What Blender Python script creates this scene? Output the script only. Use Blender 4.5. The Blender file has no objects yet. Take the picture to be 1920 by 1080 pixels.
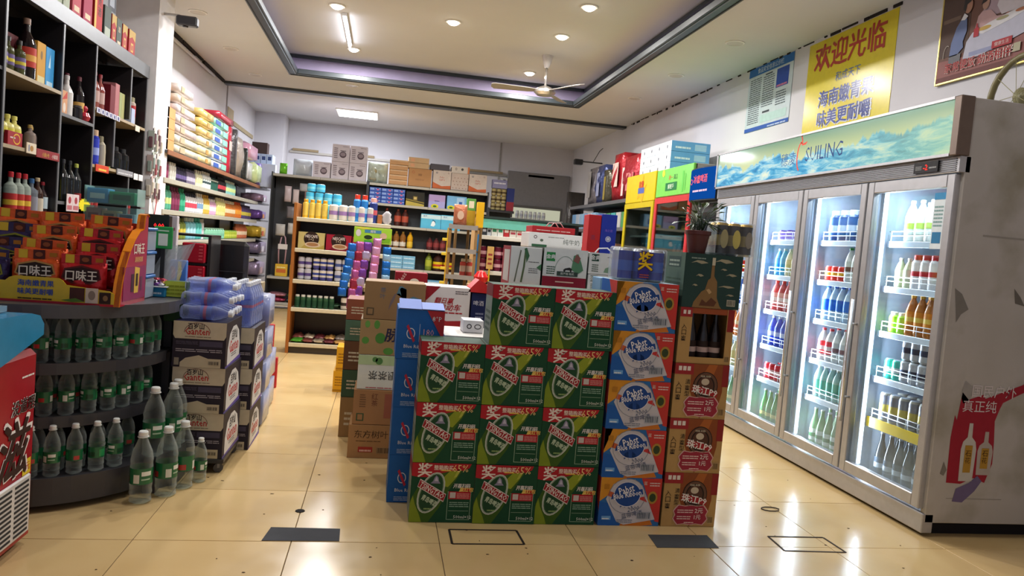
import bpy, math, random
from mathutils import Vector, Matrix
random.seed(7)
S = bpy.context.scene
C = S.collection
# ---------------- camera, world, exposure ----------------
cam_d = bpy.data.cameras.new('camera'); cam = bpy.data.objects.new('camera', cam_d); C.objects.link(cam); S.camera = cam
cam_d.sensor_width = 36.0; cam_d.lens = 1388.225 / 1920 * 36.0; cam_d.clip_start = 0.05; cam_d.clip_end = 100
YAW, PITCH, ROLL = -0.174373, -0.056386, 0.0820753
_f = Vector((-math.sin(YAW) * math.cos(PITCH), math.cos(YAW) * math.cos(PITCH), math.sin(PITCH)))
_r = Vector((math.cos(YAW), math.sin(YAW), 0)); _u = _r.cross(_f)
_r2 = _r * math.cos(ROLL) + _u * math.sin(ROLL); _u2 = -_r * math.sin(ROLL) + _u * math.cos(ROLL)
_m = Matrix((_r2, _u2, -_f)).transposed().to_4x4(); _m.translation = (0, 0, 1.262); cam.matrix_world = _m
W = bpy.data.worlds.new('world'); S.world = W; W.use_nodes = True
W.node_tree.nodes['Background'].inputs[0].default_value = (0.86, 0.87, 1.0, 1)
W.node_tree.nodes['Background'].inputs[1].default_value = 0.42
S.view_settings.view_transform = 'Standard'; S.view_settings.look = 'None'
S.view_settings.exposure = 0.14; S.view_settings.gamma = 1.0; S.view_settings.use_curve_mapping = False
S.cycles.transparent_max_bounces = 24; S.cycles.max_bounces = 7; S.cycles.diffuse_bounces = 3; S.cycles.glossy_bounces = 3
S.cycles.sample_clamp_indirect = 4.0; S.cycles.caustics_reflective = False; S.cycles.caustics_refractive = False

def light(name, kind, loc, power, color=(1, 1, 1), size=0.15, size_y=None, direction=(0, 0, -1), spread=None, parent=None):
    d = bpy.data.lights.new(name, kind); d.energy = power; d.color = color
    if kind == 'AREA':
        d.shape = 'RECTANGLE' if size_y else 'DISK'; d.size = size
        if size_y: d.size_y = size_y
        if spread: d.spread = spread
    o = bpy.data.objects.new(name, d); C.objects.link(o); o.location = loc
    o.rotation_mode = 'QUATERNION'; o.rotation_quaternion = Vector(direction).to_track_quat('-Z', 'Y')
    if parent: o.parent = parent
    return o

# ---------------- materials ----------------
def lin(h):
    h = h.lstrip('#'); v = [int(h[i:i + 2], 16) / 255 for i in (0, 2, 4)]
    return tuple((c / 12.92 if c <= 0.04045 else ((c + 0.055) / 1.055) ** 2.4) for c in v) + (1,)
KIND = dict(paper=(.62, 0, .25), matte=(.85, 0, .2), gloss=(.22, 0, .5), plastic=(.38, 0, .5), metal=(.32, .85, .5), steel=(.4, .6, .5), foil=(.28, .35, .5), print=(.55, 0, .25), wall=(.9, 0, .2), glazed=(.12, 0, .5))
_mc = {}
def mat(h, kind='paper'):
    key = (h, kind)
    if key in _mc: return _mc[key]
    m = bpy.data.materials.new('%s_%s' % (kind, h.lstrip('#'))); m.use_nodes = True; nt = m.node_tree
    b = nt.nodes['Principled BSDF']; c = lin(h); ro, me, sp = KIND.get(kind, KIND['paper'])
    b.inputs['Roughness'].default_value = ro; b.inputs['Metallic'].default_value = me; b.inputs['Specular IOR Level'].default_value = sp
    tc = nt.nodes.new('ShaderNodeTexCoord'); nz = nt.nodes.new('ShaderNodeTexNoise'); nz.inputs['Scale'].default_value = 9.0 if kind in ('paper', 'wall') else 25.0
    nz.inputs['Detail'].default_value = 3.0
    nt.links.new(tc.outputs['Object'], nz.inputs['Vector'])
    r = nt.nodes.new('ShaderNodeMapRange'); r.inputs['To Min'].default_value = .88; r.inputs['To Max'].default_value = 1.1
    nt.links.new(nz.outputs['Fac'], r.inputs['Value'])
    mx = nt.nodes.new('ShaderNodeVectorMath'); mx.operation = 'SCALE'; mx.inputs[0].default_value = c[:3]
    nt.links.new(r.outputs['Result'], mx.inputs['Scale']); nt.links.new(mx.outputs['Vector'], b.inputs['Base Color'])
    if kind == 'foil':
        bp = nt.nodes.new('ShaderNodeBump'); bp.inputs['Strength'].default_value = .6; bp.inputs['Distance'].default_value = .01
        n2 = nt.nodes.new('ShaderNodeTexNoise'); n2.inputs['Scale'].default_value = 30; nt.links.new(tc.outputs['Object'], n2.inputs['Vector'])
        nt.links.new(n2.outputs['Fac'], bp.inputs['Height']); nt.links.new(bp.outputs['Normal'], b.inputs['Normal'])
    _mc[key] = m; return m
def emit(h, s):
    key = (h, 'e', s)
    if key in _mc: return _mc[key]
    m = bpy.data.materials.new('glow_' + h.lstrip('#')); m.use_nodes = True; nt = m.node_tree; nt.nodes.remove(nt.nodes['Principled BSDF'])
    e = nt.nodes.new('ShaderNodeEmission'); e.inputs[0].default_value = lin(h); e.inputs[1].default_value = s
    nt.links.new(e.outputs[0], nt.nodes['Material Output'].inputs[0]); _mc[key] = m; return m
def clear(h, alpha=.25, rough=.08, fres=True):
    """thin clear plastic, film or glass: tinted transparency with a glossy coat"""
    key = (h, 'c', alpha, rough)
    if key in _mc: return _mc[key]
    m = bpy.data.materials.new('clear_' + h.lstrip('#')); m.use_nodes = True; nt = m.node_tree
    b = nt.nodes['Principled BSDF']; b.inputs['Base Color'].default_value = lin(h); b.inputs['Roughness'].default_value = rough
    t = nt.nodes.new('ShaderNodeBsdfTransparent'); c = lin(h); t.inputs[0].default_value = tuple(.45 + .55 * x for x in c[:3]) + (1,)
    mx = nt.nodes.new('ShaderNodeMixShader'); lw = nt.nodes.new('ShaderNodeLayerWeight'); lw.inputs['Blend'].default_value = .35
    mr = nt.nodes.new('ShaderNodeMapRange'); mr.inputs['To Min'].default_value = alpha; mr.inputs['To Max'].default_value = min(1, alpha + .55)
    nt.links.new(lw.outputs['Facing'], mr.inputs['Value']); nt.links.new(mr.outputs['Result'], mx.inputs['Fac'])
    nt.links.new(t.outputs[0], mx.inputs[1]); nt.links.new(b.outputs[0], mx.inputs[2])
    nt.links.new(mx.outputs[0], nt.nodes['Material Output'].inputs[0]); _mc[key] = m; return m
def glass(reflect=1.0, tint='#f4fafc'):
    m = bpy.data.materials.new('pane_glass'); m.use_nodes = True; nt = m.node_tree; nt.nodes.remove(nt.nodes['Principled BSDF'])
    t = nt.nodes.new('ShaderNodeBsdfTransparent'); t.inputs[0].default_value = lin(tint); g = nt.nodes.new('ShaderNodeBsdfGlossy'); g.inputs['Roughness'].default_value = .03
    lw = nt.nodes.new('ShaderNodeLayerWeight'); fr = nt.nodes.new('ShaderNodeMath'); fr.operation = 'POWER'; fr.inputs[1].default_value = 4.0; nt.links.new(lw.outputs['Facing'], fr.inputs[0]); mu = nt.nodes.new('ShaderNodeMath'); mu.operation = 'MULTIPLY_ADD'; mu.inputs[1].default_value = .55 * reflect; mu.inputs[2].default_value = .035 * reflect; mu.use_clamp = True
    mx = nt.nodes.new('ShaderNodeMixShader'); nt.links.new(fr.outputs[0], mu.inputs[0]); nt.links.new(mu.outputs[0], mx.inputs[0]); nt.links.new(t.outputs[0], mx.inputs[1]); nt.links.new(g.outputs[0], mx.inputs[2])
    nt.links.new(mx.outputs[0], nt.nodes['Material Output'].inputs[0]); return m
def nodes_mat(name):
    m = bpy.data.materials.new(name); m.use_nodes = True; return m, m.node_tree, m.node_tree.nodes['Principled BSDF']

# ---------------- text outlines ----------------
_tc = {}
def glyphs(s, bold=0.0):
    key = (s, bold)
    if key not in _tc:
        c = bpy.data.curves.new('t', 'FONT'); c.body = s; c.resolution_u = 1; c.offset = bold
        o = bpy.data.objects.new('t', c); C.objects.link(o); me = bpy.data.meshes.new_from_object(o)
        vs = [(v.co.x, v.co.y) for v in me.vertices]; fs = [tuple(p.vertices) for p in me.polygons]
        C.objects.unlink(o); bpy.data.objects.remove(o); bpy.data.meshes.remove(me); bpy.data.curves.remove(c)
        x0 = min(v[0] for v in vs); x1 = max(v[0] for v in vs); y0 = min(v[1] for v in vs); y1 = max(v[1] for v in vs)
        h = max(y1 - y0, 1e-6)
        _tc[key] = ([((x - (x0 + x1) / 2) / h, (y - (y0 + y1) / 2) / h) for x, y in vs], fs, (x1 - x0) / h)
    return _tc[key]

# ---------------- mesh builder ----------------
class B:
    def __init__(s): s.v = []; s.f = []; s.m = []; s.ms = []; s.sm = []
    def mi(s, m):
        if m not in s.ms: s.ms.append(m)
        return s.ms.index(m)
    def add(s, vs, fs, m, smooth=False):
        o = len(s.v); s.v += [tuple(v) for v in vs]; i = s.mi(m)
        for f in fs: s.f.append(tuple(o + k for k in f)); s.m.append(i); s.sm.append(smooth)
        return s
    def box(s, x0, y0, z0, x1, y1, z1, m, ch=0.0):
        if x1 < x0: x0, x1 = x1, x0
        if y1 < y0: y0, y1 = y1, y0
        if z1 < z0: z0, z1 = z1, z0
        if ch <= 0:
            vs = [(x, y, z) for z in (z0, z1) for y in (y0, y1) for x in (x0, x1)]
            return s.add(vs, [(0, 2, 3, 1), (4, 5, 7, 6), (0, 1, 5, 4), (2, 6, 7, 3), (0, 4, 6, 2), (1, 3, 7, 5)], m)
        ch = min(ch, (x1 - x0) / 2.1, (y1 - y0) / 2.1, (z1 - z0) / 2.1)
        vs = []; idx = {}
        for a, X in enumerate((x0, x1)):
            for b_, Y in enumerate((y0, y1)):
                for c, Z in enumerate((z0, z1)):
                    sx = 1 if a == 0 else -1; sy = 1 if b_ == 0 else -1; sz = 1 if c == 0 else -1
                    for k, p in enumerate(((X, Y + sy * ch, Z + sz * ch), (X + sx * ch, Y, Z + sz * ch), (X + sx * ch, Y + sy * ch, Z))):
                        idx[(a, b_, c, k)] = len(vs); vs.append(p)
        I = idx; fs = []
        for a in (0, 1):
            q = [I[(a, 0, 0, 0)], I[(a, 1, 0, 0)], I[(a, 1, 1, 0)], I[(a, 0, 1, 0)]]; fs.append(tuple(q if a else q[::-1]))
            q = [I[(0, a, 0, 1)], I[(1, a, 0, 1)], I[(1, a, 1, 1)], I[(0, a, 1, 1)]]; fs.append(tuple(q[::-1] if a else q))
            q = [I[(0, 0, a, 2)], I[(1, 0, a, 2)], I[(1, 1, a, 2)], I[(0, 1, a, 2)]]; fs.append(tuple(q if a else q[::-1]))
        def edge(p, q, kp, kq, flip):
            e = (I[p + (kp,)], I[q + (kp,)], I[q + (kq,)], I[p + (kq,)]); fs.append(e[::-1] if flip else e)
        for a in (0, 1):
            for b_ in (0, 1):
                edge((a, b_, 0), (a, b_, 1), 0, 1, (a + b_) % 2 == 1)
                edge((a, 0, b_), (a, 1, b_), 0, 2, (a + b_) % 2 == 0)
                edge((0, a, b_), (1, a, b_), 1, 2, (a + b_) % 2 == 1)
                for c in (0, 1):
                    t = (I[(a, b_, c, 0)], I[(a, b_, c, 1)], I[(a, b_, c, 2)]); fs.append(t if (a + b_ + c) % 2 == 1 else t[::-1])
        return s.add(vs, fs, m)
    def lathe(s, prof, m, cx=0, cy=0, cz=0, seg=12, cap=True, mats=None, sx=1, sy=1, smooth=True):
        n = len(prof)
        vs = [(cx + r * sx * math.cos(2 * math.pi * k / seg), cy + r * sy * math.sin(2 * math.pi * k / seg), cz + z) for r, z in prof for k in range(seg)]
        for i in range(n - 1):
            mm = mats[i] if mats else m
            o = len(s.v)
            ring = vs[i * seg:(i + 2) * seg]
            s.add(ring, [(k, (k + 1) % seg, seg + (k + 1) % seg, seg + k) for k in range(seg)], mm, smooth)
        if cap:
            if prof[0][0] > 1e-4: s.add(vs[:seg], [tuple(range(seg))[::-1]], mats[0] if mats else m)
            if prof[-1][0] > 1e-4: s.add(vs[-seg:], [tuple(range(seg))], mats[-1] if mats else m)
        return s
    def cyl(s, x, y, z0, z1, r, m, seg=12, r2=None): return s.lathe([(r, z0), (r2 or r, z1)], m, x, y, 0, seg, smooth=True)
    def tube(s, pts, r, m, seg=6):
        pts = [Vector(p) for p in pts]; rings = []; up0 = None
        for i, p in enumerate(pts):
            d = (pts[min(i + 1, len(pts) - 1)] - pts[max(i - 1, 0)]).normalized()
            if up0 is None or abs(up0.dot(d)) > .95: up0 = Vector((0, 0, 1)) if abs(d.z) < .9 else Vector((1, 0, 0))
            a = d.cross(up0).normalized(); b_ = d.cross(a).normalized(); up0 = -b_ if False else up0
            rings.append([p + (a * math.cos(t) + b_ * math.sin(t)) * r for t in [2 * math.pi * k / seg for k in range(seg)]])
        vs = [v for rg in rings for v in rg]; fs = []
        for i in range(len(pts) - 1):
            fs += [(i * seg + k, (i + 1) * seg + k, (i + 1) * seg + (k + 1) % seg, i * seg + (k + 1) % seg) for k in range(seg)]
        fs.append(tuple(range(seg))); fs.append(tuple(range(len(vs) - seg, len(vs)))[::-1])
        return s.add(vs, fs, m, True)
    def prism(s, poly, axis, a0, a1, m, smooth=False):
        """extrude a 2D outline along an axis: 'x' takes (y,z), 'y' takes (x,z), 'z' takes (x,y)"""
        n = len(poly)
        def P(p, t): return {'x': (t, p[0], p[1]), 'y': (p[0], t, p[1]), 'z': (p[0], p[1], t)}[axis]
        vs = [P(p, a0) for p in poly] + [P(p, a1) for p in poly]
        fs = [(k, (k + 1) % n, n + (k + 1) % n, n + k) for k in range(n)] + [tuple(range(n))[::-1], tuple(range(n, 2 * n))]
        return s.add(vs, fs, m, smooth)
    def pillow(s, x0, y0, z0, x1, y1, z1, m, n=5, puff=.35, wob=.0, rnd=None):
        """soft packet: a box whose faces swell towards the middle"""
        R = rnd or random.Random(3); vs = []; fs = []
        def P(u, v, side):
            a = (1 - (2 * u - 1) ** 2) * (1 - (2 * v - 1) ** 2); t = .5 + side * .5 * (puff + (1 - puff) * a ** .45)
            return u, v, t + R.uniform(-wob, wob) * a
        # thickness along the thinnest axis
        d = [x1 - x0, y1 - y0, z1 - z0]; k = d.index(min(d)); o = [x0, y0, z0]
        ax = [i for i in range(3) if i != k]
        for side in (-1, 1):
            base = len(vs)
            for i in range(n):
                for j in range(n):
                    u, v, t = P(i / (n - 1), j / (n - 1), side); q = [0, 0, 0]
                    q[ax[0]] = o[ax[0]] + u * d[ax[0]]; q[ax[1]] = o[ax[1]] + v * d[ax[1]]; q[k] = o[k] + t * d[k]; vs.append(q)
            for i in range(n - 1):
                for j in range(n - 1):
                    f = (base + i * n + j, base + (i + 1) * n + j, base + (i + 1) * n + j + 1, base + i * n + j + 1); fs.append(f if side > 0 else f[::-1])
        N = n * n; rim = [i * n for i in range(n)] + [(n - 1) * n + j for j in range(1, n)] + [i * n + n - 1 for i in range(n - 2, -1, -1)] + [j for j in range(n - 2, 0, -1)]
        for a in range(len(rim)):
            p, q = rim[a], rim[(a + 1) % len(rim)]; fs.append((p, q, N + q, N + p))
        return s.add(vs, fs, m, True)
    def build(s, name, parent=None, loc=None, rot=None):
        me = bpy.data.meshes.new(name); me.from_pydata(s.v, [], s.f)
        for m in s.ms: me.materials.append(m)
        me.polygons.foreach_set('material_index', s.m); me.polygons.foreach_set('use_smooth', s.sm); me.update()
        o = bpy.data.objects.new(name, me); C.objects.link(o)
        if parent: o.parent = parent
        if loc: o.location = loc
        if rot: o.rotation_euler = rot
        return o

class F:
    """a flat printed face: u to the right, v up, n out of the surface; w x h in metres; inks are laid in thin layers"""
    def __init__(s, b, o, u, v, w, h, kind='print', eps=.0006):
        s.b = b; s.o = Vector(o); s.u = Vector(u); s.v = Vector(v); s.n = s.u.cross(s.v); s.w = w; s.h = h; s.k = 1; s.kind = kind; s.eps = eps
    def M(s, c): return c if not isinstance(c, str) else mat(c, s.kind)
    def P(s, x, y, k=None): return s.o + s.u * (x * s.w) + s.v * (y * s.h) + s.n * (s.eps * (k or s.k))
    def poly(s, pts, c, k=None):
        s.b.add([s.P(x, y, k) for x, y in pts], [tuple(range(len(pts)))], s.M(c)); return s
    def rect(s, x0, y0, x1, y1, c, k=None): return s.poly([(x0, y0), (x1, y0), (x1, y1), (x0, y1)], c, k)
    def ell(s, cx, cy, rx, ry, c, k=None, n=24, a0=0, a1=360, rot=0):
        """rx, ry in metres; rot in degrees"""
        r = math.radians(rot); pts = []
        for i in range(n if a1 - a0 == 360 else n + 1):
            t = math.radians(a0 + (a1 - a0) * i / n); x = rx * math.cos(t); y = ry * math.sin(t)
            pts.append((cx + (x * math.cos(r) - y * math.sin(r)) / s.w, cy + (x * math.sin(r) + y * math.cos(r)) / s.h))
        return s.poly(pts, c, k)
    def ring(s, cx, cy, rx, ry, t, c, k=None, n=28, rot=0, a0=0, a1=360):
        r = math.radians(rot); vs = []; fs = []
        for i in range(n + 1):
            a = math.radians(a0 + (a1 - a0) * i / n)
            for q in (0, t):
                x = (rx - q) * math.cos(a); y = (ry - q) * math.sin(a)
                vs.append(s.P(cx + (x * math.cos(r) - y * math.sin(r)) / s.w, cy + (x * math.sin(r) + y * math.cos(r)) / s.h, k))
        fs = [(2 * i, 2 * i + 1, 2 * i + 3, 2 * i + 2)[::-1] for i in range(n)]
        s.b.add(vs, fs, s.M(c)); return s
    def text(s, t, cx, cy, h, c, k=None, rot=0, maxw=None, bold=0.0, vert=False, shear=0, sx=1.0):
        """h is the letter height in metres; maxw the largest width in metres"""
        if vert:
            n = len(t)
            for i, ch in enumerate(t): s.text(ch, cx, cy + ((n - 1) / 2 - i) * h * 1.15 / s.h, h, c, k, rot, maxw, bold)
            return s
        if any(ord(q) > 0x2E80 for q in t) and bold > 0:      # heavier strokes: the same outline printed again a hair aside
            d = h * .04; ca, sa = math.cos(math.radians(rot)), math.sin(math.radians(rot))
            for i, (ox, oy) in enumerate(((d, 0), (0, d * .7), (d, d * .7))): s.text(t, cx + ox * ca / s.w, cy + oy / s.h, h, c, (k or s.k) + .12 * (i + 1), rot, maxw, 0.0, False, shear, sx)
            bold = 0.0
        vs, fs, w = glyphs(t, bold); sc = h; sxx = h * sx
        if maxw and w * sxx > maxw: sxx = maxw / w
        r = math.radians(rot); out = []
        for x, y in vs:
            X = (x + shear * y) * sxx; Y = y * sc
            out.append(s.P(cx + (X * math.cos(r) - Y * math.sin(r)) / s.w, cy + (X * math.sin(r) + Y * math.cos(r)) / s.h, k))
        s.b.add(out, fs, s.M(c)); return s
    def lines(s, x0, y0, x1, y1, n, c, k=None, frac=.45, seed=1):
        """n rows of unreadable small print"""
        R = random.Random(seed); hh = (y1 - y0) / n
        for i in range(n):
            y = y1 - (i + 1) * hh; x = x0
            while x < x1 - .02:
                w = min(R.uniform(.06, .2) * (x1 - x0) / .6, x1 - x); s.rect(x, y, x + w * .9, y + hh * frac, c, k); x += w
        return s
    def bars(s, x0, y0, x1, y1, c='#222222', bg='#e8e8e4', k=None, n=12, seed=3):
        s.rect(x0, y0, x1, y1, bg, k); R = random.Random(seed); x = x0 + (x1 - x0) * .06
        for i in range(n):
            w = (x1 - x0) * .88 / n; s.rect(x, y0 + (y1 - y0) * .12, x + w * R.uniform(.3, .75), y1 - (y1 - y0) * .1, c, (k or s.k) + 1); x += w
        return s

# ---------------- things ----------------
def tag(o, label=None, cat=None, group=None, kind=None):
    if label: o['label'] = label
    if cat: o['category'] = cat
    if group: o['group'] = group
    if kind: o['kind'] = kind
    return o
def thing(name, label, cat, loc=(0, 0, 0), rz=0.0, group=None):
    o = bpy.data.objects.new(name, None); o.empty_display_size = .05; C.objects.link(o); o.location = loc; o.rotation_euler = (0, 0, rz)
    return tag(o, label, cat, group)
def struct(b, name, parent=None):
    o = b.build(name, parent)
    if not parent: o['kind'] = 'structure'
    return o
def dup(src, loc, rz=None, label=None, group=None, rot=None):
    r = src.copy(); C.objects.link(r); r.location = loc
    if rz is not None: r.rotation_euler = (0, 0, rz)
    if rot: r.rotation_euler = rot
    if label: r['label'] = label
    if group: r['group'] = group
    for ch in src.children:
        c = ch.copy(); C.objects.link(c); c.parent = r
        for g in ch.children:
            d = g.copy(); C.objects.link(d); d.parent = c
    return r
ORD = ['first', 'second', 'third', 'fourth', 'fifth', 'sixth', 'seventh', 'eighth', 'ninth', 'tenth', 'eleventh', 'twelfth', 'thirteenth', 'fourteenth', 'fifteenth', 'sixteenth', 'seventeenth', 'eighteenth', 'nineteenth', 'twentieth', 'twenty-first', 'twenty-second', 'twenty-third', 'twenty-fourth', 'twenty-fifth', 'twenty-sixth', 'twenty-seventh', 'twenty-eighth', 'twenty-ninth', 'thirtieth']
class Proto:
    """first use makes the thing, later uses copy it"""
    def __init__(s, make): s.make = make; s.o = None
    def put(s, loc, label, rz=0.0, group=None, rot=None):
        if s.o is None:
            s.o = s.make(); s.o.location = loc; s.o.rotation_euler = rot or (0, 0, rz); s.o['label'] = label
            if group: s.o['group'] = group
            return s.o
        return dup(s.o, loc, rz, label, group, rot)
def FR(b, x0, y0, z0, w, h, **k): return F(b, (x0, y0, z0), (1, 0, 0), (0, 0, 1), w, h, **k)   # faces the shop front (-y)
def RT(b, x, y0, z0, d, h, **k): return F(b, (x, y0, z0), (0, 1, 0), (0, 0, 1), d, h, **k)       # faces right (+x)
def LF(b, x, y1, z0, d, h, **k): return F(b, (x, y1, z0), (0, -1, 0), (0, 0, 1), d, h, **k)      # faces left (-x)
# ---------------- room shell ----------------
XL, XR, YF, YB, ZC, ZU = -2.33, 3.46, -1.6, 14.0, 3.2, 3.46
def wall_mat(name, c1, c2, sc=1.2):
    m, nt, b = nodes_mat(name); b.inputs['Roughness'].default_value = .85; b.inputs['Specular IOR Level'].default_value = .2
    tc = nt.nodes.new('ShaderNodeTexCoord'); n = nt.nodes.new('ShaderNodeTexNoise'); n.inputs['Scale'].default_value = sc; n.inputs['Detail'].default_value = 6
    cr = nt.nodes.new('ShaderNodeValToRGB'); cr.color_ramp.elements[0].position = .3; cr.color_ramp.elements[1].position = .7
    cr.color_ramp.elements[0].color = lin(c1); cr.color_ramp.elements[1].color = lin(c2)
    nt.links.new(tc.outputs['Object'], n.inputs['Vector']); nt.links.new(n.outputs['Fac'], cr.inputs[0]); nt.links.new(cr.outputs[0], b.inputs['Base Color']); return m
M_wall = wall_mat('wall_paint', '#cfcdd2', '#d9d7dc')
M_ceil = wall_mat('ceiling_paint', '#d0d0d2', '#d8d8da', .8)
M_dark = mat('#3a4044', 'plastic'); M_lilac = mat('#b7abca', 'wall')
def tile_mat():
    m, nt, b = nodes_mat('polished_tile'); b.inputs['Roughness'].default_value = .13; b.inputs['Specular IOR Level'].default_value = .55
    tc = nt.nodes.new('ShaderNodeTexCoord'); oi = nt.nodes.new('ShaderNodeObjectInfo')
    n = nt.nodes.new('ShaderNodeTexNoise'); n.inputs['Scale'].default_value = 2.2; n.inputs['Detail'].default_value = 8
    add = nt.nodes.new('ShaderNodeVectorMath'); add.operation = 'ADD'
    geo = nt.nodes.new('ShaderNodeNewGeometry'); nt.links.new(geo.outputs['Position'], add.inputs[0])
    cr = nt.nodes.new('ShaderNodeValToRGB'); cr.color_ramp.elements[0].position = .25; cr.color_ramp.elements[1].position = .75
    cr.color_ramp.elements[0].color = lin('#cfae76'); cr.color_ramp.elements[1].color = lin('#dcbf8a')
    mr = nt.nodes.new('ShaderNodeMapRange'); mr.inputs['To Min'].default_value = .93; mr.inputs['To Max'].default_value = 1.05
    nt.links.new(oi.outputs['Random'], mr.inputs['Value'])
    sc = nt.nodes.new('ShaderNodeVectorMath'); sc.operation = 'SCALE'
    nt.links.new(add.outputs[0], n.inputs['Vector']); nt.links.new(n.outputs['Fac'], cr.inputs[0]); nt.links.new(cr.outputs[0], sc.inputs[0]); nt.links.new(mr.outputs[0], sc.inputs['Scale'])
    nt.links.new(sc.outputs[0], b.inputs['Base Color'])
    n2 = nt.nodes.new('ShaderNodeTexNoise'); n2.inputs['Scale'].default_value = 6; nt.links.new(geo.outputs['Position'], n2.inputs['Vector'])
    m2 = nt.nodes.new('ShaderNodeMapRange'); m2.inputs['To Min'].default_value = .12; m2.inputs['To Max'].default_value = .26; nt.links.new(n2.outputs['Fac'], m2.inputs['Value']); nt.links.new(m2.outputs[0], b.inputs['Roughness'])
    return m
M_tile = tile_mat()
floor = struct(B().box(XL - .1, YF, -.06, XR + .1, YB, -.004, mat('#6b5a43', 'matte')), 'floor')
tm = None
for i in range(-3, 8):
    for j in range(-8, 19):
        x0 = -.8857 + .6 * i; y0 = 3.024 + .6 * j; x1 = x0 + .6; y1 = y0 + .6
        if x1 < XL + .05 or x0 > XR - .05 or y0 < YF - .3: continue
        if tm is None:
            bt = B().box(.0016, .0016, -.01, .5984, .5984, 0, M_tile, .001); t = bt.build('floor_tile', floor); tm = t.data
        else:
            t = bpy.data.objects.new('floor_tile', tm); C.objects.link(t); t.parent = floor
        t.location = (x0, y0, random.uniform(-.0006, .0))
# walls
struct(B().box(XL - .15, YF, 0, XL, YB, ZC + .4, M_wall), 'wall_left')
struct(B().box(XR, YF, 0, XR + .15, YB, ZC + .4, M_wall), 'wall_right')
wb = B(); wb.box(XL, YB, 0, XR, YB + .15, ZC + .4, M_wall); struct(wb, 'wall_back')
struct(B().box(XL, 13.4, 0, -1.84, YB, ZC, M_wall), 'wall_corner')       # boxed-in corner column at the back left
struct(B().box(XL, 6.62, 0, -1.95, 7.05, ZC, mat('#e6e3e4', 'wall')), 'wall_pillar')
# ceiling with its recessed tray
TX0, TX1, TY0, TY1 = -1.34, 2.45, .3, 9.84
cb = B(); cb.box(XL, YF, ZC, TX0, YB, ZC + .05, M_ceil); cb.box(TX1, YF, ZC, XR, YB, ZC + .05, M_ceil)
cb.box(TX0, TY1, ZC, TX1, YB, ZC + .05, M_ceil); cb.box(TX0, YF, ZC, TX1, TY0, ZC + .05, M_ceil)
cb.box(TX0 - .3, TY0 - .3, ZU, TX1 + .3, TY1 + .3, ZU + .05, M_ceil)
struct(cb, 'ceiling')
UX0, UX1, UY0, UY1 = TX0 - .08, TX1 + .1, TY0 - .09, TY1 + .09           # the recess is wider than its opening
fb = B()
for a in ((UX0 - .04, UY0, UX0, UY1), (UX1, UY0, UX1 + .04, UY1), (UX0, UY1, UX1, UY1 + .04), (UX0, UY0 - .04, UX1, UY0)):
    fb.box(a[0], a[1], ZC + .05, a[2], a[3], ZU, M_lilac)
struct(fb, 'trim_1')                                   # lilac face round the recess
def frame(x0, y0, x1, y1, w, z0, z1, m, b=None):
    b = b or B(); b.box(x0 - w, y0 - w, z0, x0, y1 + w, z1, m, .006); b.box(x1, y0 - w, z0, x1 + w, y1 + w, z1, m, .006)
    b.box(x0, y1, z0, x1, y1 + w, z1, m, .006); b.box(x0, y0 - w, z0, x1, y0, z1, m, .006); return b
i_ = .12
f1 = frame(TX0 + i_, TY0 + i_, TX1 - i_, TY1 - i_, i_, ZC - .012, ZC + .05, M_dark)
for k_ in (.02, .1): frame(TX0 + i_ - k_, TY0 + i_ - k_, TX1 - i_ + k_, TY1 - i_ + k_, .014, ZC - .022, ZC - .012, mat('#5a6268', 'plastic'), f1)
struct(f1, 'trim_2')
struct(frame(UX0 + .045, UY0 + .045, UX1 - .045, UY1 - .045, .045, ZU - .04, ZU, M_dark), 'trim_3')
struct(B().box(XL, 10.85, ZC - .035, XR, 11.02, ZC, M_dark, .008), 'trim_4')    # dark batten across the ceiling
# cracked sealant line and cables at the wall heads
cr_ = B(); R = random.Random(11); y = 2.0
while y < 10.6:
    l = R.uniform(.02, .2); cr_.box(XR - .008, y, ZC - R.uniform(.006, .026), XR, y + l, ZC, mat('#2b2624', 'matte')); y += l + R.uniform(.01, .16)
struct(cr_, 'trim_5')
cr_ = B(); y = 7.1
while y < 10.8:
    l = R.uniform(.3, .7); cr_.box(XL, y, ZC - R.uniform(.02, .05), XL + .03, min(y + l, 10.8), ZC, mat('#2b2624', 'matte')); y += l + R.uniform(.01, .05)
cr_.tube([(XL + .02, 8.1, ZC - .08), (XL + .02, 10.2, ZC - .07)], .02, mat('#cfcdd2', 'plastic')); struct(cr_, 'trim_6')
# cable trunking and board on the walls at the back
tb = B(); tb.box(-1.8, YB - .03, 2.62, .3, YB, 2.66, mat('#b9b4ac', 'plastic')); tb.box(.3, YB - .03, 2.56, 3.4, YB, 2.6, mat('#8d8a84', 'plastic'))
for x0, w in ((-1.75, .45), (-.6, .3), (.25, .5), (1.4, .7), (2.6, .5)): tb.box(x0, YB - .05, 2.66 if x0 < .2 else 2.6, x0 + w, YB - .001, 2.7 if x0 < .2 else 2.64, mat('#a08d6e', 'paper'))
tb.box(2.02, YB - .012, .3, 2.05, YB, 3.19, mat('#9b9894', 'plastic')); struct(tb, 'trim_7')
tb = B(); tb.box(XL, 11.1, 2.52, XL + .015, 11.13, ZC, mat('#a9a6ac', 'plastic')); tb.box(XL, 11.15, 2.75, XL + .02, 11.55, 2.9, mat('#b0a080', 'paper')); tb.box(XL, 11.6, 2.7, XL + .02, 13.2, 2.76, mat('#b0a080', 'paper')); struct(tb, 'trim_8')
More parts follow.
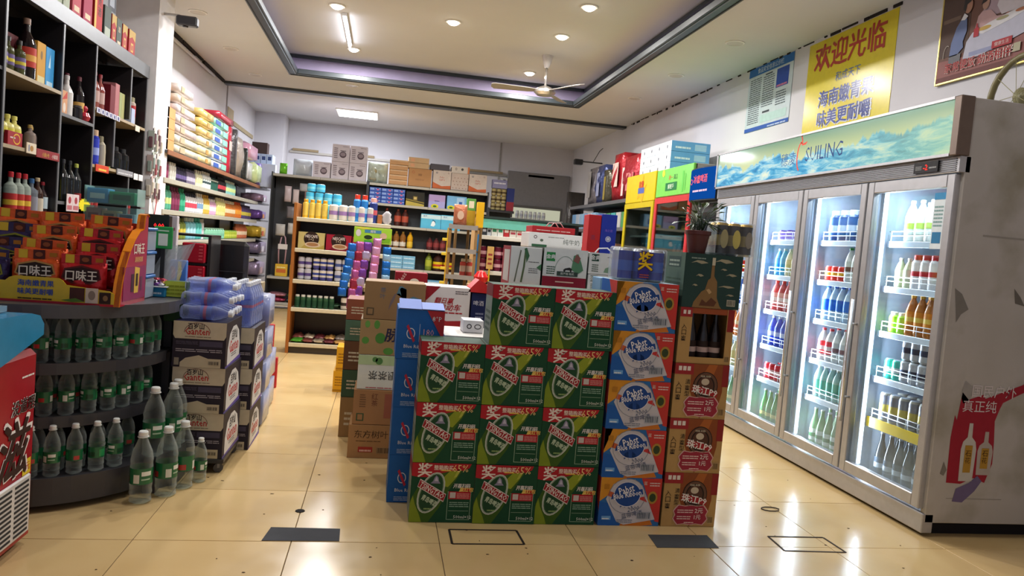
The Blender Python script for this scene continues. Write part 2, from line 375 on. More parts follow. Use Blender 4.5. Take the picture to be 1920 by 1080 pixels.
# grey lower panelling and bright hatch at the back right
hb = B(); hb.box(2.2, YB - .05, 0, 3.42, YB, 2.68, mat('#7d7a7a', 'plastic'), .01); struct(hb, 'wall_back_panel')
wd = B(); wd.box(2.3, YB - .09, .9, 3.3, YB - .05, 2.05, mat('#55524e', 'plastic')); wd.box(2.34, YB - .11, .95, 3.26, YB - .09, 2.0, emit('#dcdcc0', .6)); struct(wd, 'window_1')
sw = B().box(2.08, YB - .065, 2.42, 2.2, YB - .001, 2.53, mat('#d8d6d0', 'plastic'), .004); sw.box(2.115, YB - .07, 2.45, 2.165, YB - .065, 2.5, mat('#33302e', 'plastic')); tag(sw.build('switch_plate'), 'small white switch plate on the back wall right of the baby-care boxes', 'switch')

# ---------------- lamps ----------------
WARM = (1, .97, .93); COOL = (.9, .93, 1.0)
M_glow = emit('#fff8ea', 14.0); M_rim = mat('#e9e6df', 'plastic')
def downlight_mk():
    t = thing('ceiling_downlight', '', 'ceiling light')
    b = B(); b.lathe([(.052, 0), (.075, 0), (.08, .006), (.08, .012)], M_rim, cz=-.012, seg=20, cap=False); b.build('rim', t)
    b = B(); b.lathe([(.0001, -.03), (.03, -.027), (.052, -.014), (.056, 0)], M_glow, cz=-.009, seg=20, cap=False); g = b.build('lens', t); return t
PD = Proto(downlight_mk)
spots = [(-.62, 7.58, 'near the far end of the tube light, left side'), (.52, 7.6, 'in the middle of the ceiling recess'), (1.655, 6.6, 'nearest on the right side of the ceiling recess'), (1.645, 7.6, 'on the right of the recess, second from the near side'), (1.645, 9.34, 'just left of the ceiling fan'), (-.53, 9.24, 'at the far end of the tube light')]
for x, y, w in spots: PD.put((x, y, ZU), 'round lit downlight ' + w)
ALL = [(s[0], s[1], 34) for s in spots] + [(-.6, 5.6, 26), (1.65, 4.6, 22), (.5, 5.4, 24), (-.6, 3.6, 14), (1.65, 2.8, 10), (.5, 3.2, 12)]
for x, y, e_ in ALL: light('downlight_lamp', 'AREA', (x, y, ZU - .05), e_, WARM, .1)
for i, (x, y) in enumerate([(2.9, 6.22), (2.9, 7.56), (2.9, 8.88), (-1.87, 7.48), (-1.84, 8.84), (-1.8, 10.18), (-.57, 10.15)]):
    b = B(); b.lathe([(.07, 0), (.085, .002), (.085, .008)], M_rim, cz=-.008, seg=20, cap=False); b.lathe([(.0001, .001), (.07, .001)], mat('#c4beb2', 'plastic'), cz=-.008, seg=20, cap=False)
    o = b.build('unlit_downlight', loc=(x, y, ZC)); tag(o, 'unlit round downlight in the lower ceiling, %s' % ['right side, nearest the yellow welcome poster', 'right side, above the blue notice side', 'right side, farthest back', 'left side, nearest the white pillar', 'left side, middle one', 'left side, farthest back', 'between the recess and the dark batten'][i], 'ceiling light')
tl = thing('tube_light', 'white fluorescent tube light fixed lengthways under the recessed ceiling', 'ceiling light', (-.56, 8.4, ZU))
B().box(-.025, -.6, -.03, .025, .6, 0, mat('#e8e8ec', 'plastic'), .004).build('fitting', tl)
b = B(); b.tube([(0, -.58, -.045), (0, .58, -.045)], .014, emit('#f0f3ff', 22), 10); b.build('tube', tl)
light('tube_lamp', 'AREA', (-.56, 8.4, ZU - .07), 60, COOL, .05, 1.15)
pl = thing('panel_light', 'rectangular white LED panel glowing in the rear ceiling', 'ceiling light', (-.58, 12.45, ZC))
B().box(-.33, -.35, -.02, .33, .35, 0, M_rim, .004).build('panel_frame', pl)
B().box(-.31, -.33, -.024, .31, .33, -.018, emit('#fbfdff', 9)).build('diffuser', pl)
light('panel_lamp', 'AREA', (-.58, 12.45, ZC - .04), 70, COOL, .6, .6)
# ceiling fan
fan = thing('ceiling_fan', 'grey three-bladed ceiling fan hanging from a short rod near the recess corner', 'ceiling fan', (1.68, 8.44, ZU))
b = B(); b.lathe([(.065, 0), (.06, -.03), (.035, -.11), (.02, -.14)], mat('#cfc8c4', 'plastic'), seg=16); b.build('canopy', fan)
b = B(); b.tube([(0, 0, -.13), (0, 0, -.36)], .014, mat('#d8d2cc', 'metal'), 10); b.build('rod', fan)
b = B(); b.lathe([(.02, .04), (.07, .02), (.12, -.01), (.125, -.04), (.09, -.07), (.0001, -.085)], mat('#dad6d2', 'metal'), cz=-.38, seg=24); b.build('motor', fan)
for a in (178, 298, 58):
    b = B(); r = math.radians(a); c_, s_ = math.cos(r), math.sin(r)
    pts = [(.1, -.035), (.2, -.055), (.58, -.075), (.62, -.03), (.62, .04), (.58, .06), (.2, .045), (.1, .03)]
    vs = [(x * c_ - y * s_, x * s_ + y * c_, -.4 + y * .25) for x, y in pts] + [(x * c_ - y * s_, x * s_ + y * c_, -.394 + y * .25) for x, y in pts]
    n = len(pts); b.add(vs, [tuple(range(n))[::-1], tuple(range(n, 2 * n))] + [(k, (k + 1) % n, n + (k + 1) % n, n + k) for k in range(n)], mat('#a9a39d', 'plastic')); b.build('blade', fan)
# cameras on the walls
def cctv(loc, rz, label):
    t = thing('security_camera', label, 'camera', loc, rz)
    b = B(); b.tube([(0, 0, 0), (-.05, 0, .03), (-.2, 0, .03)], .012, mat('#c9c6c2', 'plastic')); b.build('bracket', t)
    b = B(); b.box(-.07, -.04, -.05, .1, .04, .03, mat('#3c3d42', 'plastic'), .012); b.lathe([(.02, 0), (.025, .01)], mat('#111114', 'gloss'), cz=-.06, seg=12); b.build('housing', t)
    b = B(); b.tube([(-.2, 0, .02), (-.24, .01, -.1), (-.21, .01, -.28), (-.19, 0, -.42)], .006, mat('#1c1b1c', 'plastic')); b.build('cable', t)
cctv((-1.78, 6.75, 2.93), 0, 'small dark camera on a grey arm at the top of the white pillar')
t = thing('security_camera', 'tiny black camera on a bracket high on the rear right wall', 'camera', (3.1, 12.0, 2.75))
B().box(-.12, -.05, -.06, .02, .05, .03, mat('#1c1b1c', 'plastic'), .01).build('housing', t)
b = B(); b.tube([(0, 0, 0), (.36, 0, 0)], .012, mat('#3b3a3a', 'plastic')); b.tube([(.2, 0, 0), (.3, 0, .2), (.35, 0, .25)], .006, mat('#2b2a2a', 'plastic')); b.build('bracket', t)

# ---------------- marks and patches on the floor ----------------
def patch(pts, c, label, name='floor_patch', outline=False, th=.0015):
    b = B()
    if not outline: b.prism(pts, 'z', .0, th, mat(c, 'matte'))
    else:
        n = len(pts)
        for i in range(n):
            (ax, ay), (bx_, by_) = pts[i], pts[(i + 1) % n]; d = Vector((bx_ - ax, by_ - ay)); l = d.length; d /= l; w = .005
            nx, ny = -d.y * w, d.x * w; b.prism([(ax - nx, ay - ny), (bx_ - nx, by_ - ny), (bx_ + nx, by_ + ny), (ax + nx, ay + ny)], 'z', 0, .001, mat(c, 'matte'))
    return tag(b.build(name, loc=(0, 0, .0005)), label, 'floor mark')
patch([(-.402, 3.027), (-.096, 3.03), (-.1, 3.159), (-.385, 3.166)], '#45464a', 'dark grey tape strip on the floor in front of the left aisle')
patch([(1.276, 3.142), (1.266, 3.001), (1.557, 3.002), (1.564, 3.145)], '#4a4b4d', 'dark grey tape strip on the floor in front of the red and gold cartons')
patch([(.367, 3.171), (.367, 3.016), (.676, 3.019), (.668, 3.17)], '#2c2622', 'black tape outline left on the floor before the green cartons', 'tape_outline', True)
patch([(1.871, 3.143), (1.862, 2.981), (2.159, 2.97), (2.153, 3.139)], '#3a302a', 'thin dark tape outline on the floor before the big fridge', 'tape_outline', True)
b = B(); R = random.Random(5)
for k in range(60):
    x, y = R.uniform(-1.1, 2.6), R.uniform(2.4, 4.2); r = R.uniform(.002, .007); b.prism([(x + r * R.uniform(.6, 1.6) * math.cos(a), y + r * R.uniform(.4, 1.2) * math.sin(a)) for a in (0, 1.2, 2.4, 3.7, 5)], 'z', 0, .001, mat('#4a3625', 'matte'))
tag(b.build('floor_specks'), 'small brown dirt specks scattered over the yellow floor tiles', 'dirt', kind='stuff')
b = B(); b.tube([(2.08 + .05 * math.cos(a / 10 * 6.2), 3.5 + .03 * math.sin(a / 10 * 6.2), .004) for a in range(10)], .003, mat('#3b2f28', 'matte'), 4); tag(b.build('floor_chip'), 'dark ring-shaped chip in the tile joint before the fridge', 'floor mark')
b = B(); b.lathe([(.0001, .003), (.02, .002), (.022, 0)], mat('#2b2624', 'matte'), seg=9); tag(b.build('floor_chip', loc=(-.288, 3.36, .0005)), 'round dark chip in the tile joint behind the left tape strip', 'floor mark')
# ---------------- container library ----------------
def prof(style, H, R):
    if style == 'pet': return [(R * .8, 0), (R * .97, .012), (R, H * .12), (R * .96, H * .3), (R, H * .45), (R, H * .62), (R * .72, H * .78), (R * .36, H * .9), (R * .34, H * .93)], (H * .925, H, R * .42)
    if style == 'wine': return [(R * .9, 0), (R, .01), (R, H * .58), (R * .8, H * .66), (R * .38, H * .78), (R * .33, H * .93)], (H * .9, H, R * .4)
    if style == 'beer': return [(R * .9, 0), (R, .008), (R, H * .5), (R * .85, H * .6), (R * .42, H * .82), (R * .38, H * .97)], (H * .96, H, R * .45)
    if style == 'can': return [(R * .78, 0), (R, .01), (R, H - .014), (R * .86, H - .003)], (H - .004, H, R * .87)
    if style == 'jar': return [(R * .9, 0), (R, .01), (R, H * .78), (R * .75, H * .86)], (H * .84, H, R * .8)
    if style == 'flat': return [(R * .85, 0), (R, .015), (R * 1.02, H * .5), (R * .95, H * .72), (R * .55, H * .82)], (H * .81, H, R * .5)
    if style == 'spray': return [(R, 0), (R, H * .78), (R * .7, H * .84)], (H * .82, H, R * .75)
    if style == 'jug': return [(R * .9, 0), (R, .02), (R, H * .35), (R * .9, H * .42), (R, H * .5), (R, H * .66), (R * .6, H * .82), (R * .33, H * .9)], (H * .89, H, R * .38)
    if style == 'square': return [(R * .95, 0), (R, .01), (R, H * .6), (R * .9, H * .68), (R * .35, H * .76), (R * .32, H * .88)], (H * .87, H, R * .42)
def bottle_mk(name, cat, style, H, R, body, cap, label=None, lz=(.25, .6), seg=10, sy=1.0, mark=None, bk='plastic', lk='print', glass=False, liquid=None):
    def mk():
        t = thing(name, '', cat); p, (c0, c1, cr) = prof(style, H, R)
        sg = 4 if style == 'square' else seg
        m = clear(body, .38 if liquid is None else .3, .06) if glass else mat(body, bk)
        b = B(); b.lathe(p, m, seg=seg, sy=sy); b.build('can_body' if style == 'can' else 'bottle_body', t)
        if liquid:
            b = B(); q = [(r * .93, z) for r, z in p if z < H * .8]; b.lathe(q, mat(liquid, 'gloss'), cz=.003, seg=seg, sy=sy); b.build('drink', t)
        b = B(); b.lathe([(cr, c0), (cr, c1 - .003), (cr * .8, c1)], mat(cap, 'metal' if style in ('can', 'beer') else 'plastic'), seg=8, sy=1); b.build('lid' if style in ('can', 'jar') else 'cap', t)
        if label:
            b = B(); z0, z1 = lz[0] * H, lz[1] * H; rr = R * 1.012 + .0006
            b.lathe([(rr, z0), (rr, z1)], mat(label, lk), seg=max(seg, 10), cap=False, sy=sy)
            if mark:
                hh = z1 - z0
                b.lathe([(rr + .0006, z0 + hh * .3), (rr + .0006, z0 + hh * .62)], mat(mark, lk), seg=max(seg, 10), cap=False, sy=sy)
            b.build('label_band', t)
        return t
    return mk
def box_mk(name, cat, w, d, h, col, front=None, side=None, top=None, kind='paper', faces='F', part='carton_body'):
    """carton standing on z=0, centred in x and y; front(F) prints on -y, side(F) on both ends"""
    def mk():
        t = thing(name, '', cat); b = B(); b.box(-w / 2, -d / 2, 0, w / 2, d / 2, h, mat(col, kind), .002); b.build(part, t)
        if front: b = B(); front(FR(b, -w / 2, -d / 2, 0, w, h)); b.build('printed_front', t)
        if side:
            b = B(); side(LF(b, -w / 2, d / 2, 0, d, h)); b.build('printed_side', t); b = B(); side(RT(b, w / 2, -d / 2, 0, d, h)); b.build('printed_side', t)
        if top: b = B(); top(F(b, (-w / 2, -d / 2, h), (1, 0, 0), (0, 1, 0), w, d)); b.build('printed_top', t)
        return t
    return mk

# ---------------- four-door display fridge ----------------
FX, FY0, FY1 = 2.708, 3.165, 5.80
M_al = mat('#b4b3b6', 'steel'); M_ald = mat('#77787c', 'steel'); M_wh = mat('#b9b5b2', 'plastic')
fr = thing('display_fridge', 'big four-door glass display fridge with a lit mountain header', 'fridge', (FX, FY0, 0))
D, L_ = .70, FY1 - FY0
def fside_mat():
    m, nt, b = nodes_mat('fridge_side'); b.inputs['Roughness'].default_value = .5
    tc = nt.nodes.new('ShaderNodeTexCoord'); n = nt.nodes.new('ShaderNodeTexNoise'); n.inputs['Scale'].default_value = 2.5; n.inputs['Detail'].default_value = 8
    cr = nt.nodes.new('ShaderNodeValToRGB'); e = cr.color_ramp.elements; e[0].position = .33; e[0].color = lin('#96907f'); e[1].position = .5; e[1].color = lin('#b8b3ae'); e2 = e.new(.8); e2.color = lin('#aca79f')
    nt.links.new(tc.outputs['Object'], n.inputs[0]); nt.links.new(n.outputs['Fac'], cr.inputs[0]); nt.links.new(cr.outputs[0], b.inputs['Base Color']); return m
M_fs = fside_mat()
b = B(); b.box(.0, 0, .07, D, .035, 2.15, M_fs, .004); b.box(0, L_ - .035, .07, D, L_, 2.15, M_fs, .004)      # side walls
b.box(.05, .035, .07, D, L_ - .035, .12, M_wh); b.box(D - .05, .035, .12, D, L_ - .035, 2.15, mat('#8f9fb4', 'plastic')); b.box(.0, .035, 1.79, D - .05, L_ - .035, 1.84, M_wh)
b.box(.3, .035, 1.84, D - .05, L_ - .035, 2.15, M_wh); b.build('cabinet', fr)
b = B(); b.box(-.012, 0, .018, .05, L_, .115, M_al, .004); b.build('kick_plate', fr)
b = B(); b.box(.08, .05, 0, D - .03, L_ - .05, .07, mat('#211f20', 'matte')); b.build('plinth', fr)
b = B(); b.box(-.03, 0, 1.79, .03, L_, 1.87, M_al, .003)
for k in range(7): b.box(-.034, .02, 1.797 + k * .0095, -.03, L_ - .02, 1.8015 + k * .0095, M_ald)
b.build('ribbed_rail', fr)
b = B(); b.box(-.06, -.004, 1.87, .015, .045, 2.155, mat('#6f5f55', 'steel'), .004); b.build('end_cap', fr)
b = B(); b.box(-.045, .045, 1.87, .3, L_, 2.15, M_wh); b.box(-.06, .045, 1.868, -.04, L_, 1.882, M_al); b.box(-.06, .045, 2.142, -.04, L_, 2.155, M_al); b.box(-.06, L_ - .02, 1.87, -.04, L_, 2.15, M_al); hd = b.build('header_box', fr)
def mountain_mat():
    m = bpy.data.materials.new('backlit_mountain_print'); m.use_nodes = True; nt = m.node_tree; nt.nodes.remove(nt.nodes['Principled BSDF']); N = nt.nodes.new; L = nt.links.new
    tc = N('ShaderNodeTexCoord'); sp = N('ShaderNodeSeparateXYZ'); L(tc.outputs['Object'], sp.inputs[0])
    yv = N('ShaderNodeMapRange'); yv.inputs['From Min'].default_value = 1.88; yv.inputs['From Max'].default_value = 2.14; L(sp.outputs['Z'], yv.inputs[0])
    n1 = N('ShaderNodeTexNoise'); n1.noise_dimensions = '1D'; n1.inputs['Scale'].default_value = 2.6; n1.inputs['Detail'].default_value = 7; n1.inputs['Roughness'].default_value = .6; L(sp.outputs['Y'], n1.inputs['W'])
    mh = N('ShaderNodeMapRange'); mh.inputs['From Min'].default_value = .3; mh.inputs['From Max'].default_value = .7; mh.inputs['To Min'].default_value = .32; mh.inputs['To Max'].default_value = .85; L(n1.outputs['Fac'], mh.inputs[0])
    sb = N('ShaderNodeMath'); sb.operation = 'SUBTRACT'; L(mh.outputs[0], sb.inputs[0]); L(yv.outputs[0], sb.inputs[1])
    st = N('ShaderNodeMapRange'); st.inputs['From Min'].default_value = -.02; st.inputs['From Max'].default_value = .05; L(sb.outputs[0], st.inputs[0])
    sky = N('ShaderNodeValToRGB'); e = sky.color_ramp.elements; e[0].color = lin('#dfe6a8'); e[1].color = lin('#86ab92'); e[0].position = .45; L(yv.outputs[0], sky.inputs[0])
    mp = N('ShaderNodeMapping'); mp.inputs['Rotation'].default_value = (.7, 0, 0); mp.inputs['Scale'].default_value = (1, 3, 14); L(tc.outputs['Object'], mp.inputs[0])
    n2 = N('ShaderNodeTexNoise'); n2.inputs['Scale'].default_value = 1.5; n2.inputs['Detail'].default_value = 9; n2.inputs['Roughness'].default_value = .65; n2.inputs['Distortion'].default_value = .6; L(mp.outputs[0], n2.inputs[0])
    gl = N('ShaderNodeValToRGB'); e = gl.color_ramp.elements; e[0].position = .35; e[0].color = lin('#2f86bc'); e[1].position = .64; e[1].color = lin('#f2fae0'); a = e.new(.46); a.color = lin('#5ab8e0'); a = e.new(.54); a.color = lin('#b0e2ee'); L(n2.outputs['Fac'], gl.inputs[0])
    nearc = N('ShaderNodeMapRange'); nearc.inputs['From Min'].default_value = .1; nearc.inputs['From Max'].default_value = 1.3; nearc.inputs['To Min'].default_value = .65; nearc.inputs['To Max'].default_value = 0; L(sp.outputs['Y'], nearc.inputs[0])
    gm = N('ShaderNodeMixRGB'); gm.blend_type = 'MIX'; gm.inputs[2].default_value = lin('#a9cf9b'); L(nearc.outputs[0], gm.inputs[0]); L(gl.outputs[0], gm.inputs[1])
    mx = N('ShaderNodeMixRGB'); L(st.outputs[0], mx.inputs[0]); L(sky.outputs[0], mx.inputs[1]); L(gm.outputs[0], mx.inputs[2])
    em = N('ShaderNodeEmission'); em.inputs[1].default_value = 1.0; L(mx.outputs[0], em.inputs[0])
    gs = N('ShaderNodeBsdfGlossy'); gs.inputs['Roughness'].default_value = .08; ms = N('ShaderNodeMixShader'); ms.inputs[0].default_value = .12; L(em.outputs[0], ms.inputs[1]); L(gs.outputs[0], ms.inputs[2])
    L(ms.outputs[0], nt.nodes['Material Output'].inputs[0]); return m
b = B(); b.box(-.052, .055, 1.884, -.046, L_ - .022, 2.14, mountain_mat()); b.build('lit_panel', hd)
b = B(); f = LF(b, -.053, L_, 1.88, L_, .262, eps=.0008)
f.text('SUILING', .575, .5, .092, '#123f7c', sx=.85); f.text('穗凌', .42, .46, .088, '#245f9a')
f.ring(.478, .48, .05, .1, .013, '#d8402a', a0=75, a1=255, n=16); f.poly([(.472, .84), (.485, .8), (.503, .83), (.496, .76), (.48, .75)], '#d8402a'); f.poly([(.47, 1.03), (.476, 1.03), (.483, .86), (.478, .86)], '#c33324')
b.build('lettering', hd)
b = B(); b.box(-.042, .13, 1.803, -.034, .3, 1.858, mat('#17171a', 'gloss')); f = LF(b, -.0425, .3, 1.803, .17, .055); f.text('-2', .5, .5, .028, emit('#ff2a20', 3)); f.lines(.08, .3, .35, .7, 3, '#9a9a9a'); f.lines(.65, .35, .95, .65, 1, '#9a9a9a'); b.build('control_display', fr)
# torn stickers on the near side
b = B(); f = FR(b, .0, 0, .07, .7, 2.08, eps=.001)
red = '#9c1c2e'
f.poly([(.136, .099), (.131, .208), (.146, .262), (.165, .25), (.186, .317), (.24, .3), (.359, .314), (.374, .304), (.666, .342), (.7, .35), (.7, .326), (.6, .31), (.52, .296), (.499, .28), (.471, .251), (.485, .2), (.491, .148), (.444, .101), (.35, .112), (.251, .097)], red, 1)
f.text('国民户外', .44, .322, .062, '#d8cfd0', 2, maxw=.25); f.text('真正纯', .335, .285, .06, '#d8cfd0', 2, maxw=.19)
for cx, z0, hh, c in ((.285, .104, .14, '#c4c0b8'), (.42, .12, .105, '#b4a8a0')):
    f.poly([(cx - .055, z0), (cx + .055, z0), (cx + .062, z0 + hh * .55), (cx + .05, z0 + hh * .68), (cx + .018, z0 + hh * .76), (cx + .015, z0 + hh), (cx - .015, z0 + hh), (cx - .018, z0 + hh * .76), (cx - .05, z0 + hh * .68), (cx - .062, z0 + hh * .55)], c, 2)
    f.rect(cx - .03, z0 + hh * .15, cx + .03, z0 + hh * .62, '#b0862f', 3); f.text('石花', cx, z0 + hh * .42, .03, '#5a3a14', 4, vert=True, maxw=.035)
f.poly([(.2, .054), (.28, .052), (.37, .08), (.42, .105), (.38, .118), (.32, .1), (.22, .085)], '#6d6085', 2)
f.poly([(.03, .56), (.09, .548), (.155, .513), (.1, .5), (.067, .48), (.05, .52)], '#807c76', 1); f.poly([(.17, .31), (.2, .345), (.27, .33), (.25, .3), (.2, .29)], '#a09c98', 1)
f.poly([(.5, .57), (.56, .55), (.6, .53), (.52, .535)], '#6b6660', 1); f.poly([(.08, .12), (.1, .15), (.13, .13), (.11, .115)], '#7b766e', 1)
f.rect(.2, .685, .75, .689, '#99948c', 1); f.rect(.15, .06, .6, .062, '#99948c', 1)
b.build('torn_stickers', fr)
# doors
M_glass = glass()
def frost_mat():
    m = bpy.data.materials.new('condensation'); m.use_nodes = True; nt = m.node_tree; N = nt.nodes.new; L = nt.links.new
    b = nt.nodes['Principled BSDF']; b.inputs['Base Color'].default_value = lin('#dfe9f2'); b.inputs['Roughness'].default_value = .6
    tc = N('ShaderNodeTexCoord'); sp = N('ShaderNodeSeparateXYZ'); L(tc.outputs['Object'], sp.inputs[0]); n = N('ShaderNodeTexNoise'); n.inputs['Scale'].default_value = 8; n.inputs['Detail'].default_value = 6; L(tc.outputs['Object'], n.inputs[0])
    r = N('ShaderNodeMapRange'); r.inputs['From Min'].default_value = .2; r.inputs['From Max'].default_value = .5; r.inputs['To Min'].default_value = .5; r.inputs['To Max'].default_value = 0; L(sp.outputs['Z'], r.inputs[0])
    mu = N('ShaderNodeMath'); mu.operation = 'MULTIPLY'; L(r.outputs[0], mu.inputs[0]); L(n.outputs['Fac'], mu.inputs[1])
    t = N('ShaderNodeBsdfTransparent'); mx = N('ShaderNodeMixShader'); L(mu.outputs[0], mx.inputs[0]); L(t.outputs[0], mx.inputs[1]); L(b.outputs[0], mx.inputs[2]); L(mx.outputs[0], nt.nodes['Material Output'].inputs[0]); return m
M_frost = frost_mat()
ys = [.012, .675, 1.335, 1.985, L_ - .012]
M_led = emit('#e2ecff', 7.0); M_cool = emit('#dfe9ff', 2.2)
for k in range(4):
    y0, y1 = ys[k] + .006, ys[k + 1] - .006; z0, z1 = .135, 1.785
    b = B(); w = .052
    b.box(-.03, y0, z0, .01, y0 + w, z1, M_al, .004); b.box(-.03, y1 - w, z0, .01, y1, z1, M_al, .004); b.box(-.03, y0 + w, z1 - w - .01, .01, y1 - w, z1, M_al, .004); b.box(-.03, y0 + w, z0, .01, y1 - w, z0 + w + .01, M_al, .004)
    d = b.build('door_frame', fr)
    B().box(-.012, y0 + w, z0 + w, -.006, y1 - w, z1 - w, M_glass).build('glass_pane', d)
    B().box(.0, y0 + w, z0 + w, .001, y1 - w, .75, M_frost).build('condensation', d)
    yh = y1 - .028 if k % 2 == 0 else y0 + .028
    yh = y1 - .028
    b = B(); b.tube([(-.07, yh, .42), (-.07, yh, 1.12)], .0095, mat('#c9c9cc', 'metal'), 8)
    for zz in (.56, .98): b.tube([(-.07, yh, zz), (-.028, yh, zz)], .007, mat('#c9c9cc', 'metal'), 6)
    b.build('handle', d)
    b = B(); b.box(.045, y1 - .045, .14, .075, y1 - .02, 1.75, mat('#e3ebf4', 'plastic')); g = b.build('light_strip', fr)
    b = B(); b.box(.05, y1 - .049, .18, .07, y1 - .045, 1.7, M_led); b.build('tube', g)
    B().box(.03, y1 - .02, .12, .5, y1 - .008, 1.79, mat('#b4c2d4', 'plastic')).build('inner_divider', fr)
    light('fridge_lamp', 'AREA', (FX + .09, FY0 + y1 - .06, .95), 11, (.78, .88, 1), .03, 1.5, direction=(.55, -.8, 0)).data.shape = 'RECTANGLE'
    light('fridge_lamp', 'AREA', (FX + .07, FY0 + (y0 + y1) / 2, 1.77), 3, (.78, .9, 1), .4, .05, direction=(.35, 0, -1))
# energy label on door one
b = B(); b.box(-.0135, .085, 1.42, -.0125, .16, 1.70, mat('#dfe9ee', 'print')); f = LF(b, -.0137, .16, 1.42, .075, .28); f.rect(0, .88, 1, 1, '#3b8fc2'); f.rect(.1, .1, .9, .3, '#2c79a8'); f.lines(.1, .4, .9, .8, 6, '#88aaaa'); b.build('energy_sticker', fr)
SZ = [.125, .445, .69, .95, 1.205, 1.46]
for i, z in enumerate(SZ[1:]):
    for k in range(4):
        y0, y1 = ys[k] + .03, ys[k + 1] - .035
        b = B(); b.box(.11, y0, z - .012, .6, y1, z - .002, mat('#d9dfe8', 'plastic'), .002)
        b.box(.1, y0, z - .03, .115, y1, z + .004, mat('#c3cddb', 'plastic'), .002)
        for q in (.035, .06): b.tube([(.112, y0, z + q), (.112, y1, z + q)], .0025, mat('#eef2f6', 'plastic'), 5)
        for yy in (y0 + .02, (y0 + y1) / 2, y1 - .02): b.tube([(.112, yy, z), (.112, yy, z + .06)], .0025, mat('#eef2f6', 'plastic'), 5)
        if i == 1 and k == 0 or (i == 0 and k == 0): pass
        s_ = b.build('shelf', fr)
        if i == 0 and k == 0: B().box(.095, y0, z - .045, .1, y1, z + .012, mat('#e8c526', 'print')).build('price_rail', s_)
DN = ['nearest', 'second', 'third', 'farthest']; SN = ['bottom', 'lowest', 'second-lowest', 'middle', 'second-highest', 'top']
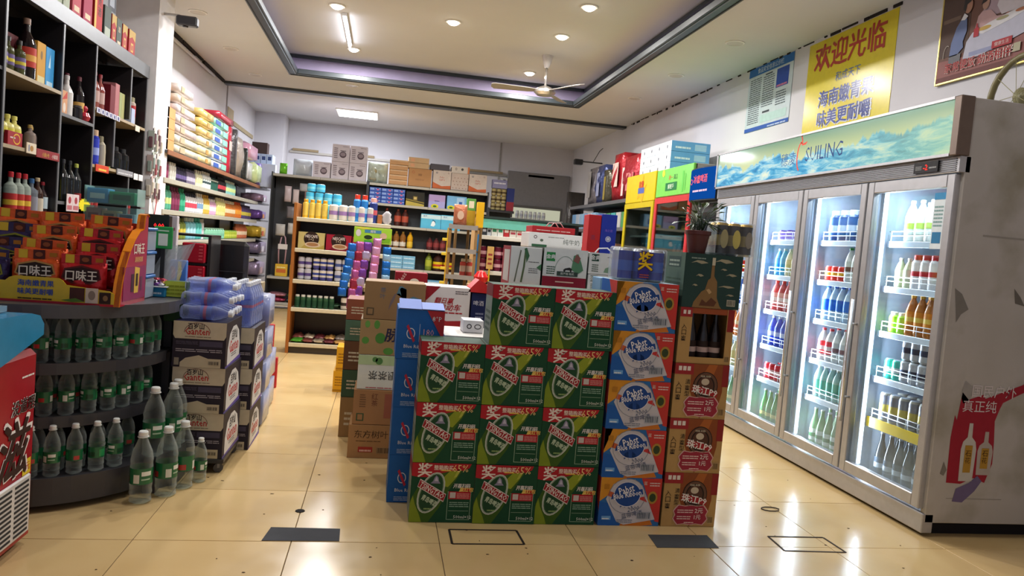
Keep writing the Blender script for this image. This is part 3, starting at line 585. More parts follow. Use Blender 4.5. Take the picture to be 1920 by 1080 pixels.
# contents: (door, shelf) -> list of segments (count, kind)
K = {
 'whitecap': bottle_mk('drink_bottle', 'bottle', 'pet', .235, .033, '#e9ece4', '#f2f2ee', '#e8efe8', (.2, .62), mark='#b8d05a'),
 'tall_tea': bottle_mk('tea_bottle', 'bottle', 'pet', .225, .033, '#b8702a', '#d8a12c', '#d8892c', (.25, .6), mark='#e8c860', bk='gloss'),
 'lime_tea': bottle_mk('tea_bottle', 'bottle', 'pet', .225, .034, '#c07f2c', '#4ea02e', '#a5d52e', (.22, .55), mark='#e9f2b0', bk='gloss'),
 'green_box': bottle_mk('drink_bottle', 'bottle', 'jar', .12, .03, '#9bd23c', '#e8e8e0', '#b5e04a', (.2, .7)),
 'clearb': bottle_mk('drink_bottle', 'bottle', 'pet', .17, .028, '#c9cfa8', '#e6e8e0', '#e9e6c8', (.3, .6)),
 'redcap': bottle_mk('milk_drink_bottle', 'bottle', 'jar', .19, .032, '#efeef0', '#cf2230', '#f3f0f0', (.25, .7), mark='#c23038'),
 'pinkcup': bottle_mk('drink_cup', 'cup', 'jar', .1, .033, '#d8a8a8', '#9a4a3a', '#b86a5a', (.2, .7)),
 'teal': bottle_mk('drink_can', 'can', 'can', .115, .03, '#3fbfa8', '#cfd3d6', '#3fbfa8', (.1, .9), mark='#e8f2ee', lk='gloss'),
 'silvercan': bottle_mk('beer_can', 'can', 'can', .122, .033, '#b8bcc4', '#d0d3d8', '#c8ccd4', (.1, .9), mark='#33415c', lk='foil'),
 'goldcan': bottle_mk('beer_can', 'can', 'can', .165, .033, '#a8a498', '#d0d3d8', '#8f93a0', (.1, .9), mark='#c9b96a', lk='foil'),
 'darkbeer': bottle_mk('beer_bottle', 'bottle', 'beer', .26, .031, '#16202a', '#8f939a', '#26384a', (.12, .45), mark='#b9c0c8', bk='glazed'),
 'greenbeer': bottle_mk('beer_bottle', 'bottle', 'beer', .24, .03, '#1f8a34', '#c8ccd0', '#2f7a3a', (.12, .45), mark='#c9b96a', bk='glazed'),
 'palebeer': bottle_mk('beer_bottle', 'bottle', 'beer', .25, .03, '#6f9a6a', '#e2e4e0', '#dfe4da', (.15, .45), mark='#3f7a4a', bk='glazed'),
 'brownbeer': bottle_mk('beer_bottle', 'bottle', 'beer', .25, .03, '#5a3226', '#d8d4d0', '#a83a34', (.12, .45), bk='glazed'),
 'mintb': bottle_mk('water_bottle', 'bottle', 'pet', .21, .031, '#a9cfc8', '#e8efe9', '#5fae9c', (.2, .55), glass=False, bk='gloss'),
 'blackb': bottle_mk('tea_bottle', 'bottle', 'pet', .22, .033, '#2a3440', '#e6e8e4', '#33465a', (.2, .62), mark='#dfe3e6'),
 'navytub': bottle_mk('drink_jar', 'jar', 'jar', .2, .04, '#2c4a78', '#b9c3d2', '#2f5890', (.15, .75), mark='#b7c6dc'),
 'redcan': bottle_mk('drink_can', 'can', 'can', .1, .031, '#d9352c', '#c8ccd0', '#d43a2c', (.1, .9), mark='#f0b43a'),
 'whitegreen': bottle_mk('drink_bottle', 'bottle', 'pet', .22, .032, '#e8e6e2', '#3f9a4c', '#d9dcd4', (.2, .6), mark='#7a5a4c'),
 'marooncup': bottle_mk('drink_cup', 'cup', 'jar', .13, .035, '#8a2e34', '#e9e6e2', '#a33a3a', (.2, .7)),
 'bluebottle': bottle_mk('water_bottle', 'bottle', 'pet', .23, .036, '#b9d4ea', '#1f5fc0', '#2f74d0', (.3, .6), bk='gloss'),
 'bluestripe': bottle_mk('drink_bottle', 'bottle', 'pet', .22, .035, '#2f62b8', '#e6eef6', '#7fa8dc', (.2, .65), mark='#e9eff6'),
 'redwhite': bottle_mk('drink_bottle', 'bottle', 'pet', .21, .033, '#e9e4e2', '#c92a34', '#d8444a', (.2, .6), mark='#f0e4e2'),
 'paleb': bottle_mk('drink_bottle', 'bottle', 'pet', .21, .033, '#e4e6e4', '#d8dce0', '#cfd4da', (.2, .6), mark='#8a6a72'),
 'limeb': bottle_mk('drink_bottle', 'bottle', 'pet', .2, .033, '#c6d86a', '#dfe6d0', '#b0cc50', (.2, .6)),
 'orangeb': bottle_mk('juice_bottle', 'bottle', 'pet', .22, .034, '#e8893a', '#e07a2a', '#e9d0a8', (.2, .55), mark='#d9522a'),
 'redjuice': bottle_mk('juice_bottle', 'bottle', 'pet', .22, .036, '#c24a44', '#d9402e', '#e4a49a', (.2, .6), mark='#f2dfd8'),
 'deepblue': bottle_mk('drink_bottle', 'bottle', 'pet', .22, .034, '#2f45b0', '#e9edf6', '#3f58c8', (.2, .65), mark='#c9d2f0'),
 'redbox': bottle_mk('drink_can', 'can', 'can', .12, .033, '#c02634', '#c8ccd0', '#c02634', (.1, .9), mark='#e9c8c8'),
 'yog': bottle_mk('yogurt_cup', 'cup', 'jar', .08, .036, '#e9e4f0', '#5a3f8a', '#8a74b8', (.2, .8)),
 'skyb': bottle_mk('drink_bottle', 'bottle', 'pet', .2, .03, '#4fa8cf', '#e0e8ec', '#3a94c8', (.2, .65)),
 'creamb': bottle_mk('drink_bottle', 'bottle', 'pet', .2, .032, '#e4dcb0', '#f0ead0', '#d9c88a', (.25, .6)),
}
DESC = dict(whitecap='white-capped white bottle', tall_tea='amber tea bottle', lime_tea='amber bottle, lime-green label', green_box='short lime-green pot', clearb='small pale yellow bottle', redcap='red-capped white bottle', pinkcup='small pink cup', teal='teal can', silvercan='silver can, dark badge', goldcan='tall grey can', darkbeer='dark glass beer bottle', greenbeer='green glass beer bottle', palebeer='pale green beer bottle', brownbeer='brown beer bottle', mintb='mint-green bottle', blackb='white-capped dark bottle', navytub='navy jar', redcan='red can', whitegreen='green-capped white bottle', marooncup='maroon cup', bluebottle='pale bottle, blue cap', bluestripe='blue-and-white bottle', redwhite='red-capped white-and-red bottle', paleb='pale milky bottle', limeb='lime-green bottle', orangeb='orange juice bottle', redjuice='red juice bottle, orange cap', deepblue='deep blue bottle', redbox='crimson can', yog='purple-lidded yogurt cup', skyb='sky-blue bottle', creamb='cream-coloured bottle')
RAD = dict(navytub=.042, bluebottle=.038, bluestripe=.037, redjuice=.038, pinkcup=.035, yog=.038, marooncup=.037)
PR = {k: Proto(v) for k, v in K.items()}
LAY = {
 (0, 5): [('whitecap', 3)], (0, 4): [('clearb', 2), ('redcap', 5), ('whitegreen', 1)][::-1], (0, 3): [('green_box', 2), ('tall_tea', 4), ('lime_tea', 2)][::-1], (0, 2): [('teal', 2), ('silvercan', 6)][::-1], (0, 1): [('goldcan', 6), ('teal', 1)][::-1], (0, 0): [('darkbeer', 7)],
 (1, 5): [('blackb', 3), ('navytub', 3)], (1, 4): [('marooncup', 1), ('whitegreen', 4), ('redcan', 3)], (1, 3): [('bluestripe', 3), ('bluebottle', 4)], (1, 2): [('limeb', 2), ('paleb', 3), ('redwhite', 2)], (1, 1): [('mintb', 8)], (1, 0): [('brownbeer', 3), ('palebeer', 4)],
 (2, 5): [('yog', 5)], (2, 4): [('creamb', 5), ('skyb', 2)], (2, 3): [('redjuice', 6)], (2, 2): [('deepblue', 6)], (2, 1): [('redwhite', 4), ('redbox', 3)], (2, 0): [('greenbeer', 7)],
 (3, 5): [('whitecap', 4)], (3, 4): [('redcan', 6)], (3, 3): [('bluestripe', 5)], (3, 2): [('orangeb', 5)], (3, 1): [('creamb', 6)], (3, 0): [('greenbeer', 6)],
}
for (k, s), segs in LAY.items():
    y0, y1 = ys[k] + .06, ys[k + 1] - .06; n = sum(c for _, c in segs); st = (y1 - y0) / n; q = 0
    for kind, c in segs:
        rad = RAD.get(kind, .034)
        for a in range(c):
            y = y0 + (q + .5) * st; q += 1
            if n * rad * 2 < (y1 - y0) * .6: y = y0 + (q - .5) * rad * 2.3 if k else y1 - .04 - (n - q + .5) * rad * 2.3
            for row in range(2 if k < 3 and (q % 1 == 0) else 1):
                wh = 'front' if row == 0 else 'rear'
                lab = '%s, %s fridge door, %s shelf, %s row, %s from near side' % (DESC[kind], DN[k], SN[s], wh, ORD[q - 1])
                PR[kind].put((FX + .16 + row * .105 + random.uniform(0, .005), FY0 + y, SZ[s] + (.0 if s else -.004)), lab, rz=random.uniform(0, 6), group='drinks in the big glass fridge')
    if s == 2 and k == 0:
        for a in range(6):
            y = y0 + (a + .5) * st; PR['silvercan'].put((FX + .165, FY0 + y, SZ[2] + .1235), 'silver can, upper layer, nearest fridge door, second-lowest shelf, %s from near side' % ORD[a], group='drinks in the big glass fridge')
# ---------------- beer cartons in the middle ----------------
W_, H_ = .2845, .272
def p_green(f):
    f.rect(0, 0, 1, 1, '#124a2e', 1)
    f.poly([(0, 0), (.3, 0), (.46, .25), (.58, .52), (.7, .72), (.8, .9), (.58, .9), (.36, .8), (.12, .62), (0, .35)], '#3f621c', 2)
    f.poly([(0, 0), (.2, 0), (.16, .12), (.08, .3), (.04, .45), (0, .3)], '#7f9424', 3); f.poly([(.5, .62), (.58, .6), (.7, .76), (.77, .9), (.62, .9), (.5, .76)], '#93a32a', 3); f.poly([(.66, .76), (.71, .78), (.77, .9), (.72, .9)], '#b4bc4a', 4)
    f.poly([(0, .78), (0, 1), (.93, 1), (.9, .93), (.8, .885), (.6, .87), (.42, .82), (.34, .74), (.24, .76), (.1, .76)], '#b3202c', 4)
    f.text('奖', .2, .875, .062, '#f3e6da', 5, bold=.012); f.text('整箱购买', .49, .925, .022, '#f0dccb', 5, bold=.01, maxw=.085); f.text('65%', .76, .92, .033, '#f2cf8a', 5, maxw=.07)
    f.poly([(.46, .87), (.62, .87), (.6, .895), (.44, .895)], '#e9c04a', 5)
    f.ell(.32, .5, .054, .098, '#d4dacd', 5, rot=-20); f.ell(.32, .5, .046, .09, '#39603a', 6, rot=-20); f.ell(.32, .5, .041, .085, '#1f4a2c', 7, rot=-20); f.ring(.32, .5, .05, .094, .002, '#7f9a80', 6, rot=-20)
    f.poly([(.3, .66), (.46, .66), (.43, .7), (.42, .76), (.385, .8), (.36, .76), (.34, .7)], '#8f8ca4', 8); f.poly([(.36, .7), (.42, .7), (.39, .78)], '#c8c4d4', 9)
    f.poly([(.1, .6), (.14, .735), (.56, .485), (.52, .35)], '#e0d4cc', 9); f.poly([(.108, .61), (.14, .715), (.552, .475), (.52, .37)], '#a2242c', 10)
    f.text('TSINGTAO', .33, .545, .026, '#f2eee6', 12, rot=-28, maxw=.122, bold=.01)
    f.text('青岛啤酒', .3, .37, .026, '#c4d8b8', 9, rot=-27.5, maxw=.075, bold=.012); f.lines(.22, .22, .36, .27, 1, '#8fae6a', 9)
    f.text('开瓶扫码', .8, .625, .021, '#f1ece6', 6, bold=.012, shear=.2, maxw=.075); f.poly([(.8, .53), (.96, .54), (.97, .6), (.82, .59)], '#c8202c', 5); f.text('赢红包', .875, .565, .02, '#f4d46a', 7, bold=.012, shear=.2)
    f.rect(.6, .4, .95, .53, '#b52430', 5); f.rect(.62, .42, .71, .515, '#cfc6c0', 6); f.lines(.73, .42, .93, .51, 4, '#e09a94', 6)
    f.poly([(.585, .05), (.955, .05), (.955, .53), (.947, .53), (.947, .058), (.593, .058), (.593, .53), (.585, .53)], '#9ab89a', 5)
    f.lines(.62, .27, .93, .37, 3, '#8fb09a', 6); f.rect(.61, .2, .93, .206, '#9ab89a', 6); f.text('500ml×12', .84, .1, .014, '#dfe8dc', 6); 
def p_side_green(f): f.rect(0, 0, 1, 1, '#8f9c92', 1); f.poly([(0, .78), (0, 1), (1, 1), (1, .8)], '#8a2a30', 2); f.lines(.15, .2, .85, .6, 4, '#5f7266', 2)
GB = Proto(box_mk('beer_carton', 'carton', W_, .2, H_ - .002, '#17402a', p_green, p_side_green))
cols = [.333, .619, .905]; cn = ['left', 'middle', 'right']; rn = ['bottom', 'second', 'third', 'top']
R = random.Random(2)
for r in range(4):
    for c in range(3):
        if r == 3 and c == 0: continue
        GB.put((cols[c] + (.012 if r == 3 else 0), 3.345 + R.uniform(0, .006), r * H_ + .0015), 'dark green beer carton, %s row of the green stack, %s column' % (rn[r], cn[c]), rz=R.uniform(-.002, .002), group='green beer cartons')
# glued paper tray edge on top of the low left column
def p_blue_red(f):
    f.rect(0, 0, 1, 1, '#2f6fb0', 1)
    f.poly([(0, .55), (.12, 1), (.0, 1)], '#e0a22e', 2); f.poly([(0, .5), (0, 1), (.42, 1), (.2, .7)], '#d8932c', 2); f.poly([(.35, 0), (.7, 0), (.9, .02), (.78, .3), (.5, .2)], '#d27a2a', 2)
    f.poly([(.66, 1), (1, 1), (1, .08), (.93, .1)], '#c93a34', 3); f.poly([(0, 0), (.36, 0), (.2, .45), (0, .5)], '#1f5fb0', 3)
    f.poly([(.1, .55), (.2, .86), (.35, .97), (.55, .97), (.68, .85), (.93, .14), (.42, .02), (.3, .08)], '#c9c6cc', 4)
    f.poly([(.12, .62), (.15, .72), (.36, .62), (.34, .54)], '#c9603a', 5); f.poly([(.6, .58), (.78, .5), (.72, .62)], '#c93a3a', 5)
    f.ring(.44, .62, .09, .085, .003, '#8f93a0', 5, n=20)
    f.ell(.44, .66, .066, .06, '#204a92', 6); f.ring(.44, .66, .066, .06, .003, '#e6e4ea', 7)
    f.poly([(.34, .5), (.4, .55), (.42, .38), (.38, .42), (.34, .38)], '#204a92', 6); f.poly([(.46, .55), (.52, .5), (.54, .38), (.5, .42), (.47, .38)], '#204a92', 6)
    f.text('Pabst', .42, .76, .036, '#f3f1f4', 9, rot=18, maxw=.075, bold=.012); f.poly([(.18, .55), (.2, .66), (.68, .78), (.7, .67)], '#204a92', 8); f.text('Blue Ribbon', .44, .655, .026, '#f3f1f4', 9, rot=11, maxw=.135, bold=.012)
    f.text('2000', .56, .36, .02, '#2c4268', 6, rot=14, shear=.3); f.text('蓝带啤酒', .54, .24, .024, '#2c4268', 6, rot=14, maxw=.11)
    f.bars(.62, .14, .86, .3, '#56606e', '#b3b6bf', 6, 8); f.lines(.3, .07, .56, .15, 2, '#7d8494', 6)
    f.ell(.86, .6, .024, .03, '#b58a3a', 5); f.ell(.86, .6, .016, .02, '#3a4a2a', 6); f.text('蓝', .73, .9, .016, '#e9d8c8', 5); f.lines(.8, .84, .97, .94, 2, '#e8c8c0', 5)
    f.rect(.06, .76, .14, .86, '#b87a20', 5); f.rect(.05, .12, .2, .2, '#6fa8e0', 5); f.lines(.06, .13, .19, .19, 1, '#e6f0fa', 6)
BB = Proto(box_mk('beer_carton', 'carton', .298, .24, .228, '#9fb6c4', p_blue_red, lambda f: (f.rect(0, 0, 1, 1, '#1f5fb0', 1), f.poly([(.5, 1), (1, 1), (1, .3)], '#c93a34', 2))))
for r in range(5): BB.put((1.216 - r * .002, 3.37, r * .2292 + .0005), 'blue and orange beer carton with round badge, %s in its stack' % (['bottom one', 'second from the bottom', 'middle one', 'second from the top', 'top one'][r]), rz=R.uniform(-.01, .01), group='blue and orange beer cartons')
def p_tan(f, win=False):
    f.rect(0, 0, 1, 1, '#b9945c', 1); f.rect(.88, .6, 1, 1, '#8f2626', 3); f.poly([(.3, 1), (.9, 1), (.9, .5), (.86, .3), (.52, 0), (.3, .5)], '#8e4a24', 2)
    f.poly([(.62, 1), (.78, 1), (.7, .78), (.5, .78)], '#b0622c', 3)
    f.rect(0, .8, .34, 1, '#a02a2e', 3)
    for q in range(3): f.rect(.06 + q * .08, .87, .12 + q * .08, .95, '#eadfd6', 4)
    f.text('入口爽', .09, .5, .026, '#2c1d12', 4, vert=True); f.bars(.86, .06, .97, .2, '#5a4228', '#b99a68', 4, 6)
    if win:
        f.rect(.22, .12, .86, .9, '#151216', 5); return
    f.text('清爽型', .25, .56, .024, '#2c1d12', 4, vert=True)
    f.ell(.58, .6, .062, .068, '#241712', 4); f.ring(.58, .6, .058, .064, .012, '#6a4a3a', 5); f.ell(.58, .6, .04, .045, '#57372a', 5); f.ell(.57, .68, .02, .016, '#cfc0a8', 6)
    f.text('PEARL RIVER', .57, .78, .009, '#e9dcc0', 7, maxw=.05)
    f.poly([(.33, .52), (.36, .62), (.82, .5), (.8, .4)], '#a8242c', 7); f.text('珠江P9', .57, .512, .04, '#f2ece6', 8, rot=-9, maxw=.13, bold=.012)
    pts = []
    for k in range(20):
        a = 2 * math.pi * k / 20; r_ = 1 if k % 2 else .9; pts.append((.53 + .33 * r_ * max(-1, min(1, 1.25 * math.cos(a))), .22 + .19 * r_ * max(-1, min(1, 1.25 * math.sin(a)))))
    f.poly(pts, '#d9b0a8', 5); f.poly([(.53 + (x - .53) * .94, .22 + (y - .22) * .92) for x, y in pts], '#a02c40', 6)
    f.lines(.28, .26, .58, .34, 2, '#e9c6c0', 8); f.text('2元', .68, .3, .024, '#f0dcd6', 8, bold=.012); f.lines(.28, .14, .54, .22, 2, '#e9c6c0', 8); f.text('1元', .66, .18, .022, '#f0dcd6', 8, bold=.012); f.lines(.42, .07, .6, .11, 1, '#e9c6c0', 8)
TB = Proto(box_mk('beer_carton', 'carton', .27, .25, .2595, '#a9834c', p_tan, lambda f: (f.rect(0, 0, 1, 1, '#a9834c', 1), f.rect(0, .8, 1, 1, '#8f2626', 2))))
for r in range(3): TB.put((1.512, 3.375, r * .261 + .001), 'tan and red-brown beer carton, %s of the three closed ones' % (['bottom', 'middle', 'top'][r]), group='tan beer cartons')
# opened carton with a window and bottles inside
t = thing('open_beer_carton', 'tan and red-brown beer carton with a cut-out window showing dark bottles', 'carton', (1.512, 3.375, .784))
b = B(); b.box(-.135, -.125, 0, .135, .125, .004, mat('#a9834c')); b.box(-.135, .121, .004, .135, .125, .262, mat('#a9834c')); b.box(-.135, -.121, .004, -.131, .121, .262, mat('#a9834c')); b.box(.131, -.121, .004, .135, .121, .262, mat('#a9834c')); b.box(-.131, -.121, .258, .131, .121, .262, mat('#a9834c'))
b.box(-.135, -.125, .004, -.075, -.121, .262, mat('#b9945c')); b.box(.1, -.125, .004, .135, -.121, .262, mat('#b9945c')); b.box(-.075, -.125, .004, .1, -.121, .03, mat('#b9945c')); b.box(-.075, -.125, .235, .1, -.121, .262, mat('#8e4a24')); b.build('carton_body', t)
b = B(); f = FR(b, -.135, -.125, 0, .27, .262); f.rect(0, .83, .22, 1, '#a02a2e', 1); f.rect(.88, .6, 1, 1, '#8f2626', 1); f.rect(.05, .88, .1, .95, '#eadfd6', 2); f.rect(.13, .88, .18, .95, '#eadfd6', 2); f.text('入口爽', .09, .55, .024, '#2c1d12', 2, vert=True); f.bars(.88, .04, .98, .16, '#5a4228', '#b99a68', 2, 6); f.rect(.24, .9, .85, .99, '#9a4b28', 1); b.build('printed_front', t)
DB = Proto(bottle_mk('beer_bottle', 'bottle', 'beer', .235, .029, '#1a1417', '#5a5c60', '#2f211c', (.1, .42), mark='#c9b0a8', bk='glazed'))
for k in range(3): DB.put((1.512 + [-.05, .012, .072][k], 3.31, .789), 'dark beer bottle inside the windowed carton, %s of three' % ['left', 'middle', 'right'][k], group='bottles in the windowed carton')
# green map carton
def p_map(f):
    f.rect(0, 0, 1, 1, '#26423e', 1)
    for (x, y, w, h) in ((.1, .82, .3, .05), (.5, .86, .35, .06), (.72, .62, .2, .04), (.2, .58, .14, .04), (.15, .4, .1, .03), (.6, .4, .3, .035), (.75, .25, .15, .03), (.62, .72, .12, .03)):
        f.poly([(x, y), (x + w * .3, y + h * .4), (x + w * .6, y - h * .2), (x + w, y + h * .3), (x + w * .7, y + h), (x + w * .35, y + h * 1.1)], '#a59f84', 2)
    f.poly([(.18, .0), (.2, .1), (.32, .3), (.38, .34), (.42, .52), (.46, .56), (.47, .92), (.51, .92), (.52, .6), (.58, .5), (.6, .2), (.66, .05), (.7, 0)], '#8a6b42', 3)
    f.poly([(.3, .04), (.34, .16), (.42, .1), (.5, .2), (.6, .12), (.56, .04)], '#5f3a26', 4); f.poly([(.4, .34), (.45, .36), (.5, .3), (.46, .26)], '#c2a070', 4); f.rect(.465, .8, .52, .94, '#c9c2a8', 4)
    f.bars(.78, .06, .93, .18, '#3a3a36', '#bdb9a6', 4, 8); f.lines(.1, .9, .35, .95, 1, '#8fa096', 3)
BXM = box_mk('map_carton', 'carton', .285, .25, .252, '#2c4642', p_map, lambda f: (f.rect(0, 0, 1, 1, '#4f6658', 1), f.rect(.2, .72, .8, .92, '#2c4642', 2), f.lines(.25, .74, .75, .9, 2, '#9aa998', 3), f.lines(.15, .2, .85, .55, 5, '#38503f', 2)))
BXM_o = Proto(BXM).put((1.519, 3.375, 1.0475), 'dark green carton printed with clouds and a golden tower')
# film-wrapped can packs
def can_pack(name, label, loc, nx, ny, H, R, body, mark, film, extra=None, top='#c9ccd2'):
    t = thing(name, label, 'can pack', loc); first = None
    for i in range(nx):
        for j in range(ny):
            x = (i - (nx - 1) / 2) * R * 2.03; y = (j - (ny - 1) / 2) * R * 2.03
            if first is None:
                b = B(); p, (c0, c1, cr) = prof('can', H, R); b.lathe(p, mat(body, 'foil'), seg=16, mats=[mat('#b9bcc2', 'metal')] + [mat(body, 'gloss')] + [mat(top, 'metal')]); b.lathe([(cr, c0), (cr * .9, c1 - .002), (.001, c1 - .002)], mat(top, 'metal'), seg=12)
                b.lathe([(R * 1.01, H * .3), (R * 1.01, H * .62)], mat(mark, 'gloss'), seg=16, cap=False); first = b.build('can', t); first.location = (x, y, 0)
            else: o = first.copy(); C.objects.link(o); o.parent = t; o.location = (x, y, 0)
    w, d = nx * R * 1.03, ny * R * 1.03; b = B(); b.box(-w - .002, -d - .002, .001, w + .002, d + .002, H + .003, clear('#f2f5f8', .04, .05), .008)
    if extra: extra(FR(b, -w, -d - .003, 0, 2 * w, H, eps=.001))
    b.build('shrink_film', t); return t
can_pack('beer_can_pack', 'film-wrapped pack of blue beer cans with one yellow character', (1.187, 3.37, 1.1472), 3, 2, .152, .0375, '#20389a', '#2f5cc0', None,
         lambda f: (f.poly([(.4, .1), (.44, .95), (.68, .9), (.62, .1)], '#3a2f86', 1), f.text('奖', .54, .62, .085, '#f0c81e', 3, bold=.014, sx=.8), f.text('奖', .548, .615, .09, '#4a1f2a', 2, bold=.014, sx=.8), f.lines(.44, .12, .64, .26, 2, '#c05a3a', 3)))
can_pack('dark_can_pack', 'film-wrapped pack of tall black and gold cans beside the plant', (1.65, 3.38, 1.3005), 3, 2, .158, .031, '#1c1a1e', '#9a8a4a', None, top='#c8a860', extra=lambda f: (f.ell(.17, .5, .02, .045, '#a8a078', 1), f.ell(.5, .5, .02, .045, '#c9bc6a', 1), f.ell(.83, .5, .018, .04, '#8f8a80', 1)))
# potted plant
t = thing('potted_plant', 'green leafy plant in a reddish brown plastic pot', 'plant', (1.46, 3.33, 1.3003))
b = B(); b.lathe([(.04, 0), (.055, .085), (.061, .088), (.062, .105), (.055, .107), (.053, .09), (.0001, .088)], mat('#57231f', 'plastic'), seg=24); b.build('pot', t)
b = B(); R = random.Random(4); mg = [mat('#3f5a35', 'plastic'), mat('#5a7046', 'plastic'), mat('#2f4a30', 'plastic')]
for k in range(46):
    a = R.uniform(0, 6.28); r1 = R.uniform(.02, .11); h1 = R.uniform(.03, .13); bx, by = R.uniform(-.02, .02), R.uniform(-.02, .02)
    tip = Vector((bx + r1 * math.cos(a), by + r1 * math.sin(a) * .8, .1 + h1)); basep = Vector((bx, by, .09)); midp = (basep + tip) / 2 + Vector((0, 0, .03))
    b.tube([basep, midp, tip], .0014, mg[2], 4); d = (tip - midp).normalized(); sd = d.cross(Vector((0, 0, 1))).normalized() * R.uniform(.009, .016); l = R.uniform(.035, .06)
    c1 = tip + d * l * .45; e = tip + d * l + Vector((0, 0, -.012)); b.add([tip, c1 + sd, e, c1 - sd], [(0, 1, 2), (0, 2, 3)], mg[k % 3])
b.build('foliage', t)

# ---------------- stacks left of the green cartons ----------------
def p_bluebox(f):
    f.rect(0, 0, 1, 1, '#1d62b0', 1); f.ring(.3, .52, .02, .026, .004, '#e6e8ee', 2); f.poly([(.2, .66), (.24, .7), (.4, .38), (.36, .34)], '#c8324a', 3); f.text('180', .68, .55, .034, '#e2a8b4', 2, sx=.8); f.rect(.48, .36, .49, .72, '#b9cbe4', 2)
    f.text('Blue Ribbon', .42, .26, .016, '#e9edf4', 2, maxw=.15); f.lines(.15, .04, .6, .14, 3, '#a9c0e0', 2)
BLB = Proto(box_mk('blue_carton', 'carton', .215, .3, .229, '#1d62b0', p_bluebox, lambda f: (f.rect(0, 0, 1, 1, '#1c5aa0', 1), f.lines(.2, .2, .8, .5, 4, '#8fb0d8', 2))))
for r in range(3): BLB.put((.202 - r * .001, 3.645, r * .23 + .001), 'bright blue carton in the narrow stack beside the green cartons, %s' % ['bottom one', 'second from the bottom', 'third from the bottom'][r], group='blue cartons')
t = thing('blue_carton', 'bright blue carton with a red corner and raised lilac-blue flaps, top of its stack', 'carton', (.195, 3.645, .6915))
b = B(); b.box(-.11, -.15, 0, .11, .15, .235, mat('#1d62b0'), .002); b.build('carton_body', t)
b = B(); f = FR(b, -.11, -.15, 0, .22, .235); p_bluebox(f); f.poly([(.62, 1), (1, 1), (1, .4)], '#c2323a', 4); f.text('8°P', .84, .84, .024, '#f0eaea', 5); b.build('printed_front', t)
b = B(); b.prism([(-.15, .236), (-.155, .24), (-.02, .275), (-.015, .27)], 'x', -.105, .0, mat('#6f86cc')); b.prism([(-.15, .237), (-.154, .241), (-.02, .262), (-.015, .257)], 'x', .002, .108, mat('#7f94d4')); b.build('flap', t)
def stackbox(name, label, cat, x0, x1, y0, d, z0, z1, col, front=None, side=None, group=None, top=None, rz=0, kind='paper'):
    return Proto(box_mk(name, cat, x1 - x0, d, z1 - z0 - .0015, col, front, side, top, kind)).put(((x0 + x1) / 2, y0 + d / 2, z0 + .0008), label, rz=rz, group=group)
br = '#a97f52'
stackbox('brown_carton', 'brown carton at the bottom of the left brown stack, with a red label', 'carton', -.125, .24, 4.19, .28, 0, .192, br, lambda f: (f.text('东方树叶', .35, .72, .045, '#4a3420', 1, maxw=.2), f.rect(.16, .18, .38, .34, '#a8382c', 1), f.lines(.18, .2, .36, .32, 1, '#e0b0a0', 2), f.bars(.44, .14, .66, .34, '#4a3420', '#a08058', 1), f.lines(.12, .5, .5, .55, 1, '#6a4c30', 1)))
stackbox('brown_carton', 'brown carton with small print and a green square, second from the bottom', 'carton', -.11, .235, 4.19, .27, .193, .392, '#a67a50', lambda f: (f.rect(.06, .1, .18, .32, '#41583a', 1), f.rect(.08, .13, .16, .29, '#a67a50', 2), f.text('红茶', .34, .72, .034, '#6f4030', 1, vert=True), f.rect(.5, .2, .98, .9, '#a05f4a', 1), f.lines(.1, .5, .2, .9, 6, '#77563a', 1)))
stackbox('tea_carton', 'white and pale green carton standing upside down in the brown stack', 'carton', -.098, .23, 4.195, .26, .393, .588, '#dfe0d2', lambda f: (f.rect(0, .72, 1, 1, '#b9cf9a', 1), f.text('眼茶茶', .42, .42, .05, '#3a3a34', 2, rot=180), f.poly([(.82, .1), (.95, .2), (.95, .3), (.82, .2)], '#b93a3a', 2), f.poly([(.82, .3), (.95, .4), (.95, .5), (.82, .4)], '#b93a3a', 2), f.poly([(.82, .6), (.95, .7), (.95, .8), (.82, .7)], '#b93a3a', 2), f.ell(.35, .84, .02, .02, '#5a8a4a', 2), f.ell(.28, .88, .015, .015, '#5a8a4a', 2), f.lines(.15, .04, .6, .1, 1, '#b95a5a', 2)))
stackbox('leaf_carton', 'brown carton printed with green leaves and one dark character', 'carton', -.1, .225, 4.2, .26, .589, .79, '#a88a5c', lambda f: (f.ell(.35, .48, .028, .03, '#4f8a3a', 1), f.ell(.1, .4, .02, .02, '#5a943f', 1), f.ell(.28, .86, .016, .024, '#5a943f', 1), f.ell(.86, .6, .03, .03, '#4f8a3a', 1), f.ell(.12, .86, .014, .02, '#6aa04a', 1), f.ell(.5, .12, .028, .02, '#5a943f', 1), f.text('脉', .55, .58, .075, '#2f2c44', 2, bold=.012, shear=.1)))
stackbox('crane_carton', 'brown carton printed with a blue crane, top of the brown stack', 'carton', -.09, .248, 4.2, .26, .791, 1.005, '#97764e', lambda f: (f.rect(.05, .1, .17, .3, '#5a4a34', 1), f.rect(.07, .13, .15, .27, '#97764e', 2), f.text('茶叶', .3, .7, .03, '#5f6a78', 1, vert=True), f.poly([(.52, .7), (.56, .9), (.6, .92), (.68, .84), (.6, .88), (.57, .84), (.6, .66), (.6, .45), (.7, .3), (.82, .35), (.93, .6), (.8, .66), (.7, .58), (.63, .6), (.57, .72)], '#5a7f8c', 1), f.poly([(.4, .25), (.48, .5), (.52, .7), (.49, .7), (.43, .5)], '#7a6a6a', 1)))
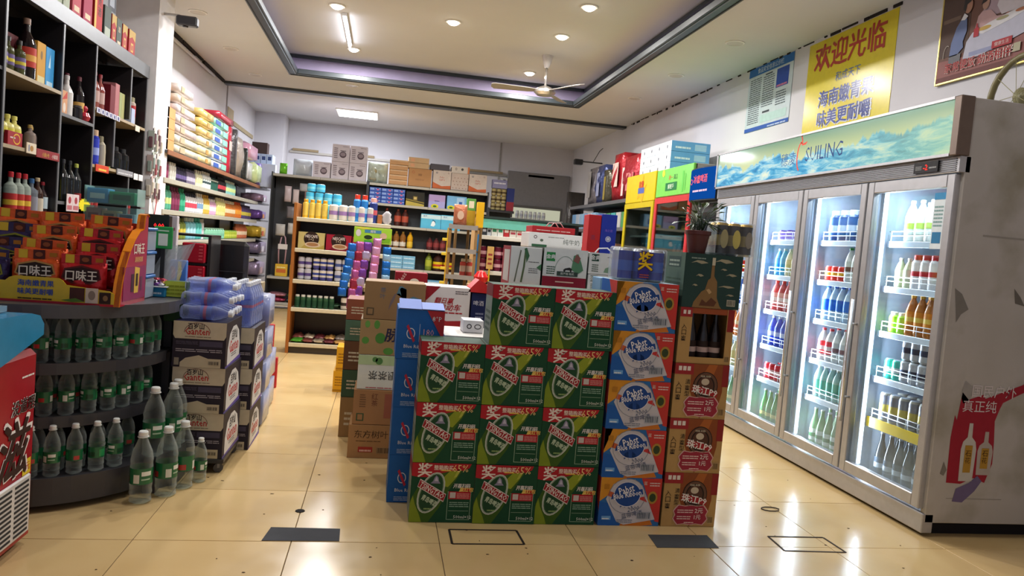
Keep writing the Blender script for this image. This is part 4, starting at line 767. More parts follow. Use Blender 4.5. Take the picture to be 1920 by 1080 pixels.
for k, (z0, z1, c) in enumerate([(0, .25, '#9a7a50'), (.251, .42, '#3f5a44'), (.421, .6, '#6b4a34'), (.601, .73, '#4f6f5c'), (.731, .86, '#8a4f3a')]):
    stackbox('brown_carton', ['tan carton with a green edge at the floor behind the brown stack', 'dark green carton low behind the brown stack', 'dark brown carton in the middle behind the brown stack', 'grey-green carton high behind the brown stack', 'reddish brown carton on top behind the brown stack'][k], 'carton', -.2, .09, 4.62, .3, z0, z1, c, lambda f: f.lines(.1, .3, .5, .7, 3, '#c9bfa8', 1), rz=0)
for k, (z0, z1, x0) in enumerate([(0, .17, -.325), (.171, .36, -.31)]):
    stackbox('yellow_carton', 'yellow carton on the floor in the aisle, %s of two' % ['lower', 'upper'][k], 'carton', x0, x0 + .3, 5.93, .24, z0, z1, '#d8a01c', lambda f: (f.rect(.28, .45, .42, .75, '#c9c4b0', 1), f.lines(.05, .3, .25, .8, 4, '#9a6a10', 1), f.rect(0, .05, 1, .12, '#a87410', 1)))
# plain cartons standing behind the beer, carrying the milk boxes
for k, (x0, x1, y0, z1, n) in enumerate([(.32, .66, 3.62, .8, 3), (.66, 1.06, 3.94, 1.045, 4), (1.08, 1.46, 3.94, 1.045, 4), (.24, .62, 4.2, .755, 3), (.78, 1.16, 4.27, 1.265, 5), (1.2, 1.5, 4.6, 1.24, 5), (.11, .4, 4.86, .945, 4)]):
    for q in range(n):
        stackbox('plain_carton', 'plain %s carton, %s stack behind the beer, %s from the floor' % (['white', 'brown', 'white', 'white', 'brown', 'brown', 'brown'][k], ['left front', 'middle front', 'right front', 'left rear', 'middle rear', 'right rear', 'far left rear'][k], ORD[q]), 'carton', x0, x1, y0, .32 if k != 0 else .4, q * z1 / n, (q + 1) * z1 / n, ['#dcd8d2', '#a88258', '#dcd8d2', '#dcd8d2', '#a88258', '#a88258', '#9a7850'][k])
stackbox('promo_carton', 'white carton with bold red slanted lettering', 'carton', .255, .515, 4.3, .25, .756, .995, '#e6e0dc', lambda f: (f.poly([(0, .62), (0, 1), (.32, 1)], '#a02028', 1), f.text('翻日赢', .42, .66, .034, '#b3242c', 2, bold=.014, shear=.25, maxw=.12), f.text('电动车', .56, .5, .04, '#b3242c', 2, bold=.014, shear=.25, maxw=.14), f.poly([(0, 0), (1, 0), (1, .2), (.5, .16), (0, .3)], '#b02a30', 1), f.lines(.3, .35, .85, .42, 1, '#b3242c', 2), f.lines(.66, .84, .95, .94, 2, '#777070', 2)), None)
stackbox('navy_carton', 'small navy carton under red cloth beside the white promotional carton', 'carton', .525, .62, 4.31, .2, .76, .97, '#1f2a5a', lambda f: (f.text('啤酒', .45, .72, .03, '#d9dce6', 1), f.lines(.3, .2, .8, .5, 3, '#8f98b8', 1)))
b = B(); b.prism([(.5, .975), (.515, 1.0), (.56, 1.05), (.6, 1.03), (.64, .99), (.64, .972)], 'y', 4.3, 4.5, mat('#d8262a', 'plastic')); tag(b.build('red_cloth'), 'bright red cloth bunched on the small navy carton', 'cloth')
stackbox('small_white_box', 'small white box with two round marks on top of the pale cartons', 'box', .425, .53, 3.76, .14, .801, .866, '#e2dfe2', lambda f: (f.ring(.3, .5, .013, .013, .005, '#4a4448', 1), f.ring(.72, .5, .018, .013, .004, '#4a4448', 1)))
# milk cartons
def p_milk(f): f.rect(0, 0, 1, 1, '#dcdedd', 1); f.rect(.08, .6, .32, .93, '#27463a', 2); f.text('金典', .2, .765, .026, '#e8ece8', 3, bold=.012); f.lines(.1, .12, .32, .5, 4, '#5a6a60', 2); f.poly([(.5, .1), (.55, .3), (.75, .42), (.95, .35), (1, .1)], '#7fa088', 2); f.lines(.6, .8, .95, .86, 1, '#5a5a5a', 2)
stackbox('milk_carton', 'white and green milk carton with a square logo, lower of the two', 'carton', 1.13, 1.3, 4.0, .25, 1.046, 1.142, '#dcdedd', p_milk)
o = stackbox('milk_carton', 'white and green milk carton with a white handle, upper of the two', 'carton', 1.128, 1.302, 4.0, .25, 1.143, 1.265, '#dcdedd', p_milk)
b = B(); b.tube([(-.05, -.1, .121), (-.03, -.1, .145), (.02, -.1, .15), (.06, -.1, .121)], .004, mat('#e8e8e8', 'plastic')); b.build('handle', o)
def p_cow(f):
    f.rect(0, .3, 1, 1, '#dbdedc', 1); f.rect(0, 0, 1, .3, '#8a1f34', 1); f.rect(.3, .16, .72, .19, '#e0bfb0', 2); f.rect(.06, .68, .26, .9, '#2f8a4a', 2); f.text('金典', .16, .79, .024, '#e8ece8', 3, bold=.012); f.lines(.08, .36, .27, .58, 4, '#3a5a48', 2)
    f.ring(.5, .42, .06, .09, .003, '#7f9488', 2, a0=0, a1=180); f.poly([(.46, .48), (.5, .52), (.6, .55), (.66, .52), (.65, .44), (.62, .44), (.61, .48), (.52, .48), (.5, .43), (.48, .43)], '#2b2b2b', 3); f.poly([(.64, .5), (.68, .85), (.78, .9), (.86, .7), (.92, .5), (.8, .4)], '#5a8a6a', 3); f.poly([(.68, .72), (.74, .9), (.84, .8), (.8, .66)], '#8a5a54', 4); f.rect(.32, .33, .8, .44, '#3a4a44', 4); f.text('原产地·有机', .56, .385, .014, '#e0e4e0', 5)
stackbox('milk_carton', 'white gift carton with a grazing cow and a crimson base', 'carton', .868, 1.118, 4.0, .26, 1.046, 1.27, '#dbdedc', p_cow, lambda f: f.rect(0, 0, 1, 1, '#2c4a3c', 1))
stackbox('bamboo_carton', 'white carton printed with bamboo leaves and a red spine', 'carton', .682, .858, 4.0, .26, 1.046, 1.265, '#dadcd9', lambda f: (f.poly([(.16, .1), (.2, .1), (.34, .9), (.3, .92)], '#6a6f60', 1), f.poly([(.36, .1), (.42, .5), (.44, .9), (.5, .9), (.48, .5), (.42, .1)], '#5a6a4a', 1), f.poly([(.42, .95), (.5, .98), (.6, .78), (.52, .6), (.48, .8)], '#3f6a4a', 2), f.poly([(.85, .5), (1, .6), (1, .42)], '#4a7a54', 2), f.lines(.58, .62, .92, .66, 1, '#6a6a6a', 1), f.lines(.6, .35, .9, .5, 3, '#8a8a8a', 1)), lambda f: (f.rect(0, 0, 1, 1, '#9a3038', 1), f.rect(.2, .1, .9, .9, '#c9c4be', 2)))
stackbox('milk_carton', 'flat white milk carton with a green strip under a red box', 'carton', .828, 1.15, 4.27, .25, 1.266, 1.355, '#e0dfdd', lambda f: (f.rect(.06, .05, .34, .22, '#3a6a4a', 1), f.ring(.12, .7, .01, .01, .004, '#5a4a50', 1), f.ell(.24, .5, .01, .008, '#5a6a5a', 1), f.text('纯牛奶', .8, .5, .032, '#6a746c', 1), f.lines(.36, .72, .66, .82, 1, '#8a8a8a', 1)))
o = stackbox('red_gift_box', 'flat red gift box with a white cord handle on the white milk carton', 'box', .85, 1.11, 4.3, .2, 1.356, 1.395, '#b92a30', lambda f: f.lines(.1, .3, .9, .6, 1, '#e6c0b8', 1))
b = B(); b.tube([(.0, 0, .037), (.02, 0, .065), (.06, 0, .068), (.085, 0, .037)], .003, mat('#e4e0dc', 'plastic')); b.tube([(-.02, .05, .037), (0, .05, .065), (.04, .05, .068), (.065, .05, .037)], .003, mat('#e4e0dc', 'plastic')); b.build('handle', o)
stackbox('red_gift_bag', 'tall red paper gift bag standing beside the blue one', 'bag', 1.272, 1.355, 4.6, .12, 1.241, 1.505, '#b8262c', lambda f: f.text('酒', .4, .45, .03, '#7a3a5a', 1))
stackbox('blue_gift_bag', 'tall royal blue gift bag with a round white emblem', 'bag', 1.358, 1.46, 4.6, .12, 1.241, 1.515, '#2438a8', lambda f: (f.ring(.5, .42, .018, .018, .005, '#d0d6ea', 1), f.ell(.5, .42, .01, .01, '#d0d6ea', 1), f.text('海之蓝', .5, .62, .016, '#8a6ad0', 1)))
stackbox('coffee_gift_box', 'red gift box with white lettering behind the crane carton', 'box', .085, .3, 5.0, .16, .946, 1.03, '#8f1c2c', lambda f: (f.text('Ness', .2, .5, .03, '#e6d0d0', 1, rot=60), f.ell(.6, .3, .03, .02, '#dfe0d8', 1)))
stackbox('pale_blue_box', 'pale blue box wedged beside the blue and orange stack', 'box', 1.09, 1.16, 3.62, .15, 1.0, 1.14, '#7fa6c8')
stackbox('plain_carton', 'brown carton hidden under the pale blue box', 'carton', 1.09, 1.3, 3.61, .17, 0, .9985, '#a88258')
# ---------------- chest freezer at the left edge ----------------
fz = thing('chest_freezer', 'red chest freezer with a blue rim and white vent at the left edge', 'freezer', (-1.24, 3.0, 0))
b = B(); b.box(-.65, -1.25, .02, 0, 0, .74, mat('#a51626', 'gloss'), .02); b.build('cabinet', fz)
b = B(); pts = [(0.005, .79), (.005, .83), (-.03, .865), (-.1, .88), (-1.2, .9), (-1.26, .86), (-1.26, .66), (-.3, .72)]
b.prism(pts, 'x', -.66, .012, mat('#2a86b4', 'gloss')); b.build('rim', fz)
b = B(); b.box(-.6, -1.18, .885, -.06, -.12, .905, clear('#a8c8d8', .3, .05)); b.build('glass_lid', fz)
b = B(); f = RT(b, .001, -1.25, .02, 1.25, .72, eps=.001)
f.text('滋', .873, .525, .22, '#efe6e4', 1, bold=.014, shear=.15); f.text('滋', .87, .52, .2, '#3a2420', 2, bold=.012, shear=.15); f.text('没道理', .915, .73, .055, '#efe6e4', 1, bold=.014, shear=.15); f.text('没道理', .915, .73, .052, '#3a2420', 2, bold=.01, shear=.15)
f.lines(.9, .87, .985, .89, 1, '#efe6e4', 1)
f.rect(.925, .36, .975, .44, '#e6c832', 1); f.text('5元', .95, .4, .03, '#c22a30', 2)
b.build('printed_panel', fz)
b = B(); b.box(0, -.42, .06, .012, -.045, .28, mat('#d8d4d2', 'plastic'), .005)
for k in range(11):
    for y_ in (-.41, -.29, -.165): b.box(.012, y_, .075 + k * .018, .014, y_ + .1, .083 + k * .018, mat('#3a3838', 'matte'))
b.build('vent_grille', fz)

# ---------------- curved rack with water bottles ----------------
def arc_pts(cx, cy, r, a0, a1, n=14): return [(cx + r * math.cos(math.radians(a0 + (a1 - a0) * k / n)), cy + r * math.sin(math.radians(a0 + (a1 - a0) * k / n))) for k in range(n + 1)]
M_rk = mat('#3c3b40', 'plastic')
rk = thing('curved_rack', 'dark grey curved display rack under the counter, filled with water bottles', 'rack', (0, 0, 0))
CX, CY, RR = -1.55, 3.84, .56
def deck(z0, z1, r, nm='shelf', m=M_rk, rim=.03):
    out = arc_pts(CX, CY, r, -90, 0); poly = [(-1.95, CY - r)] + out + [(CX + r, 4.02), (-1.95, 4.02)]
    b = B(); b.prism(poly, 'z', z0, z1, m)
    for i in range(len(out) - 1):      # raised lip
        a_, c_ = out[i], out[i + 1]; n1 = ((a_[0] - CX) / r, (a_[1] - CY) / r); n2 = ((c_[0] - CX) / r, (c_[1] - CY) / r)
        b.prism([(a_[0] + n1[0] * .004, a_[1] + n1[1] * .004), (c_[0] + n2[0] * .004, c_[1] + n2[1] * .004), (c_[0] - n2[0] * .006, c_[1] - n2[1] * .006), (a_[0] - n1[0] * .006, a_[1] - n1[1] * .006)], 'z', z0 - rim, z1 + .004, m)
    return b.build(nm, rk)
deck(.03, .14, RR + .04, 'base', rim=.0); deck(.36, .375, RR - .06); deck(.595, .61, RR - .03); deck(.84, .862, RR + .02, 'counter_top', mat('#4a494d', 'plastic'))
b = B(); b.box(-1.95, 4.02, .03, -1.0, 4.05, .84, mat('#232226', 'plastic')); b.build('back_panel', rk)
for (x, y) in ((CX + RR - .06, 3.99), (-1.93, 3.6)):
    b = B(); b.box(x - .018, y - .018, .14, x + .018, y + .018, .84, M_rk); b.build('post', rk)
for (x, y) in ((-1.2, 3.5), (-1.1, 3.9), (-1.7, 3.5), (-1.6, 3.95)):
    b = B(); b.lathe([(.012, 0), (.018, .012), (.012, .03)], mat('#1c1b1d', 'plastic'), x, y, 0, 8); b.build('foot', rk)
M_pet = clear('#dfe8e4', .03, .04)
def water_mk(H, R, nm):
    def mk():
        t = thing(nm, '', 'bottle'); b = B(); p = [(R * .75, 0), (R * .98, .008), (R * .9, .03), (R, H * .14), (R * .95, H * .2), (R, H * .26), (R, H * .5), (R * .96, H * .55), (R, H * .6), (R * .86, H * .72), (R * .5, H * .85), (R * .36, H * .91), (R * .36, H * .94)]
        b.lathe(p, M_pet, seg=18); b.build('bottle_body', t)
        b = B(); b.lathe([(R * .42, H * .93), (R * .43, H * .985), (R * .36, H)], mat('#e8eae6', 'plastic'), seg=12); b.lathe([(R * .5, H * .915), (R * .5, H * .925)], mat('#e8eae6', 'plastic'), seg=12); b.build('cap', t)
        b = B(); rr = R * 1.01
        b.lathe([(rr, H * .28), (rr, H * .5)], mat('#1f6b42', 'gloss'), seg=20, cap=False)
        def patch_(a0, a1, z0, z1, c, k):
            n = 4; vs = []
            for i in range(n + 1):
                a = math.radians(a0 + (a1 - a0) * i / n)
                for z in (z0, z1): vs.append(((rr + .0006 * k) * math.cos(a), (rr + .0006 * k) * math.sin(a), H * z))
            b.add(vs, [(2 * i, 2 * i + 2, 2 * i + 3, 2 * i + 1) for i in range(n)], mat(c, 'gloss'))
        patch_(-130, -100, .3, .42, '#d9ded6', 1); patch_(-90, -40, .4, .46, '#e9ede6', 1); patch_(-90, -45, .34, .36, '#a8c8b0', 1); patch_(60, 110, .31, .45, '#2b9a58', 1); patch_(150, 190, .3, .38, '#b83a38', 1); patch_(-20, 30, .31, .4, '#13492e', 1)
        b.build('label_band', t); return t
    return mk
WS = Proto(water_mk(.215, .032, 'water_bottle')); WL = Proto(water_mk(.318, .047, 'large_water_bottle'))
R = random.Random(8)
for zi, (z, nm) in enumerate([(.14, 'bottom'), (.375, 'middle'), (.61, 'top')]):
    r0 = [RR - .008, RR - .105, RR - .075][zi]
    for row, r in enumerate((r0, r0 - .08, r0 - .155)):
        if row == 2 and zi == 0: continue
        pts = []
        L_a = math.radians(90) * r; n = int(L_a / .08)
        for k in range(n + 1): a = math.radians(-90 + 86 * k / n); pts.append((CX + r * math.cos(a), CY + r * math.sin(a)))
        x = CX - .08
        while x > -1.92: pts.insert(0, (x, CY - r)); x -= .085
        for k, (x, y) in enumerate(pts):
            if zi == 0 and x > -1.1 and y > 3.5: continue
            WS.put((x + R.uniform(-.004, .004), y + R.uniform(-.004, .004), z + .0055 * (z > 99) + .0005), 'small green-labelled water bottle on the %s tier, %s row, %s from the left' % (nm, ['front', 'second', 'third'][row], ORD[k]), rz=R.uniform(0, 6.28), group='small water bottles on the curved rack')
for k, (x, y, z, w) in enumerate([(-.985, 3.44, 0, 'on the floor, nearest the camera'), (-.905, 3.53, 0, 'on the floor, second in the diagonal row'), (-.86, 3.64, 0, 'on the floor, third in the diagonal row'), (-.985, 3.588, .166, 'on the low plinth, left one'), (-.935, 3.698, .166, 'on the low plinth, middle one'), (-.94, 3.79, .166, 'on the low plinth, farthest back')]):
    WL.put((x, y, z + .0005), 'large clear green-labelled water bottle %s' % w, rz=[.3, .9, 1.9, .2, .7, 1.5][k], group='large water bottles beside the rack')
pb = B(); pb.prism([(-1.01, 3.545), (-.955, 3.545), (-.955, 3.62), (-.912, 3.66), (-.895, 3.72), (-.895, 3.83), (-.968, 3.83), (-.972, 3.7), (-1.0, 3.65)], 'z', .0, .165, M_rk); tag(pb.build('plinth'), 'low dark plinth beside the curved rack carrying three large bottles', 'plinth')
WS.put((-.805, 3.73, .0005), 'small water bottle on the floor against the water carton stack', rz=1, group='small water bottles on the curved rack')

# ---------------- snack display with pouches ----------------
dt = thing('snack_display', 'yellow and red cardboard counter display for orange snack pouches', 'display', (0, 0, .8625))
b = B(); b.box(-1.95, 3.4, .0, -1.12, 3.74, .012, mat('#a82436')); b.box(-1.95, 3.725, .012, -1.12, 3.74, .36, mat('#b8402c')); b.build('tray', dt)
b = B(); b.prism([(-1.95, .0), (-1.12, .0), (-1.12, .055), (-1.14, .066), (-1.27, .078), (-1.31, .082), (-1.325, .1), (-1.34, .108), (-1.51, .108), (-1.53, .1), (-1.545, .086), (-1.95, .086)], 'y', 3.395, 3.4, mat('#d8b41e', 'gloss')); ly = b.build('front_lip', dt)
b = B(); f = FR(b, -1.95, 3.394, .0, .83, .11); f.rect(0, 0, 1, .09, '#a82436', 1); f.text('海南嫩青果', .63, .74, .026, '#2a4aa0', 2, bold=.014, maxw=.14); f.text('味美更耐嚼', .63, .42, .026, '#2a4aa0', 2, bold=.014, maxw=.14); f.lines(.55, .12, .71, .24, 1, '#4a3a1a', 2)
f.rect(.79, .14, .86, .66, '#4a2620', 2); f.rect(.865, .1, .925, .68, '#cdbcae', 3); f.rect(.93, .1, .985, .54, '#33201a', 2); f.ell(.895, .4, .014, .02, '#8a7a70', 4); f.ell(.96, .32, .01, .012, '#8a6a4a', 3); f.poly([(.75, .16), (.8, .1), (.86, .14), (.82, .26)], '#5a7a2a', 3); f.text('2', .45, .45, .05, '#d84a6a', 2); b.build('lettering', ly)
sp_ = [(3.395, .0), (3.74, .0), (3.74, .395), (3.72, .405), (3.69, .40), (3.68, .37), (3.675, .335), (3.62, .325), (3.56, .29), (3.5, .235), (3.45, .17), (3.42, .1)]
b = B(); b.prism(sp_, 'x', -1.12, -1.1, mat('#ae2038', 'gloss')); sd = b.build('side_panel', dt)
b = B(); e = sp_[2:] + [sp_[0]]
for i in range(len(e) - 1):
    (y0, z0), (y1, z1) = e[i], e[i + 1]; b.add([(-1.132, y0, z0), (-1.096, y0, z0), (-1.096, y1, z1), (-1.132, y1, z1), (-1.132, y0 + .004, z0 + .004), (-1.096, y0 + .004, z0 + .004), (-1.096, y1 + .004, z1 + .004), (-1.132, y1 + .004, z1 + .004)], [(0, 1, 2, 3), (4, 7, 6, 5), (0, 4, 5, 1), (2, 6, 7, 3)], mat('#ee8a1c', 'gloss'))
b.build('orange_edge', sd)
b = B(); f = RT(b, -1.0995, 3.395, 0, .345, .4, eps=.001); f.rect(.12, .05, .97, .42, '#8e2e58', 1); f.text('口味王', .66, .62, .05, '#e9dccb', 2, bold=.012, maxw=.14); f.text('湖南槟榔', .66, .5, .026, '#d9b86a', 2, maxw=.13); f.poly([(.52, .12), (.68, .12), (.72, .4), (.52, .42)], '#d9b04a', 2); f.rect(.57, .2, .65, .34, '#3a2a1a', 3); f.rect(.4, .14, .5, .34, '#4a2a3a', 2); f.rect(.76, .14, .84, .3, '#6a3a52', 2); b.build('lettering', sd)
def pouch_mk(nm, col, band, bandlab, dark):
    def mk():
        t = thing(nm, '', 'snack pouch'); b = B(); b.pillow(-.095, -.018, 0, .095, .018, .165, mat(col, 'foil'), n=7, puff=.12, wob=.2, rnd=R); b.build('pouch_body', t)
        b = B(); b.box(-.088, -.004, .155, .088, .004, .198, mat(col, 'foil'), .001); f = FR(b, -.088, -.0045, .155, .176, .043, eps=.001); f.rect(.1, .1, .3, .95, '#d8b030', 1); f.rect(.42, .05, .68, .95, '#4a1a14', 1); f.ell(.55, .5, .015, .01, '#8a4a2a', 2); f.rect(.78, .3, .95, .7, '#a86a1a', 1); b.build('header', t)
        b = B(); f = FR(b, -.095, -.019, 0, .19, .17, eps=.001); f.poly([(.08, .56), (.14, .8), (.5, .9), (.86, .8), (.92, .56), (.7, .42), (.3, .42)], band, 1); f.poly([(.12, .58), (.17, .77), (.5, .85), (.83, .77), (.88, .58), (.68, .46), (.32, .46)], dark, 2); f.text('口味王', .5, .63, .046, bandlab, 3, bold=.014, maxw=.125); b.build('label', t)
        return t
    return mk
PO = {'orange': Proto(pouch_mk('snack_pouch', '#d8541a', '#b8884a', '#e6dccf', '#2c1c16')), 'red': Proto(pouch_mk('snack_pouch', '#c01c22', '#5a1a1a', '#e6dccf', '#2c1414')), 'purple': Proto(pouch_mk('snack_pouch', '#2a1c4a', '#8a8a2a', '#c8c060', '#141018'))}
for j, (y, z) in enumerate([(3.52, .018), (3.59, .08), (3.66, .14)]):
    b = B(); b.box(-1.94, y - .034, .012, -1.13, y + .034, .045 + z, mat('#7a2030')); b.build('step', dt)
PL = [(3.46, .875, 'purple', -1.66), (3.46, .885, 'orange', -1.45), (3.46, .876, 'red', -1.27), (3.46, .875, 'purple', -1.86),
      (3.53, .9265, 'purple', -1.63), (3.53, .9265, 'orange', -1.46), (3.53, .9265, 'red', -1.235), (3.53, .9265, 'purple', -1.83),
      (3.6, .9885, 'purple', -1.6), (3.6, .9885, 'orange', -1.44), (3.6, .9885, 'red', -1.26), (3.6, .9885, 'purple', -1.8),
      (3.67, 1.0485, 'orange', -1.63), (3.67, 1.0485, 'orange', -1.44), (3.67, 1.0485, 'orange', -1.245), (3.67, 1.0485, 'purple', -1.83)]
rc = {}
for y, z, c, x in PL:
    rn_ = {3.46: 'front', 3.53: 'second', 3.6: 'third', 3.67: 'back'}[y]; side = 'far left' if x < -1.7 else 'left' if x < -1.55 else 'middle' if x < -1.35 else 'right'
    PO[c].put((x, y, z), '%s snack pouch with a yellow tag, %s row of the display, %s' % (c, rn_, side), rot=(R.uniform(-.05, .0), R.uniform(-.04, .04), R.uniform(-.05, .05)), group='snack pouches on the display')

# ---------------- counter behind the rack ----------------
ct = thing('counter', 'dark sales counter running back behind the curved rack', 'counter', (0, 0, 0))
b = B(); b.box(-1.75, 4.1, .0, -1.12, 5.1, .83, mat('#232226', 'plastic'), .004); b.build('cabinet', ct); b = B(); b.box(-1.78, 4.06, .83, -1.09, 5.12, .86, mat('#3c3b40', 'plastic'), .005); b.build('counter_top', ct)
def cbox(name, label, cat, x0, y0, z0, x1, y1, z1, col, kind='plastic', prt=None, pn='printed_front'):
    t = thing(name, label, cat, ((x0 + x1) / 2, (y0 + y1) / 2, z0)); w, d, h = x1 - x0, y1 - y0, z1 - z0
    b = B(); b.box(-w / 2, -d / 2, 0, w / 2, d / 2, h, col if not isinstance(col, str) else mat(col, kind), .003); b.build('box_body', t)
    if prt: b = B(); prt(FR(b, -w / 2, -d / 2, 0, w, h, eps=.001)); b.build(pn, t)
    return t
M_acr = clear('#d0ece8', .07, .05)
x_ = [-1.195, -1.115]
for k in range(3):
    z0 = .863 + k * .115; t = thing('storage_box', 'clear plastic storage box with blue lid by the display, %s of three' % ['lowest', 'middle', 'upper'][k], 'container', (-1.2, 3.86, z0), group='blue-lidded storage boxes')
    b = B(); b.box(-.085, -.07, 0, .085, .07, .1, clear('#a8b4c4', .45, .15), .006); b.build('box_body', t); b = B(); b.box(-.09, -.075, .1, .09, .075, .1135, mat('#2a6cb4', 'plastic'), .003); b.build('lid', t)
for k in range(2):
    t = thing('acrylic_tray', 'clear acrylic tray of small cards above the pouches, %s of two' % ['lower', 'upper'][k], 'tray', (-1.32, 3.95, 1.2085 - .0 + k * .095), group='acrylic trays')
    b = B(); b.box(-.12, -.06, 0, .12, .06, .004, M_acr); b.box(-.12, -.06, .004, .12, -.056, .085, M_acr); b.box(-.12, .056, .004, .12, .06, .085, M_acr); b.box(-.12, -.056, .004, -.116, .056, .085, M_acr); b.box(.116, -.056, .004, .12, .056, .085, M_acr); b.build('tray_shell', t)
    for q, (c, w) in enumerate([[('#b87a72', .07), ('#c8a878', .07), ('#b9c2c8', .085)], [('#2f8ac0', .1), ('#1f8a5a', .12)]][k]):
        b = B(); xx = -.112 + sum(z[1] for z in [[('', .07), ('', .07), ('', .085)], [('', .1), ('', .12)]][k][:q]); b.box(xx, -.05, .005, xx + w - .005, .04, .075 - .01 * q, mat(c), .002); f = FR(b, xx, -.0505, .005, w - .005, .065); f.rect(.15, .3, .85, .7, ['#8a2a3a', '#3a3028', '#4a5a6a', '#e0e6ea', '#0f5a3a'][q + 3 * k], 1); b.build('card_box', t)
cbox('storage_box', 'clear plastic box with a blue lid under the acrylic trays', 'container', -1.44, 3.89, .8635, -1.305, 4.01, 1.2065, clear('#a8b4c4', .45, .15), prt=None)
ps = cbox('cash_register_screen', 'black price screen with glowing red digits on the counter', 'screen', -1.31, 4.3, .861, -1.16, 4.36, 1.275, '#17161a', 'gloss')
b = B(); f = FR(b, -.075, -.0305, 0, .15, .414, eps=.001); f.text('0.00', .66, .86, .022, emit('#ff2226', 3), 1); f.text('0', .24, .82, .012, emit('#ff2226', 3), 1); f.rect(.1, .55, .4, .65, '#2a2a30', 1); b.build('digits', ps)
t = thing('payment_sign', 'green payment sign on a leaning stand, white square in its middle', 'sign', (-1.13, 4.1, 1.1), rz=.1)
b = B(); b.box(-.045, -.006, 0, .045, .006, .115, mat('#1f9a4a', 'gloss'), .004); b.build('board', t); b = B(); f = FR(b, -.045, -.0068, 0, .09, .115); f.rect(.25, .14, .75, .68, '#dfe6e0', 1); f.rect(.2, .78, .8, .84, '#bfe0c8', 1); b.build('printed_front', t); B().box(-.01, .006, -.238, .01, .02, .06, mat('#1a1a1c', 'plastic')).build('stand', t); B().box(-.04, -.02, -.2395, .04, .05, -.232, mat('#1a1a1c', 'plastic')).build('foot', t)
cbox('paper_packet', 'white and pink paper packet standing behind the price screen', 'packet', -1.255, 4.46, .861, -1.16, 4.5, 1.275, '#d9cfd2', 'paper', lambda f: (f.rect(.1, .8, .9, .84, '#b86a80', 1), f.ell(.45, .6, .016, .016, '#c06a84', 1), f.ell(.45, .6, .01, .01, '#d9cfd2', 2)))
t = thing('candy_tray', 'blue and white box of small wrapped sweets on the counter edge', 'tray', (-1.14, 4.0, .8625)); b = B(); b.box(-.075, -.06, .0, .075, .06, .05, mat('#2a86b4'), .004); f = FR(b, -.075, -.06, 0, .15, .05); f.lines(.45, .3, .9, .7, 1, '#cfe6f0', 1); b.build('box_body', t); b = B(); b.box(-.085, -.07, .05, .085, .07, .055, mat('#d9dde0')); b.build('rim', t)
b = B(); 
for k in range(26): x, y = R.uniform(-.065, .065), R.uniform(-.05, .05); b.pillow(x - .014, y - .008, .055, x + .014, y + .008, .07 + R.uniform(0, .025), mat(R.choice(['#b03a4a', '#3a6ab0', '#c8a84a', '#d8d8dc', '#6a3a8a', '#2a2a34']), 'foil'), n=3)
o = b.build('sweets', t); o['kind'] = 'stuff'
t = thing('plastic_bags', 'roll of clear plastic bags leaning over the sweets tray', 'plastic bag', (-1.12, 4.12, .862)); b = B(); M_film = clear('#e6e8ec', .3, .12)
for k in range(5): x = -.09 + k * .02; b.add([(x, 0, .0), (x + .06, -.01, .0), (x + .15, .02, .24 + .01 * k), (x + .09, .03, .26), (x + .02, .03 + .01 * k, .12), (x + .09, -.0 + .008 * k, .13)], [(0, 1, 5, 4), (4, 5, 2, 3)], M_film)
b.build('film', t)
cbox('banana_box', 'blue box printed with a yellow banana on the counter', 'box', -1.125, 4.22, .861, -1.04, 4.26, 1.04, '#4a78c0', 'paper', lambda f: (f.poly([(.45, .3), (.6, .3), (.75, .6), (.7, .95), (.5, .98), (.5, .6)], '#d8c43a', 1), f.poly([(.1, .4), (.4, .5), (.35, .8), (.1, .8)], '#c86a70', 1)))
t = cbox('price_chart', 'green and yellow printed chart box hanging at the counter corner', 'box', -1.075, 3.97, .74, -.968, 4.03, .945, '#3a5a34', 'paper', lambda f: (f.rect(.0, .62, .95, 1, '#b8cc4a', 1), f.lines(.1, .68, .9, .95, 3, '#8a9a2a', 2), f.rect(0, .25, .5, .6, '#2a3a7a', 1), f.rect(.55, .25, .9, .6, '#5a7a3a', 1)))
t = thing('white_dish', 'white round dish at the counter edge', 'dish', (-1.05, 4.5, .861)); b = B(); b.lathe([(.04, 0), (.06, .01), (.075, .045), (.07, .045), (.05, .012)], mat('#dcd8cf', 'gloss'), seg=20); b.build('bowl', t)
# wire basket stand
t = thing('wire_stand', 'black wire basket stand beside the curved rack', 'rack', (0, 0, 0)); M_bk = mat('#2a2a2e', 'plastic')
for (x, y) in ((-.985, 4.08), (-.985, 4.4), (-1.08, 4.05)):
    b = B(); b.tube([(x, y, 0), (x, y, .74), (x - .03, y, .78)], .008, M_bk); b.build('leg', t)
for z in (.2, .45, .68):
    b = B(); b.tube([(-1.08, 4.05, z), (-.985, 4.08, z), (-.985, 4.4, z)], .006, M_bk); b.tube([(-1.08, 4.05, z + .06), (-.985, 4.08, z + .06), (-.985, 4.4, z + .06)], .004, M_bk)
    for k in range(8): b.tube([(-.985, 4.09 + k * .04, z), (-.985, 4.09 + k * .04, z + .06)], .002, M_bk, 4)
    b.build('basket_rim', t)

